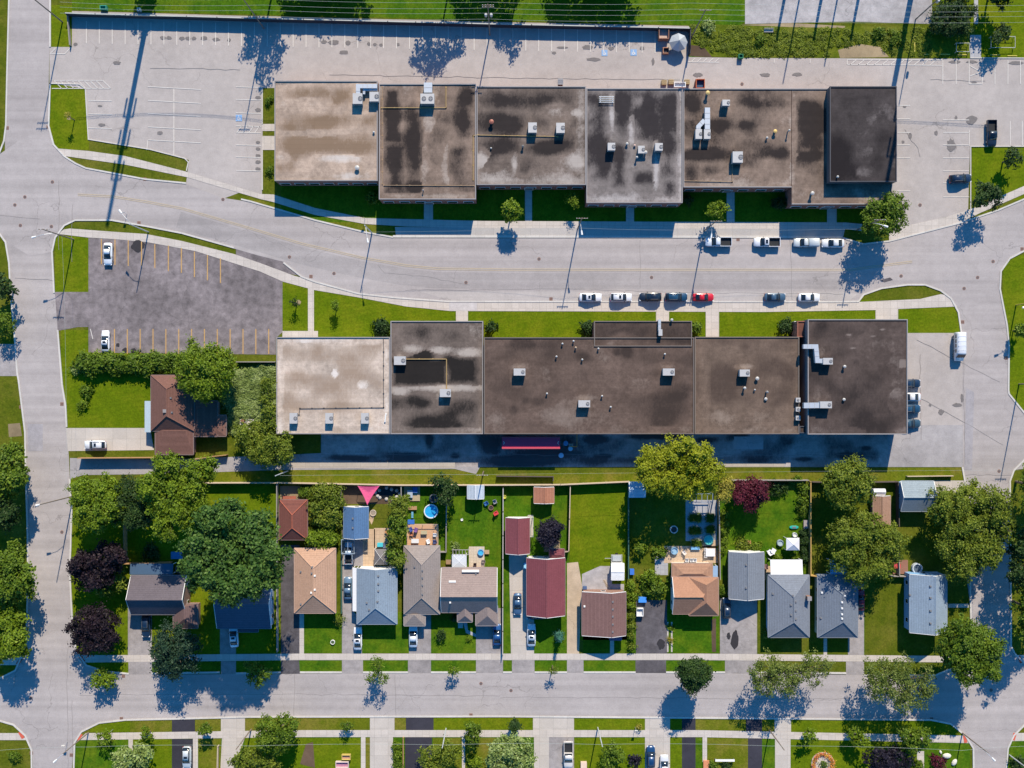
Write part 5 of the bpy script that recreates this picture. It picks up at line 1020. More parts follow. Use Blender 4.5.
skip_bin(680, 84.5, 2.5, 1.1, 1.2, (.74, .74, .74), 'white box container between the pallets by the north wall', inner=(.7, .7, .7))
def barrel(x, y, label, col, r=.42, h=.95):
    c = at(x, y, h); c.z = .05; t = thing('barrel', c, label, 'barrel'); q = MB(); q.lathe((0, 0, 0), [(r * .94, 0), (r, .05), (r, h * .33), (r * 1.04, h * .36), (r, h * .39), (r, h * .62), (r * 1.04, h * .65), (r, h * .68), (r, h - .05), (r * .94, h)], 16); q.build('drum', plain(col, .5), t); q = MB(); q.tube((r * .5, 0, h), (r * .5, 0, h + .03), .05); q.build('bung', m_trimw, t)
barrel(565.8, 443.3, 'blue barrel nearest the building beside the crimson trailer', (.10, .28, .50), .55); barrel(570.5, 448.8, 'pale blue barrel under the orange rail', (.28, .50, .62), .5); barrel(561.2, 455.5, 'blue-white barrel standing alone in the alley', (.35, .55, .70), .55)
c = at(577, 441, 1.2); c.z = .03; t = thing('guard_rail', c, 'orange guard rail around the loading corner', 'railing'); q = MB(); P = [(0, 1.6, 1.1), (0, -1.2, 1.1), (-1.4, -1.2, 1.1)]
q.path(P, .06); q.path([(a, b_, .6) for a, b_, _ in P], .05); q.build('rail', plain((.62, .30, .04), .6), t)
for p in P: q = MB(); q.tube((p[0], p[1], 0), (p[0], p[1], 1.15), .06); q.build('post', plain((.62, .30, .04), .6), t)
skip_bin(571, 445.3, .9, .6, .7, (.60, .45, .36), 'tan crate between the barrels at the loading corner', cat='crate', inner=(.5, .4, .3), name='crate')
skip_bin(103, 7.3, 1.4, .9, 1.1, (.04, .30, .22), 'green utility cabinet on the grass above the fence', cat='cabinet', inner=(.04, .3, .22), name='utility_cabinet'); skip_bin(138.5, 9.3, .7, .7, 1.0, (.55, .65, .62), 'pale utility box on the grass above the fence', cat='cabinet', inner=(.5, .6, .58), name='utility_cabinet')
skip_bin(741, 56, 1.0, .9, 1.0, (.03, .20, .10), 'green utility box at the edge of the rough grass', cat='cabinet', inner=(.03, .2, .1), name='utility_cabinet')

# ================================================================ POLES AND CABLES
m_pole = wood((.20, .16, .13)); m_steel = plain((.52, .54, .56), .45, .3)
def utility_pole(x, y, h, label, arm=None, lamp=None, trans=0, cross=0, m=None, r=.15, cat='utility pole', name='utility_pole', group=None):
    c = at(x, y); t = thing(name, c, label, cat, group); m = m or m_pole
    q = MB(); q.tube((0, 0, 0), (0, 0, h), r, r * .65, n=10); q.build('pole', m, t)
    if cross:
        for k in range(cross):
            z = h - .5 - 1.0 * k; q = MB(); q.box(-1.2, 1.2, -.06, .06, z, z + .12); ca = q.build('crossarm', m_pole, t)
            for s_ in (-1.1, -.5, .5, 1.1): q = MB(); q.lathe((s_, 0, z + .12), [(.05, 0), (.07, .1), (.04, .2)], 8); q.build('insulator', m_trimw, ca)
    if trans:
        for k in range(trans):
            a = math.pi * k + .0; q = MB(); q.lathe((.55 * math.cos(a), .1 + .55 * math.sin(a), h * .62), [(.28, 0), (.30, .1), (.30, .9), (.2, 1.0)], 12); q.build('transformer', m_unit, t)
    if lamp:
        dx, dy, hz = lamp; tip = at(x + dx, y + dy) - c; tip.z = hz; q = MB(); q.path([(0, 0, hz - .8), (tip.x * .5, tip.y * .5, hz - .1), (tip.x, tip.y, hz)], .05); la = q.build('lamp_arm', m_steel, t)
        d = Vector((tip.x, tip.y, 0)).normalized(); q = MB(); q.tube((tip.x, tip.y, hz), (tip.x + d.x * .9, tip.y + d.y * .9, hz - .05), .16, .22, n=8); q.build('lamp_head', m_trimw, la)
    return t
utility_pole(62.5, 22, 19, 'dark wooden pole leaning in view over the corner grass of the north car park', cross=2); utility_pole(264, 28.6, 18, 'wooden pole at the north fence beside the blue tree shadow', cross=1); utility_pole(489.8, 35, 17, 'wooden pole with two white transformers at the north fence', cross=2, trans=2)
utility_pole(691, 38, 16, 'wooden pole behind the big umbrella', cross=1); utility_pole(915.5, 19.5, 15, 'wooden pole at the corner of the gravel lot', trans=1)
utility_pole(372, 233, 10.4, 'street light pole on the grass wedge by the long building shadow', lamp=(2, 12, 9.8), m=m_steel); utility_pole(577.5, 229, 14, 'dark wooden pole on the pavement opposite the mid unit', lamp=(1, 8, 9), cross=1); utility_pole(704, 231, 13, 'wooden pole beside the small tree and the white pickup', lamp=(-1, 9, 9), cross=1)
utility_pole(857, 230, 13.5, 'street light pole inside the bright tree by the black box roof', lamp=(9, 3, 10), cross=1); utility_pole(73.7, 239.5, 14, 'wooden pole with street light at the dark car park corner', lamp=(-15, 4, 10), cross=1); utility_pole(148.4, 232, 10.5, 'street light pole on the grass strip above the dark car park', lamp=(-9, -11, 9.5), m=m_steel)
utility_pole(73.5, 496, 15, 'street light pole beside the side street under the maple', lamp=(-12, 3, 9.5)); utility_pole(88.5, 732.6, 12, 'street light pole at the corner with red tactile pads', lamp=(-10, 9, 10)); utility_pole(251.2, 729.3, 11.5, 'wooden pole by the pale driveway and bushy tree', m=m_pole); utility_pole(446, 728.5, 11.2, 'pale pole over the olive tree on the south pavement', m=m_steel)
utility_pole(597.7, 727.5, 11, 'pale green-grey pole on the south pavement by the white pickup', m=m_steel); utility_pole(769.4, 730, 11.5, 'dark wooden pole beside the navy driveway on the south pavement', m=m_pole); utility_pole(962.2, 732.8, 11.5, 'dark street light pole at the corner facing the side street', lamp=(8, 8, 9.5), m=m_pole)
utility_pole(1009.5, 755, 7.5, 'pale light post on the corner lawn at the bottom edge', lamp=(3, 3, 7.3), m=m_steel); utility_pole(483.5, 471.5, 9, 'wooden pole at the alley grass behind the pale metal shed', cross=1, m=m_pole); utility_pole(287.8, 471, 11, 'pale light pole at the alley grass near the red-brown garage', m=m_steel)
utility_pole(1019, 384, 17, 'wooden pole on the east lawn beside the side street', cross=1); utility_pole(1016, 305, 8.5, 'yellow-armed light pole on the east lawn', lamp=(-9, 4, 8), m=plain((.55, .42, .08), .6))
for x, y, h, lab in ((154, -16, 42, 'tall steel transmission pole beyond the north fence'), (912, -8, 46, 'tall steel transmission pole beyond the gravel lot')):
    t = utility_pole(x, y, h, lab, m=m_steel, r=.62, cat='transmission pole', name='transmission_pole')
    for z in (h * .55, h * .68, h * .81): q = MB(); q.tube((-1.1, 0, z), (1.1, 0, z), .14); q.build('crossarm', m_steel, t)
    q = MB()
    for z in (h * .55, h * .68, h * .81):
        for s_ in (-1.0, 1.0): q.tube((s_, 0, z - 3.2), (s_, 0, z), .2, n=6)
    q.build('insulator', m_trimw, t)
for i, (x, h) in enumerate(((788, 10.9), (803, 18), (825, 10.7), (841, 15), (862, 10.9))):
    utility_pole(x, -20, h, 'steel post beyond the gravel lot, ' + ['nearest the umbrella', 'tallest of the row', 'in the middle of the row', 'second tallest of the row', 'nearest the corner pole'][i], m=m_steel, r=.4 if h < 12 else .2, name='lot_light_pole', cat='light pole', group='posts beyond the gravel lot')
def cable(pts, label, sag=.8, r=.02, m=None):
    bb = MB()
    for a, b_ in zip(pts, pts[1:]):
        A, B = at(*a), at(*b_); prev = A
        for k in range(1, 9):
            f = k / 8; p = A.lerp(B, f); p.z -= sag * 4 * f * (1 - f); bb.tube(prev, p, r, n=4, caps=False); prev = p
    tag(bb.build('power_line', m or m_cab), label, 'cable')
m_cab = plain((.36, .40, .37), .5)
cable([(-20, 752, 10.4), (89, 747, 10.6), (251, 746, 10.6), (446, 745, 10.6), (598, 744.5, 10.6), (769, 746, 10.6), (962, 750.5, 10.6), (1060, 746, 10.6)], 'thin pale power line running the length of the south front gardens')
for k, (y, h, l) in enumerate(((2, 16, 'uppermost'), (8, 15.5, 'second'), (13, 15, 'third'), (19, 14, 'lowest'))): cable([(60, y - 6, h), (264, y - 3, h), (490, y, h), (691, y + 1, h), (1050, y + 3, h)], l + ' power line above the fence of the north car park', 1.0, .018)
cable([(280, 475.5, 8.6), (484, 474.5, 8.6)], 'thin power line over the alley grass behind the back gardens', .4); cable([(484, 474.5, 8.6), (1019, 470, 8.6)], 'thin power line above the garden fence east of the alley pole', .8, .015)
cable([(62, 236, 10), (66, 500, 11)], 'thin power line along the east kerb of the side street', .8, .015); cable([(372, 232, 9.5), (577, 228, 11), (704, 230, 11), (857, 229, 11)], 'thin power line over the shaded pavement of the main road', .9, .013)

# ================================================================ FENCES
def fence(label, pts, h, m, name='fence', t=.08, cap=None, post=True, pm=None, ps=5):
    c = at(*pts[0]); tt = thing(name, c, label, 'wall' if 'wall' in name else 'fence'); P = []
    for a in pts: p = at(*a) - c; P.append((p.x, p.y))
    q = MB(); q.strip(P, -t / 2, t / 2, .05, h); q.build('panel', m, tt)
    q = MB(); q.strip(P, -t / 2 - .05, t / 2 + .05, h + .002, h + .06); q.build('top_rail', cap or m, tt)
    if post:
        done = 0
        for a, b_ in zip(P, P[1:]):
            k = max(1, int(math.dist(a, b_) / ps))
            for j in range(k + (b_ == P[-1])):
                x, y = a[0] + (b_[0] - a[0]) * j / k, a[1] + (b_[1] - a[1]) * j / k; done += 1
                if done < 60: q = MB(); q.box(x - .09, x + .09, y - .09, y + .09, 0, h + .12); q.build('post', pm or m, tt)
w_or = wood((.38, .22, .10)); w_pale = wood((.50, .40, .29)); w_grey = wood((.28, .26, .24)); w_dark = wood((.10, .08, .07)); w_green = plain((.05, .12, .09), .6)
m_fdark = wood((.045, .045, .055))
fence('long dark board fence with pale top rail along the north edge of the car park', [(69, 16.5), (250, 21.5), (500, 27.5), (688.5, 31.5)], 2.0, m_fdark, t=.12, cap=plain((.42, .43, .40), .7), ps=6); fence('dark board fence end return at the big umbrella', [(689, 32), (688.5, 56)], 1.9, m_fdark, t=.1)
fence('low dark fence closing the west end of the north car park', [(69, 17), (71.5, 46)], .9, w_grey, ps=4)
fence('pale wooden fence behind the back gardens, from the maple to the pale shed', [(138, 482.5), (278.5, 482), (401, 484.5), (505, 484.3), (560, 484)], 1.9, w_pale, ps=4.5); fence('pale wooden fence behind the bright wide lawn', [(560.5, 484), (628, 481)], 1.9, w_pale, ps=4.5)
fence('grey fence behind the crimson tree garden', [(721, 479.5), (806, 479.5)], 1.8, w_grey, ps=4.5); fence('dark fence behind the olive trees', [(810, 481.2), (838, 482), (895, 481)], 1.8, w_dark, ps=4.5)
fence('orange wooden fence along the shaded west alley', [(82, 457.5), (157, 457)], 2.0, w_or, ps=4.5); fence('thin orange fence south of the bungalow lawn', [(157.5, 457), (195, 459), (214, 456), (228, 454.5)], 1.6, w_or)
fence('orange wooden fence beside the dark purple trees', [(127, 524), (127.5, 562)], 1.9, w_or, ps=4.5); fence('orange wooden fence behind the blue-shaded awning', [(127.5, 562.3), (172.5, 561.5)], 1.9, w_or, ps=4.5)
fence('grey fence between the maple garden and the red-brown garage', [(278.4, 483), (278.2, 540), (278.6, 650)], 1.5, w_grey)
fence('fence between the red-brown garage garden and the blue garage', [(342, 486), (342, 506)], 1.7, w_pale); fence('fence beside the black pond bed', [(402, 485.5), (402, 501)], 1.7, w_grey); fence('thin grey fence between pool garden and wide lawn', [(447, 486), (446.4, 551), (440.5, 551)], 1.5, w_grey)
fence('long white-topped dark fence between wide lawn and maroon garage', [(503.2, 487), (502.7, 653)], 1.6, w_dark, cap=plain((.42, .40, .38), .7)); fence('wooden fence between shed lawn and bright wide lawn', [(569.8, 485.5), (568.3, 550), (560, 551)], 1.8, w_dark, cap=w_pale)
fence('green-dark fence between bright lawn and shady garden', [(627.8, 481.5), (627.6, 577)], 1.8, w_green); fence('rust-brown fence between patio garden and crimson tree garden', [(717.4, 497), (718.5, 578)], 1.8, w_or, cap=w_grey); fence('orange-topped fence beside the shaded olive-tree lawn', [(808.3, 481), (808.4, 574), (816, 575)], 1.8, wood((.50, .32, .11)))
fence('dark fence west of the grey-blue garage', [(895.3, 482), (896.2, 525)], 1.7, w_dark); fence('pale grey fence above the corner house lawn', [(896, 552), (896.8, 574.8)], 1.6, w_grey); fence('grey low fence joining the corner house', [(889, 575), (905, 575.3)], 1.4, w_grey)
fence('thin wooden fence between the black driveway lawns and the white sedan', [(342.3, 540), (342.3, 612)], 1.2, w_green); fence('dark fence on the alley grass below the trailer', [(497, 475.6), (553, 476.2), (553, 480)], 1.2, w_dark, ps=4); fence('pale fence rail on the alley grass near the side street', [(906, 476), (951, 475.5)], .9, w_pale, ps=4)
fence('low kerb wall under the hedge of the brown bungalow', [(238, 362), (276, 362)], 1.2, w_grey); fence('wooden edging beside the hedge by the very dark driveway', [(403.5, 737), (403.5, 768)], .6, w_or)
fence('timber fence at the bottom by the curved driveway', [(219, 745), (218, 790)], 1.0, w_pale)
# ================================================================ TREES
STY = {'bright': ((.115, .185, .006), (.215, .290, .015), .46), 'mid': ((.085, .148, .007), (.18, .245, .016), .44), 'dark': ((.024, .058, .010), (.062, .110, .020), .42), 'maple': ((.046, .110, .016), (.135, .22, .038), .48),
       'olive': ((.115, .162, .010), (.255, .29, .030), .42), 'willow': ((.105, .150, .020), (.26, .285, .075), .34), 'lime': ((.20, .235, .006), (.36, .37, .015), .44), 'yellow': ((.28, .25, .03), (.42, .36, .06), .36),
       'purple': ((.016, .009, .014), (.042, .023, .032), .42), 'crimson': ((.085, .010, .022), (.17, .022, .045), .36), 'pale': ((.20, .275, .065), (.40, .47, .20), .44), 'teal': ((.05, .17, .12), (.12, .30, .22), .30), 'blackp': ((.013, .010, .022), (.030, .026, .045), .38), 'weed': ((.135, .185, .008), (.25, .29, .02), .3), 'fir': ((.020, .052, .026), (.050, .092, .045), .34)}
m_bark = wood((.13, .10, .075))
NPR = np.random.default_rng(11)
def crown_mesh(blobs, size, dens, airy=0, up=-.35, core=.30, flat=0, solid=False):
    """blobs: (x, y, z, r, rz) in metres; many small leaf faces in clumps over and inside each lobe"""
    P, NR, SZ = [], [], []
    for (x, y, z, r, rz) in blobs:
        n = int(np.clip(r * r * 2.0 * dens + 7, 8, 220)); d = NPR.normal(size=(n * 3, 3)); d /= np.linalg.norm(d, axis=1)[:, None]; d = d[d[:, 2] > up][:n]; n = len(d)
        rad = (.68 + .40 * NPR.random(n)) * (1 + .10 * np.sin(3.1 * d[:, 0] * 3 + x) + .08 * np.sin(5 * d[:, 1] + y))
        cc = np.array([x, y, z]) + d * rad[:, None] * np.array([r, r, rz])
        if r > 1.5 and not solid:
            fld = np.sin(cc[:, 0] * 1.7 + 1.3 * np.sin(cc[:, 1] * 1.1)) + np.sin(cc[:, 1] * 1.9 + 1.7 * np.sin(cc[:, 0] * .9)); kp = (fld > -.55) | (NPR.random(n) < .2); cc, d = cc[kp], d[kp]; n = len(cc)
        rc = .15 * r + .38; m = int(np.clip(34 * (rc / .42 / 1.6) ** 2 * (1 - .55 * airy), 14, 64))
        o = NPR.normal(size=(n, m, 3)) * np.array([rc * .52, rc * .52, rc * .26]); pp = (cc[:, None] + o).reshape(-1, 3)
        nn = np.repeat(d, m, 0) * .65 + np.array([0, 0, .6 + flat]) + NPR.normal(size=(n * m, 3)) * .55
        P.append(pp); NR.append(nn); SZ.append(size * (.7 + .6 * NPR.random(n * m)))
        k = int(n * m * (.7 if solid else core) * (1 - airy)); d2 = NPR.normal(size=(k, 3)); d2 /= np.linalg.norm(d2, axis=1)[:, None]; rr = (.35 + .5 * NPR.random(k) ** .6)
        P.append(np.array([x, y, z]) + d2 * rr[:, None] * np.array([r, r, rz])); NR.append(d2 * .3 + np.array([0, 0, .8]) + NPR.normal(size=(k, 3)) * .4); SZ.append(size * 1.35 * (.7 + .6 * NPR.random(k)))
    P = np.concatenate(P); NR = np.concatenate(NR); SZ = np.concatenate(SZ); P[:, 2] = np.maximum(P[:, 2], .12)
    NR /= np.linalg.norm(NR, axis=1)[:, None]; a = NPR.normal(size=P.shape); U = np.cross(NR, a); U /= np.linalg.norm(U, axis=1)[:, None]; V = np.cross(NR, U)
    U *= (SZ * .62)[:, None]; V *= (SZ * .40)[:, None]
    q = np.stack([P - U, P - V * 1.0 + U * .15, P + U, P + V * 1.0 + U * .15], 1).reshape(-1, 3).astype(np.float32); n = len(P)
    me = bpy.data.meshes.new('crown'); me.vertices.add(4 * n); me.vertices.foreach_set('co', q.ravel()); me.loops.add(4 * n); me.loops.foreach_set('vertex_index', np.arange(4 * n, dtype=np.int32))
    me.polygons.add(n); me.polygons.foreach_set('loop_start', np.arange(0, 4 * n, 4, dtype=np.int32)); me.polygons.foreach_set('loop_total', np.full(n, 4, np.int32)); me.update(); me.validate(); return me
def tree(name, label, blobs, h, style='mid', dens=1, airy=0, group=None, cat=None, trunk=True, conical=False, squash=.62, low=False):
    """blobs: (image x, image y, r) as seen; h = overall height in metres"""
    col, tip, size = STY[style]; B = []; h = h * 1.12 if h > 5 and trunk else h
    for b_ in blobs:
        r = b_[2] * S; hh = b_[3] if len(b_) > 3 else h * (.94 + .12 * rnd.random()); rz = min(r * 1.0, hh * squash); zc = hh - rz; p = at(b_[0], b_[1], zc); B.append((p.x, p.y, zc, r * .96, rz))
    gx = sum(b_[0] * b_[3] ** 2 for b_ in B) / sum(b_[3] ** 2 for b_ in B); gy = sum(b_[1] * b_[3] ** 2 for b_ in B) / sum(b_[3] ** 2 for b_ in B)
    t = thing(name, (gx, gy, 0), label, cat or name.replace('_', ' ').split()[-1], group)
    L = [(x - gx, y - gy, z, r, rz) for x, y, z, r, rz in B]
    if conical:
        x, y, z, r, rz = L[0]; L = [(x, y, h * f, r * (1.05 - f) * .9, h * .10) for f in (.12, .28, .44, .60, .76, .9)]
    rmin = min(b_[3] for b_ in L); sz = size * (1 if rmin > 2.2 else .8 if rmin > 1.2 else .55)
    me = crown_mesh(L, sz, dens * (1 if rmin > 2.2 else 1.7 if rmin > 1.2 else 3.2), airy, up=-.95 if low else -.45, solid=dens >= 1.2)
    me.materials.append(leafm(style, col, tip)); o = bpy.data.objects.new('crown', me); C.objects.link(o); o.parent = t
    if trunk:
        q = MB(); mr = max(b_[3] for b_ in L); r0 = min(.45, .08 + .05 * mr); zt = min(b_[2] for b_ in L) * .9; q.tube((0, 0, 0), (0, 0, max(zt, .3)), r0, r0 * .7, n=8)
        for x, y, z, r, rz in L:
            st = Vector((0, 0, max(.25, zt * .85)))
            for k in range(3):
                a = rnd.random() * 6.3; e = Vector((x + math.cos(a) * r * .55, y + math.sin(a) * r * .55, z + rz * .45)); mid = st.lerp(e, .5) + Vector((0, 0, .12 * r)); q.tube(st, mid, r0 * .45, r0 * .28, n=6); q.tube(mid, e, r0 * .28, .03, n=5)
        q.build('trunk', m_bark, t)
    return t
def T(label, blobs, h, style='mid', **k): return tree(k.pop('name', 'deciduous_tree'), label, blobs, h, style, **k)
def bush(label, x, y, r, h, style='mid', **k): return tree(k.pop('name', 'shrub'), label, [(x, y, r)], h, style, trunk=False, low=True, **k)
# west side of the side street
T('leafy green tree at the west edge beside the alley mouth', [(8, 466, 20), (3, 485, 20), (17, 480, 11)], 10, 'mid'); T('dark tree at the west edge south of the alley mouth', [(3, 512, 16)], 9, 'dark')
T('bright green street-side tree with lobed crown, west edge middle', [(8, 566, 20), (18, 583, 17), (3, 590, 18)], 10, 'mid'); T('bright lime-green tree at the west corner of the street crossing', [(6, 625, 19), (12, 643, 15), (2, 648, 14)], 10, 'bright')
T('dark tree at the west edge level with the dark car park', [(2, 287, 13)], 7, 'dark'); T('green rounded tree at the west edge above the grey drive', [(4, 322, 10)], 6, 'mid')
bush('small bright bush on the south-west corner lawn', 14.5, 756, 5.5, 1.6, 'mid')
# bungalow garden
for k, x in enumerate((85, 97, 109, 122, 135, 148, 160, 173)): bush('clipped hedge bush, ' + ['westmost', 'second', 'third', 'fourth', 'fifth', 'sixth', 'seventh', 'eastmost'][k] + ' in the line along the dark car park', x, 363 + (k % 2), 11.5, 2.8, 'mid', dens=1.5, name='hedge_bush', group='hedge along the dark car park')
T('bright yellow-green round tree beside the brown bungalow', [(200, 362, 19), (214, 366, 19), (196, 378, 17), (213, 381, 18), (204, 388, 14), (224, 372, 10)], 9, 'bright')
bush('small round shrub on the bungalow lawn, upper of two', 86.5, 391, 6, 1.7, 'mid'); bush('small bright shrub on the bungalow lawn, lower of two', 83, 405, 5.5, 1.5, 'bright'); bush('pale bush at the end of the hedge by the side street', 75, 370, 5, 1.6, 'pale')
T('olive willow-like tree at the corner of the pale beige roof', [(262, 443, 20), (250, 436, 15), (275, 447, 17), (262, 455, 12), (286, 450, 8)], 7, 'olive'); T('narrow olive tree against the beige-roofed wall', [(268, 410, 8), (266, 396, 8), (270, 424, 9), (267, 384, 7)], 6, 'olive')
def ground_cover(label, poly, n, style, name='ground_cover', h=.7, holes=(), r=.55):
    xs = [p[0] for p in poly]; ys = [p[1] for p in poly]; q = np.random.default_rng(5); pts = []
    def inside(x, y):
        r = False; j = len(poly) - 1
        for i in range(len(poly)):
            if (poly[i][1] > y) != (poly[j][1] > y) and x < (poly[j][0] - poly[i][0]) * (y - poly[i][1]) / (poly[j][1] - poly[i][1]) + poly[i][0]: r = not r
            j = i
        return r
    while len(pts) < n:
        x, y = q.uniform(min(xs), max(xs)), q.uniform(min(ys), max(ys))
        if inside(x, y) and not any(a <= x <= c_ and b_ <= y <= d_ for a, b_, c_, d_ in holes): p = at(x, y); pts.append((p.x, p.y, h * .4 * q.random(), r * (1 + .9 * q.random()), h * (.4 + .6 * q.random())))
    me = crown_mesh(pts, .24, 1.5, .3, 0, .2, flat=.8); me.materials.append(leafm(style, *STY[style][:2])); o = bpy.data.objects.new(name, me); C.objects.link(o); tag(o, label, 'ground cover', kind='stuff')
ground_cover('pale leafy ground cover beside the brown bungalow', [(233, 372), (276, 366), (276, 428), (262, 432), (236, 434), (229, 428), (230, 410), (222, 398)], 420, 'pale', holes=((238, 417, 255, 432),))
ground_cover('rough weedy tufts below the gravel lot', [(692, 27), (745, 28), (800, 30), (930, 30), (930, 54), (890, 56), (880, 45), (858, 43), (835, 50), (830, 56), (748, 56), (712, 50), (696, 42)], 360, 'weed', name='weed_ground_cover', h=.22, r=.28)
skip_bin(246.7, 424.5, 3.0, 2.3, .3, (.62, .58, .54), 'pale square paving pad with pots in the ground cover', cat='paving pad', inner=(.55, .5, .45), name='paving_pad'); barrel(242.5, 421, 'brown pot on the pale paving pad', (.22, .10, .06), .4, .6)
# big cluster south of the alley
T('green tree with lobed crown beside the side street pole', [(88, 493, 17), (104, 494, 16), (90, 511, 16), (106, 510, 15), (97, 522, 10)], 11, 'bright'); T('dark green tree squeezed between two brighter alley trees', [(126, 489, 13), (137, 500, 15), (124, 508, 14), (141, 514, 13), (132, 521, 10)], 9, 'dark')
T('bright green spreading tree reaching over the alley, tallest lobes by the bungalow wing', [(168, 468, 14), (156, 488, 16), (177, 486, 18), (198, 474, 14), (208, 466, 9), (190, 498, 18), (168, 506, 16), (182, 516, 14), (163, 528, 11), (168, 536, 8), (150, 484, 11)], 13, 'bright')
T('huge dark green maple over the navy-roofed house', [(205, 548, 22), (228, 523, 22), (252, 532, 24), (262, 556, 22), (235, 556, 26), (216, 574, 20), (244, 580, 21), (264, 576, 15), (207, 519, 12), (195, 565, 14), (226, 592, 13)], 20.5, 'maple')
T('dark purple tree beside the orange fence, northern one of two', [(84, 566, 17), (103, 561, 18), (95, 574, 17), (114, 556, 11)], 8, 'purple'); T('dark purple-brown round tree at the street corner lawn', [(86, 622, 16), (102, 622, 16), (90, 638, 16), (105, 637, 15), (80, 632, 10)], 8, 'purple')
T('small yellow-green tree between the two purple trees', [(110, 580, 12), (118, 575, 9), (105, 588, 9), (122, 585, 8)], 5, 'olive', cat='tree'); tree('spruce_tree', 'dark round spruce in front of the purple-grey corner house', [(172, 640, 17), (165, 652, 17), (180, 655, 18), (172, 666, 14), (186, 643, 12)], 9, 'fir')
bush('dark low shrub along the garden behind the orange fence', 150, 552, 9, 1.5, 'dark'); bush('small green bush by the orange fence end', 134, 516, 7, 1.8, 'mid')
T('light green street tree by the red tactile corner', [(102, 675, 9), (107, 682, 7), (97, 683, 6)], 5, 'bright', airy=.3); T('green street tree on the verge below the navy-roofed house', [(252, 668, 9), (262, 672, 9), (256, 678, 8)], 5.5, 'mid', airy=.2)
T('airy light green street tree on the verge below the blue-grey house', [(377, 668, 8), (372, 677, 6), (382, 678, 6), (377, 662, 5)], 5.5, 'mid', airy=.5); T('tiny bright street tree on the verge below the taupe house', [(453.6, 670.5, 5.5)], 4, 'bright', airy=.3); T('tiny pale street tree on the verge by the concrete driveway', [(553, 670, 4.5)], 4.5, 'olive', airy=.4)
tree('deciduous_tree', 'dark dense round street tree standing at the kerb of the residential street', [(693, 673, 14.5), (687, 670, 10), (700, 677, 10), (692, 683, 9)], 9.6, 'dark', dens=1.8)
T('airy grey-olive birch beside the slate-grey hip house, overhanging the street', [(768, 668, 15), (782, 678, 17), (765, 686, 12), (795, 674, 13), (812, 665, 12), (826, 668, 8), (812, 678, 9), (757, 672, 9)], 9, 'willow', airy=.3, name='birch_tree'); T('airy grey-olive birch overhanging the street east of the driveway', [(878, 672, 14), (895, 684, 17), (913, 690, 17), (900, 668, 13), (926, 686, 11), (878, 688, 12), (905, 706, 10), (925, 672, 8)], 10, 'willow', airy=.3, name='birch_tree')
T('large green tree at the corner of the residential street and east side street', [(960, 640, 17), (978, 640, 17), (967, 658, 19), (985, 656, 16), (952, 655, 13), (995, 645, 9), (970, 674, 12), (988, 670, 11), (965, 625, 10)], 12, 'mid')
T('largest yellow-green tree shading the corner house and side street', [(950, 505, 18), (972, 500, 19), (992, 508, 18), (960, 525, 19), (983, 530, 20), (1002, 522, 13), (952, 545, 16), (972, 552, 19), (990, 555, 14), (1011, 535, 8), (962, 568, 14), (940, 512, 11), (1006, 500, 9)], 9, 'olive', squash=.6)
T('olive round tree at the fence north of the narrow tan garage', [(838, 478, 16), (855, 476, 17), (845, 492, 16), (860, 488, 13), (832, 490, 9)], 9, 'olive'); T('broad olive tree south of the narrow tan garage', [(848, 536, 18), (866, 530, 18), (884, 538, 17), (845, 555, 16), (866, 556, 20), (890, 552, 14), (860, 572, 14), (880, 568, 14), (898, 540, 9)], 8.5, 'olive')
tree('spruce_tree', 'dark spruce tip poking out beside the east side street', [(976, 571, 11)], 8, 'fir', conical=True)
T('dark tree on the east edge across the side street', [(1026, 545, 18), (1024, 575, 16)], 11, 'dark'); T('tall dark tree just beyond the east edge, lower', [(1040, 605, 22), (1034, 625, 16)], 13, 'mid'); T('tall dark tree just beyond the east edge, upper', [(1044, 478, 22), (1040, 500, 18)], 13, 'mid')
T('small tree on the east lawn near the edge', [(1020, 330, 6)], 4, 'mid')
# along the two rows of units
T('bright green street tree before the third upper unit', [(508, 208, 8), (515, 209, 8), (510, 214, 7)], 5.5, 'bright'); T('small yellow-green tree in the shade of the mid unit', [(572, 198, 6), (576, 203, 4)], 4, 'bright', airy=.3); T('rounded bright street tree beside the first white pickup', [(714, 208, 8), (719, 211, 8)], 5.5, 'bright')
T('large bright tree at the end of the upper row beside the entrance road', [(876, 213, 14), (889, 208, 15), (882, 224, 14), (894, 220, 12), (872, 225, 9), (897, 209, 8)], 9, 'mid')
bush('dark small shrub in the corner of the tar-streaked unit', 371.5, 197, 6.5, 2.2, 'mid'); bush('dark shrub beside the mid unit wall', 688, 200, 5.5, 2, 'dark'); bush('dark shrub before the L-shaped unit', 779, 203, 7, 2.2, 'dark'); bush('low shrub at the west wall of the tan-roofed unit, upper', 269, 100, 4, 1.2, 'mid'); bush('low shrub at the west wall of the tan-roofed unit, lower', 270, 170, 4.5, 1.2, 'mid')
bush('dark round bush at the corner of the pale beige roof', 382.3, 327, 9, 2.4, 'dark', dens=1.6); bush('dark clipped bush at the corner of the longest brown roof', 490.5, 327, 6, 2.2, 'dark'); bush('dark green round topiary beside the raised front bay', 587.5, 327.3, 7.2, 2.4, 'dark', dens=1.3); bush('green bush at the east end of the raised front bay', 696, 328, 6.5, 2.2, 'mid'); bush('dark green bush beside the low brick annex', 786, 328, 9, 2.4, 'dark')
T('tiny young tree with tan mulch by the dark car park', [(294.5, 302.5, 4)], 3.5, 'dark', airy=.3); T('tiny yellow-green young tree on the lawn above the beige roof', [(335, 305.5, 4.8)], 3.8, 'bright', airy=.2); T('tiny tan-leaved sapling on the corner grass by the crossroads', [(67.7, 116, 3)], 4, 'yellow', airy=.3)
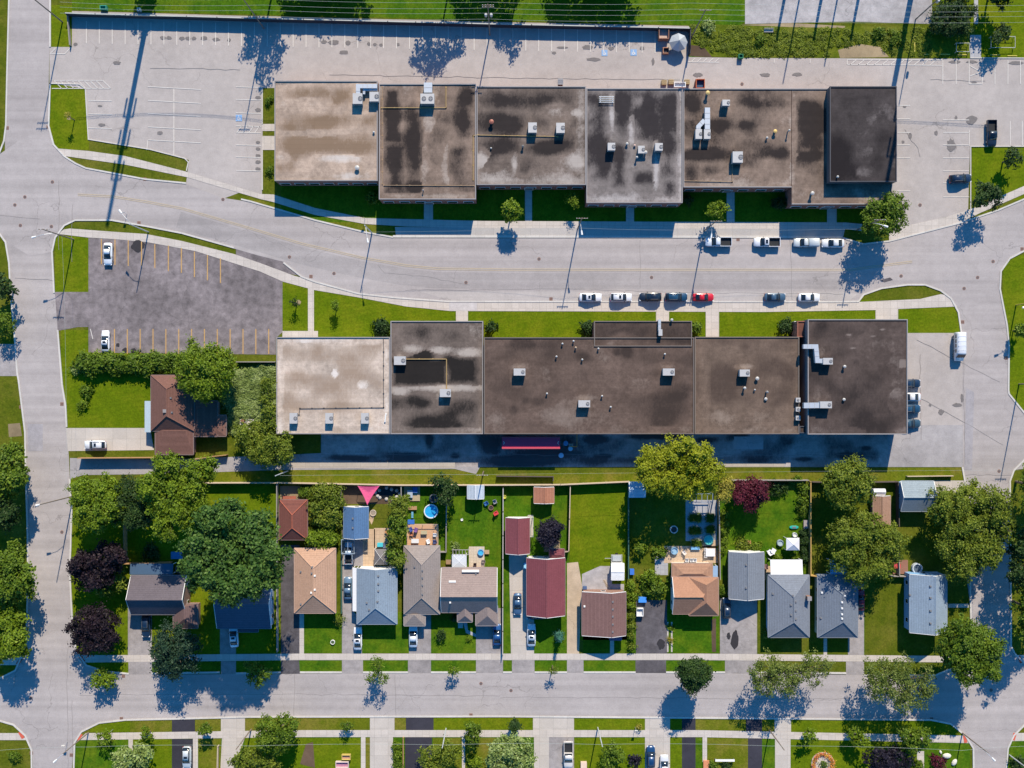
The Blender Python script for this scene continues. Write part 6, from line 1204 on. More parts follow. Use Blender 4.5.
struct('mulch_ring', [blob(298.5, 302.5, 2.6, 2.6, 3), blob(69, 118, 2.2, 2.2, 4)], .02, m_dirt)
# north-east
T('dark leafy tree between gravel lot and footpath', [(944, 16, 13), (958, 14, 14), (950, 28, 11), (962, 26, 10), (936, 24, 8), (955, 2, 12)], 4.8, 'dark'); T('small green tree inside the square rail at the footpath', [(1003, 33, 9), (998, 38, 6)], 5, 'dark'); T('round dark tree on the small lawn by the black pickup', [(1012, 158, 9.5)], 5.5, 'dark'); T('dark round tree at the road corner of the small lawn', [(985, 190, 11), (992, 196, 11), (983, 200, 9)], 7, 'dark'); T('tree standing at the top edge east of the footpath', [(1000, -10, 14)], 8, 'dark')
bush('pale flowering bush on the rough grass behind the umbrella', 708, 27, 7, 1.4, 'pale'); bush('bushy rough shrub below the gravel lot corner', 895, 38, 8, 1.6, 'mid'); bush('rough shrub at the end of the gravel lot', 878, 33, 6, 1.4, 'mid'); bush('low weedy shrub by the first gravel edge', 760, 40, 6, 1.2, 'mid')
# trees beyond the north edge whose shade reaches the car park
T('tall tree beyond the north fence shading the car park by the wooden pole', [(255, -38, 17), (272, -38, 15), (263, -24, 10, 15), (252, -26, 9, 9)], 12.5, 'maple', airy=.5); T('tall tree beyond the north fence between the two wooden poles', [(430, -38, 13), (448, -38, 13), (465, -36, 11), (440, -26, 9, 14), (455, -26, 8, 9)], 12.5, 'maple', airy=.5); T('tree beyond the north fence east of the transformer pole', [(516, -36, 13), (526, -28, 9)], 10.5, 'maple', airy=.5)
T('broad tree beyond the north fence above the third unit', [(575, -34, 24), (610, -34, 24), (632, -33, 16)], 9, 'dark'); T('broad tree beyond the north fence above the tan unit', [(330, -36, 26), (300, -38, 22), (360, -34, 16)], 9, 'dark'); T('small tree beyond the north fence at the west', [(140, -32, 14)], 8, 'dark'); T('broad tree beyond the north fence above the transformer pole', [(505, -38, 24), (480, -38, 20)], 9, 'dark')
# gardens
T('olive tree behind the red-brown garage, between two gardens', [(322, 495, 12), (334, 498, 12), (327, 511, 14), (318, 508, 9), (335, 517, 11), (322, 521, 8)], 4.9, 'olive'); bush('bright lime bush between the tan house and the olive tree', 316, 538, 10, 4.6, 'bright', dens=1.4); bush('bright lime bush beside the carport frame', 330, 539, 10, 4.6, 'bright', dens=1.4); bush('small bright bush by the red deck', 305.5, 491.5, 7, 2, 'mid')
for k, (x, y, r) in enumerate(((399, 506, 10), (396, 523, 10), (395, 540, 9.5), (395, 555, 9.5), (400, 514, 7), (399, 530, 7), (398, 563, 7))): T('columnar green tree between patio and wooden deck, ' + ['northmost', 'second', 'third', 'southmost big one', 'thin one near the pond bed', 'thin one beside the deck', 'small one by the blue-grey house'][k], [(x, y, r)], 5.5, 'mid' if k % 2 else 'olive', group='columnar trees beside the wooden deck')
T('dark green tree over the back fence beside the round pool', [(440, 484, 9), (450, 487, 10), (445, 497, 8)], 6, 'dark'); T('purple-black round tree beside the maroon garage', [(549.6, 531, 10), (545, 536, 8), (555, 529, 7.5), (550, 540, 8), (549, 532, 12)], 6, 'blackp', dens=1.5)
T('large yellow-green tree over the alley fence', [(655, 462, 16), (676, 455, 17), (697, 460, 17), (711, 472, 12), (664, 480, 15), (686, 480, 18), (645, 470, 9), (705, 483, 11), (650, 482, 9), (690, 446, 9)], 11, 'lime'); T('small golden-yellow tree touching the large yellow-green tree', [(722, 486, 9), (723, 495, 7), (728, 483, 6)], 8.5, 'yellow', dens=1.4)
T('crimson-leaved tree in the corner of the garden', [(742, 491, 11), (756, 489, 12), (752, 500, 11), (762, 496, 7), (738, 498, 6)], 6, 'crimson', dens=1.2)
for k, (x, y) in enumerate(((723.5, 514), (725, 523), (723, 532), (724, 541), (722, 550))): bush('bright vine shrub on the patio-garden fence, ' + ['top', 'second', 'third', 'fourth', 'bottom'][k] + ' of the run', x, y, 4.8, 1.6, 'bright', group='vine shrubs on the rust-brown fence')
for k, (x, y) in enumerate(((798, 481), (804, 490), (803, 500), (803, 510))): bush('garden shrub at the orange-topped fence, ' + ['top', 'second', 'third', 'lowest'][k] + ' of four', x, y, 6.5, 1.8, 'mid', group='shrubs at the orange-topped fence')
for k, y in enumerate((533, 542, 551, 560)): bush('clipped dark hedge bush behind the white gazebo, ' + ['top', 'second', 'third', 'lowest'][k], 804, y, 5.2, 1.7, 'dark', name='hedge_bush', group='hedge behind the white gazebo')
bush('dark shrub along the back fence by the crimson tree', 778, 488, 9, 1.6, 'dark'); bush('light green young tree in the shady lawn', 640, 549, 7.5, 2.5, 'bright'); bush('round dark bush at the grey path in the shady garden', 659, 553.5, 7.5, 1.8, 'mid'); bush('leafy bush west of the orange-tan house, front', 657, 588, 11, 2.8, 'mid'); bush('leafy bush west of the orange-tan house, rear', 648, 578, 9, 2.6, 'bright')
for k, y in enumerate((586, 596, 606, 616, 626, 636, 646)): bush('hedge bush east of the mauve-brown house, ' + ['top', 'second', 'third', 'fourth', 'fifth', 'sixth', 'bottom'][k], 631.5, y, 5.6 if k < 3 else 4.2, 1.8, 'bright' if k < 3 else 'olive', name='hedge_bush', group='hedge between mauve-brown house and dark driveway')
bush('small bush in the fence corner below the carport', 338.5, 620, 5.5, 1.6, 'olive'); bush('dark round bush on the front lawn of the taupe house', 441.7, 636, 5.6, 1.8, 'dark'); bush('small bright bush by the curved path', 469, 638.5, 2.5, .8, 'bright'); bush('low green shrub beside the porch of the taupe house', 455, 619, 4, 1, 'dark'); bush('bright plant row beside the dark patchy driveway', 669.7, 640, 3, .7, 'yellow'); bush('bright plant beside the dark patchy driveway, nearer the house', 669.7, 628, 3, .7, 'bright')
tree('spruce_tree', 'small teal spruce on the lawn by the silver-blue sedan', [(559.4, 638.6, 6)], 4.4, 'teal', conical=True, dens=1.4)
bush('shrub in front of the slate-grey hip house', 767, 634, 6, 1.2, 'mid'); bush('dark shrub beside the slate garage wall', 721.5, 590, 5, 1.6, 'mid')
# south gardens
T('bushy green tree on the south pavement near the pale driveway', [(268, 727, 11), (286, 726, 12), (277, 738, 13), (266, 741, 9), (288, 738, 9)], 7, 'mid'); T('olive tree at the bottom edge below the bushy tree', [(252, 758, 13), (268, 766, 12), (240, 760, 10)], 6, 'olive'); T('small street tree on the south pavement west of the light driveway', [(346.8, 726, 5.5)], 3.5, 'mid'); T('small yellow-green tree on the south pavement by the corner pole', [(104, 739, 8)], 4, 'bright', airy=.15); T('small yellow-green tree on the south pavement by the narrow walk', [(146.4, 735, 7.5)], 4, 'bright', airy=.15)
T('pale green spreading tree at the bottom near the narrow walk', [(125, 760, 13), (142, 755, 13), (133, 768, 13)], 6, 'pale'); T('small street tree on the south pavement beside the black driveway', [(204.8, 729, 5.8)], 4, 'mid', airy=.1); T('olive tree at the bottom under the pale pole', [(434, 755, 13), (448, 753, 13), (440, 766, 13), (428, 764, 8)], 7, 'olive', airy=.2)
bush('bright hedge strip bush beside the very dark driveway, upper', 397.5, 746, 5, 1.2, 'bright'); bush('bright hedge strip bush beside the very dark driveway, lower', 397.5, 756, 5, 1.2, 'bright'); bush('bright hedge strip bush at the bottom beside the very dark driveway', 397.5, 765, 5, 1.2, 'mid')
T('green tree on the south pavement east of the pale pole', [(472, 728, 8), (473, 738, 8)], 5, 'mid'); T('small dark tree on the south verge beside the tree with silvery leaves', [(515, 726, 7)], 4, 'dark'); T('large silvery green tree at the bottom edge by the wide driveway', [(500, 752, 14), (518, 750, 14), (508, 765, 15), (524, 764, 12), (494, 764, 9)], 8, 'pale'); bush('bright bush between the olive and silvery trees', 475, 763, 7, 2, 'bright')
T('green bushy tree on the lawn by the deep blue car', [(612, 750, 9), (608, 761, 9), (618, 757, 8)], 5, 'mid'); bush('dark purple bush at the bottom by the deep blue car', 634, 762, 7.5, 2, 'blackp'); bush('tiny yellow sapling on the south verge', 638.5, 727, 2.6, 1.2, 'yellow'); T('small leafy tree on the south pavement by the light driveway east', [(809, 736, 8)], 4.5, 'bright', airy=.15); T('small green tree on the south pavement in the birch shade', [(855, 733, 6.5), (860, 741, 7)], 4.5, 'bright'); T('round green tree on the south pavement near the corner', [(908, 736, 10), (919, 739, 11), (912, 746, 9)], 6, 'mid')
T('dark purple tree at the bottom edge', [(880, 760, 13), (896, 760, 13), (887, 768, 14)], 6, 'blackp'); bush('dark red bush on the corner lawn beside pale boulders', 938, 763, 8.5, 2, 'crimson'); bush('green shrub by the stepping path at the bottom', 919, 766, 5, 1.2, 'mid'); bush('green shrub on the south-east corner lawn', 1018, 764, 7, 2.5, 'dark')
bush('shrub by the white garden bench at the bottom', 713, 766, 5, 1.2, 'mid'); bush('dark flower bush by the white trellis at the bottom', 726, 766, 5, 1.2, 'dark')
# ================================================================ GARDEN AND STREET THINGS
struct('patio', [rect(363, 529, 375, 566), rect(374, 528, 392, 548), rect(389, 560, 401, 566)], .022, m_patio)
struct('patio', [rect(469, 546.5, 484.5, 567)], .024, concrete('beige_pavers', (.58, .49, .38), (.6, .6))); struct('patio', [rect(664, 546, 718, 563), rect(700, 540, 718, 548)], .022, m_patio); struct('patio', [rect(685.6, 500, 717, 541), rect(655, 556, 668, 575)], .020, m_paverg)
struct('patio', [rect(764, 566, 771, 580)], .02, m_patio); struct('patio', [rect(530, 556, 538, 562), rect(544, 540, 560, 552)], .02, m_dirt); struct('patio', [rect(528, 515, 533, 536), rect(355, 568, 352, 611)], .018, m_conc)
struct('path', [blob(371.5, 517, 2.5, 7, 1)], .02, m_patio); struct('path', [[(463, 622), (467, 622), (468, 630), (476, 634), (476, 637), (466, 633)]], .026, m_paverg); struct('path', [rect(341, 539, 365, 566)], .019, m_drive)
struct('garden_bed', [rect(343, 486, 402, 504)], .012, m_mulch); struct('garden_bed', [rect(666, 622, 668.5, 652), rect(671, 622, 672.5, 652)], .02, m_conc); struct('garden_bed', [rect(280, 486, 300, 499)], .014, m_dirt)
# pool, pond, sail
c = at(431, 511.3, 1.1); c.z = 0; t = thing('round_pool', c, 'round above-ground pool with bright blue water', 'pool'); r_ = 1.45
q = MB(); q.lathe((0, 0, 0), [(r_, 0), (r_, 1.05), (r_ + .1, 1.08), (r_ + .1, 1.14), (r_ - .12, 1.14), (r_ - .12, .9)], 28); q.build('pool_wall', plain((.62, .66, .68), .5), t)
q = MB(); q.disc((0, 0), r_ - .12, .97, 28); q.build('water', plain((.03, .33, .62), .12, 0, .12), t)
for k in range(10):
    a = k * math.pi / 5; q = MB(); q.box((r_ + .06) * math.cos(a) - .05, (r_ + .06) * math.cos(a) + .05, (r_ + .06) * math.sin(a) - .05, (r_ + .06) * math.sin(a) + .05, 0, 1.07); q.build('upright', m_unit, t)
def ring_thing(x, y, r, h, rim, top, label, name, cat, z=0.02):
    c = at(x, y, h); c.z = z; t = thing(name, c, label, cat); q = MB(); q.lathe((0, 0, 0), [(r, 0), (r, h), (r * .78, h), (r * .76, h * .6)], 20); q.build('rim', plain(rim, .7), t); q = MB(); q.disc((0, 0), r * .77, h * .7, 18); q.build('top', plain(top, .5), t)
    return t
ring_thing(433.5, 498.5, .95, .7, (.12, .13, .14), (.03, .03, .035), 'dark round trampoline under the tree by the pool', 'trampoline', 'trampoline'); ring_thing(674, 529.6, .85, .5, (.50, .48, .46), (.04, .035, .035), 'round stone fire ring on the shady lawn', 'fire_ring', 'fire pit'); ring_thing(708.8, 540, 1.05, .6, (.10, .42, .40), (.06, .50, .46), 'round teal paddling pool on the grey paving', 'paddling_pool', 'pool'); ring_thing(480.7, 552.6, .68, .5, (.10, .30, .55), (.05, .38, .62), 'small round blue paddling pool on the beige patio', 'paddling_pool', 'pool')
ring_thing(332.6, 642.3, .5, .35, (.70, .69, .66), (.06, .10, .04), 'white tyre planter on the tan house lawn', 'tyre_planter', 'planter'); ring_thing(491, 507.8, .55, .4, (.22, .12, .08), (.05, .04, .035), 'brown fire pit between the garden chairs', 'fire_pit', 'fire pit'); ring_thing(179.5, 569, 1.0, .6, (.14, .12, .13), (.05, .05, .06), 'dark round tub in the shade behind the purple-grey corner house', 'hot_tub', 'tub'); ring_thing(917.5, 568.5, 1.1, .9, (.45, .50, .55), (.10, .13, .17), 'round grey pool half hidden behind the corner house', 'round_tub', 'pool')
c = at(387, 493, .3); c.z = 0; q = MB(); p = [((x - 387) * S, (493 - y) * S) for x, y in blob(388, 494, 12, 6.5, 12, 22)]; t = thing('garden_pond', (at(387, 493).x, at(387, 493).y, .014), 'black pond ringed by pale stones in the fenced bed', 'pond'); q.sheet(p, .05); q.build('water', plain((.012, .013, .016), .1), t)
for k, (x, y) in enumerate(p):
    if k % 2 == 0: q = MB(); q.lathe((x, y, 0), [(.35, 0), (.42, .12), (.28, .28), (.1, .34)], 7); q.build('stone', plain((.42, .40, .38), .9), t)
ring_thing(373, 513, .7, .3, (.5, .42, .34), (.3, .25, .2), 'curved pale stone planter beside the blue garage', 'stone_planter', 'planter')
A, B_, C_ = at(357.7, 486, 3), at(379.5, 486, 3), at(367.3, 505, 2.6); c = (A + B_ + C_) / 3; c.z = 0; t = thing('shade_sail', c, 'bright pink triangular shade sail over the fenced garden bed', 'sail'); q = MB(); n = 10; V = {}
for i in range(n + 1):
    for j in range(n + 1 - i):
        a, b_ = i / n, j / n; w = 1 - a - b_; p = A * w + B_ * a + C_ * b_ - c; e = min(w, a, b_); k = max(a * w * 4, b_ * w * 4, a * b_ * 4) * .10; ctr = (A + B_ + C_) / 3 - c; p = p + (ctr - p) * k * (1 - min(1, e * 6)); p.z -= .25 * (1 - abs(1 - 3 * e)); V[i, j] = len(q.v); q.v.append(tuple(p))
for i in range(n):
    for j in range(n - i):
        q.f.append((V[i, j], V[i + 1, j], V[i, j + 1]))
        if i + j < n - 1: q.f.append((V[i + 1, j], V[i + 1, j + 1], V[i, j + 1]))
o = q.build('cloth', plain((.68, .10, .22), .8), t); sm = o.modifiers.new('thick', 'SOLIDIFY'); sm.thickness = .02
for p in (A, B_, C_): q = MB(); q.tube((p.x - c.x, p.y - c.y, 0), (p.x - c.x, p.y - c.y, p.z), .05); q.build('post', m_unitd, t)
# decks, canopies, furniture
def deck(r, h, label, m, rails=''):
    c = at((r[0] + r[2]) / 2, (r[1] + r[3]) / 2, h); c.z = 0; t = thing('wooden_deck', c, label, 'deck'); w, d = (r[2] - r[0]) * S / 2, (r[3] - r[1]) * S / 2; q = MB(); k = int(2 * w / .2)
    for j in range(k): q.box(-w + 2 * w * j / k, -w + 2 * w * (j + 1) / k - .02, -d, d, h - .05, h)
    q.build('deck_planks', m, t); q = MB(); q.box(-w + .04, w - .04, -d + .04, d - .04, .02, h - .053); q.build('deck_frame', w_dark, t)
    if rails:
        q = MB()
        if 'n' in rails: q.box(-w, w, d - .08, d, h + .85, h + .95)
        if 'e' in rails: q.box(w - .08, w, -d, d - .081, h + .85, h + .95)
        if 'w' in rails: q.box(-w, -w + .08, -d, d - .081, h + .85, h + .95)
        q.build('handrail', w_pale, t)
        for (x, y) in ((-w + .05, d - .05), (w - .05, d - .05), (w - .05, -d + .1), (0, d - .05)): q = MB(); q.box(x - .05, x + .05, y - .05, y + .05, h + .002, h + .848); q.build('rail_post', w_pale, t)
    return h
w_deck = wood((.56, .34, .20)); DH = deck((407.3, 524, 438.3, 546), .6, 'tan wooden deck behind the grey-taupe house, crowded with furniture', w_deck, 'nwe'); deck((282, 496, 296, 499.6), .4, 'small red deck behind the red-brown garage', wood((.34, .11, .07))); deck((893, 560, 908, 574), .3, 'small reddish deck with toys behind the pale blue corner house', wood((.28, .14, .10))); deck((404, 486.5, 420, 501), .25, 'wood-framed play bed beside the pool garden', wood((.42, .34, .22)))
def table(x, y, w, d, h, z0, col, label, rz=0, name='patio_table', cat='table'):
    c = at(x, y, z0 + h); c.z = z0; t = thing(name, c, label, cat, rz=R(rz)); q = MB(); q.box(-w / 2, w / 2, -d / 2, d / 2, h - .05, h); q.build('table_top', plain(col, .6), t)
    for a in (-1, 1):
        for b_ in (-1, 1): q = MB(); q.box(a * (w / 2 - .1) - .04, a * (w / 2 - .1) + .04, b_ * (d / 2 - .1) - .04, b_ * (d / 2 - .1) + .04, .01, h - .052); q.build('leg', m_unitd, t)
def chair(x, y, z0, col, label, rz=0, s=1.0, name='garden_chair', group=None):
    c = at(x, y, z0 + .6); c.z = z0; t = thing(name, c, label, 'chair', group, R(rz)); t.scale = (s,) * 3; m = plain(col, .6); q = MB(); q.box(-.33, .33, -.33, .33, .40, .46); q.build('seat', m, t); q = MB(); q.loft([[(-.33, -.33, .47), (.33, -.33, .47), (.33, -.26, .47), (-.33, -.26, .47)], [(-.30, -.50, 1.0), (.30, -.50, 1.0), (.30, -.44, 1.0), (-.30, -.44, 1.0)]]); q.build('backrest', m, t)
    for a in (-.28, .28):
        for b_ in (-.28, .28): q = MB(); q.box(a - .03, a + .03, b_ - .03, b_ + .03, .005, .398); q.build('leg', m, t)
        q = MB(); q.box(a - .06, a + .06, -.3, .3, .62, .66); q.build('armrest', m, t)
table(415, 541, 1.6, .9, .75, DH, (.62, .64, .66), 'pale rectangular table on the wooden deck'); table(424, 532.5, 1.3, .8, .72, DH, (.42, .36, .22), 'olive-tan table in the middle of the wooden deck'); chair(410.5, 529, DH, (.05, .08, .30), 'dark blue chair on the wooden deck corner', 30, 1.1); chair(416, 529.5, DH, (.16, .08, .22), 'purple chair next to the dark blue one on the deck', -20, 1.1); chair(411, 534, DH, (.52, .22, .12), 'terracotta-coloured chair on the wooden deck', 80, 1.1); chair(428, 541, DH, (.7, .7, .7), 'white chair at the house end of the wooden deck', 20, 1.1); chair(434.5, 535, DH, (.5, .52, .55), 'grey chair by the deck rail', 90, 1.1); chair(434.5, 542, DH, (.06, .08, .20), 'navy chair in the deck corner by the house', 100, 1.1)
def box_thing(x, y, w, d, h, col, label, name, cat, z0=.02, lid=None): 
    c = at(x, y, h + z0); c.z = z0; t = thing(name, c, label, cat); q = MB(); q.box(-w / 2, w / 2, -d / 2, d / 2, 0, h - .06, .02); q.build('body', plain(col, .6), t); q = MB(); q.box(-w / 2 - .03, w / 2 + .03, -d / 2 - .03, d / 2 + .03, h - .058, h, .02); q.build('lid', plain(lid or tuple(min(1, a * 1.15) for a in col), .5), t)
box_thing(411, 522, 1.4, .9, .7, (.03, .12, .42), 'blue storage box north of the wooden deck', 'storage_box', 'box'); box_thing(410, 494, 1.1, 1.6, .5, (.30, .34, .40), 'grey toy box in the wood-framed play bed', 'storage_box', 'box', .27); box_thing(415, 490, 1.0, 1.2, .5, (.04, .10, .30), 'blue toy box in the wood-framed play bed', 'storage_box', 'box', .27); bush('green plant in the wood-framed play bed', 407, 497.5, 3.2, 1, 'bright')
table(412.5, 508, 1.9, .8, .7, .02, (.38, .22, .11), 'brown table between play bed and deck'); box_thing(412.3, 515, .4, 1.3, .5, (.12, .30, .42), 'small blue planter under the brown table end', 'planter_box', 'planter')
def canopy(r, h, label, col, pyr=.5, name='gazebo', cat='gazebo', m=None, pal=None):
    c = at((r[0] + r[2]) / 2, (r[1] + r[3]) / 2, h); c.z = 0.02; t = thing(name, c, label, cat); w, d = (r[2] - r[0]) * S / 2, (r[3] - r[1]) * S / 2; q = MB(); a, b_, e, f = (-w, -d, h), (w, -d, h), (w, d, h), (-w, d, h); tp = (0, 0, h + pyr); q.shell([[a, b_, tp], [b_, e, tp], [e, f, tp], [f, a, tp]], .04); q.build('canopy', m or plain(col, .7), t)
    for x in (-1, 1):
        for y in (-1, 1): q = MB(); q.box(x * (w - .08) - .05, x * (w - .08) + .05, y * (d - .08) - .05, y * (d - .08) + .05, 0, h - .06); q.build('post', m_trimw, t)
    q = MB(); q.tube((-w, -d, h + .02), tp, .03, n=5); q.tube((w, -d, h + .02), tp, .03, n=5); q.tube((w, d, h + .02), tp, .03, n=5); q.tube((-w, d, h + .02), tp, .03, n=5); q.build('rib', m_trimw, t)
canopy((374.5, 549, 387.3, 564.8), 2.3, 'dark grey hipped gazebo behind the blue-grey house', (.15, .14, .14), .8); canopy((786.3, 538, 799.3, 550.2), 2.3, 'white pyramid gazebo on the garden lawn', (.66, .66, .70), .7); canopy((452, 554.5, 466.5, 568), 2.3, 'flat pale grey canopy behind the taupe house', (.52, .54, .56), .15, 'patio_canopy', 'canopy')
def pergola(r, h, label, col, n=6, name='pergola', cat='pergola', axis='x'):
    c = at((r[0] + r[2]) / 2, (r[1] + r[3]) / 2, h); c.z = 0.02; t = thing(name, c, label, cat); w, d = (r[2] - r[0]) * S / 2, (r[3] - r[1]) * S / 2; m = plain(col, .7); q = MB()
    for s_ in (-1, 1): q.box(-w, w, s_ * (d - .08) - .06, s_ * (d - .08) + .06, h - .18, h - .002)
    q.build('beam', m, t); q = MB()
    for k in range(n): x = -w + .1 + (2 * w - .2) * k / (n - 1); q.box(x - .05, x + .05, -d, d, h, h + .12)
    q.build('slat', m, t)
    for x in (-1, 1):
        for y in (-1, 1): q = MB(); q.box(x * (w - .1) - .06, x * (w - .1) + .06, y * (d - .08) - .055, y * (d - .08) + .055, 0, h - .182); q.build('post', m, t)
pergola((341.3, 539.5, 354.5, 554), 2.5, 'grey-blue open carport frame south of the blue garage', (.26, .32, .38), 3, 'carport_frame', 'carport'); pergola((452.5, 549.5, 469, 555), 2.3, 'grey slatted pergola beside the flat pale canopy', (.30, .28, .26)); pergola((690.6, 493.5, 713, 502.5), 2.3, 'blue-grey pergola in the shade of the yellow-green tree', (.22, .28, .38), 5)
pergola((527, 517, 533.5, 537), 2.0, 'thin green-white trellis frame along the maroon garage', (.52, .54, .42), 3, 'trellis_frame', 'trellis')
table(449, 562, 1.3, 1.0, .7, .02, (.30, .20, .12), 'brown bench table west of the flat pale canopy'); chair(475, 565, .03, (.14, .10, .09), 'dark chair on the beige patio at the house', 180); chair(483, 561.5, .03, (.22, .18, .16), 'brown chair on the beige patio east edge', 90); table(487, 552, 1.0, .9, .5, .02, (.42, .28, .16), 'wooden bench at the edge of the beige patio', name='garden_bench', cat='bench'); bush('flowering shrub by the patio of the taupe house', 455, 546, 4, 1.1, 'pale')
chair(485.8, 503.6, .02, (.04, .14, .36), 'blue garden chair by the brown fire pit', 120, 1.2); chair(495, 502, .02, (.28, .28, .30), 'grey folding chair by the brown fire pit', 200, 1.2); chair(496.3, 513, .02, (.55, .05, .06), 'red garden chair by the brown fire pit', -60, 1.2); ring_thing(461.9, 519.7, .28, .25, (.7, .7, .66), (.72, .72, .68), 'white ball-like pot on the wide lawn', 'garden_pot', 'pot')
ring_thing(504.5, 497, .4, .5, (.55, .5, .1), (.5, .5, .08), 'yellow pot by the dark fence on the shed lawn', 'garden_pot', 'pot')
for k, (x0, y0, x1, y1) in enumerate(((689, 514, 701.5, 522), (706, 514, 714.5, 522), (689, 527, 701, 534.5), (706, 526, 714.5, 533), (690.8, 540, 701.8, 546.8))):
    l = ['top western', 'top eastern', 'middle western', 'middle eastern', 'bottom'][k]; c = at((x0 + x1) / 2, (y0 + y1) / 2, .4); c.z = .022; t = thing('raised_bed', c, l + ' raised planting bed on the grey paving', 'planter', 'raised beds on the grey paving'); w, d = (x1 - x0) * S / 2, (y1 - y0) * S / 2; q = MB()
    for a in ((-w, w, -d, -d + .12), (-w, w, d - .12, d), (-w, -w + .12, -d + .12, d - .12), (w - .12, w, -d + .12, d - .12)): q.box(*a, 0, .4)
    q.build('frame', w_pale if k > 3 else wood((.30, .30, .32)), t); q = MB(); q.box(-w + .12, w - .12, -d + .12, d - .12, .01, .3); q.build('soil', m_mulch, t)
    P_ = [(x, y, .38, .42, .3) for x in np.linspace(-w + .4, w - .4, 4) for y in np.linspace(-d + .35, d - .35, 3)]; me = crown_mesh(P_, .16, 2, .2); me.materials.append(leafm('mid', *STY['mid'][:2])); o = bpy.data.objects.new('foliage', me); C.objects.link(o); o.parent = t
table(710.5, 552.5, 2.0, 1.7, .78, .03, (.70, .70, .72), 'white square table at the rust-brown fence'); 
for k, x in enumerate((687, 691.5, 695)): chair(x, 560.5, .03, (.66, .65, .64), ['west', 'middle', 'east'][k] + ' white chair in the row at the orange-tan house wall', 180, 1.1, group='white chairs at the orange-tan house wall')
for k, (x, y) in enumerate(((706, 549.5), (706, 553), (706, 556.5))): chair(x, y, .03, (.60, .58, .56), ['upper', 'middle', 'lower'][k] + ' pale chair on the west side of the white square table', -90, .9, group='pale chairs at the white square table')
ring_thing(674.5, 551, .8, .7, (.20, .34, .46), (.26, .42, .55), 'blue round table on the tan patio', 'round_table', 'table'); box_thing(695.5, 548.3, 1.9, .6, .5, (.16, .36, .58), 'blue bench before the bottom raised bed', 'garden_bench', 'bench'); chair(684, 552.5, .03, (.7, .64, .58), 'pale chair alone on the tan patio', 40); box_thing(632, 572, .9, 1.2, .8, (.04, .14, .48), 'blue bin beside the green-dark fence', 'wheelie_bin', 'bin'); box_thing(642.5, 600, 1.7, 1.1, .9, (.05, .22, .62), 'bright blue tub box at the head of the dark patchy driveway', 'storage_box', 'box'); box_thing(585, 588, .8, .6, .7, (.06, .10, .20), 'navy bin at the corner of the gravel pad', 'wheelie_bin', 'bin'); skip_bin(640, 612.5, 1.5, 1.7, 1.2, (.66, .66, .66), 'white utility trailer at the head of the dark patchy driveway', cat='trailer', inner=(.6, .6, .6), name='utility_trailer')
q = MB(); c = at(617, 558.8, 1.2); c.z = .02; t = thing('boat_trailer', c, 'grey metal trailer frame north of the white box shed', 'trailer')
q.box(-1.2, 1.2, -.8, -.7, .5, .6); q.box(-1.2, 1.2, .7, .8, .5, .6); q.box(-1.2, -1.1, -.7, .7, .5, .6); q.box(1.1, 1.2, -.7, .7, .5, .6); q.box(-.05, .05, -.7, .7, .5, .6); q.box(-2.6, -1.2, -.05, .05, .5, .6); q.build('frame', m_unit, t); q = MB(); q.box(-1.05, 1.05, -.65, .65, .62, .9, .1); q.build('cargo_tarp', plain((.35, .38, .40), .6), t)
for s_ in (-1, 1): q = MB(); q.tube((0, s_ * .85, .3), (0, s_ * 1.05, .3), .3, n=14); q.build('wheel', m_tyre, t)
q = MB(); c = at(607, 584); c.z = .045
for k in range(4): q.box(-.4 + .15 * k, -.32 + .15 * k, -1.2, 1.2, .06 * k, .06 * k + .05)
o = q.build('plank_stack', w_pale); o.location = c; o.rotation_euler = (0, 0, R(28)); tag(o, 'loose pale planks lying on the grey gravel pad', 'planks'); o.name = 'timber_planks'
c = at(794.3, 527.5, .5); c.z = .02; t = thing('garden_lounger', c, 'teal lounger on the lawn above the white gazebo', 'lounger'); q = MB(); q.loft([ring(-.95, .18, .1, .3, .05), ring(-.5, .36, .05, .4, .1), ring(.5, .36, .05, .4, .1), ring(.95, .18, .1, .3, .05)]); q.build('hull', plain((.02, .36, .30), .5), t); q = MB(); q.box(-.4, .4, -.2, .2, .4, .43); q.build('seat', m_unitd, t)
chair(769.5, 552, .02, (.72, .72, .74), 'white garden chair behind the white sunroom, western', 30, 1.3); chair(773.5, 550.5, .02, (.72, .72, .74), 'white garden chair behind the white sunroom, eastern', -30, 1.3); ring_thing(780.5, 543, .7, .7, (.28, .34, .36), (.34, .42, .44), 'grey-green round table west of the white gazebo', 'round_table', 'table'); ring_thing(795, 535, .5, .6, (.6, .6, .58), (.64, .64, .62), 'pale round pot between lounger and white gazebo', 'garden_pot', 'pot'); table(748.7, 542.3, 1.0, .7, .5, .02, (.46, .20, .10), 'orange-brown bench on the crimson tree lawn', name='garden_bench', cat='bench'); table(806, 524.5, 1.0, 1.9, .5, .02, (.30, .26, .25), 'grey slatted bench at the orange-topped fence', name='garden_bench', cat='bench')
chair(766, 566, .03, (.16, .10, .10), 'dark chair between slate garage and white sunroom', 0, 1.2); bush('garden plant by the white gazebo, lower', 795, 556, 4, 1.2, 'bright'); bush('garden plant left of the white sunroom corner'.replace('left of', 'behind'), 777, 557, 5, 1.3, 'bright'); bush('pale shrub behind the slate garage', 742, 546, 8, 1.2, 'olive'); bush('pale shrub behind the slate garage, eastern', 756, 548, 6, 1.1, 'bright')
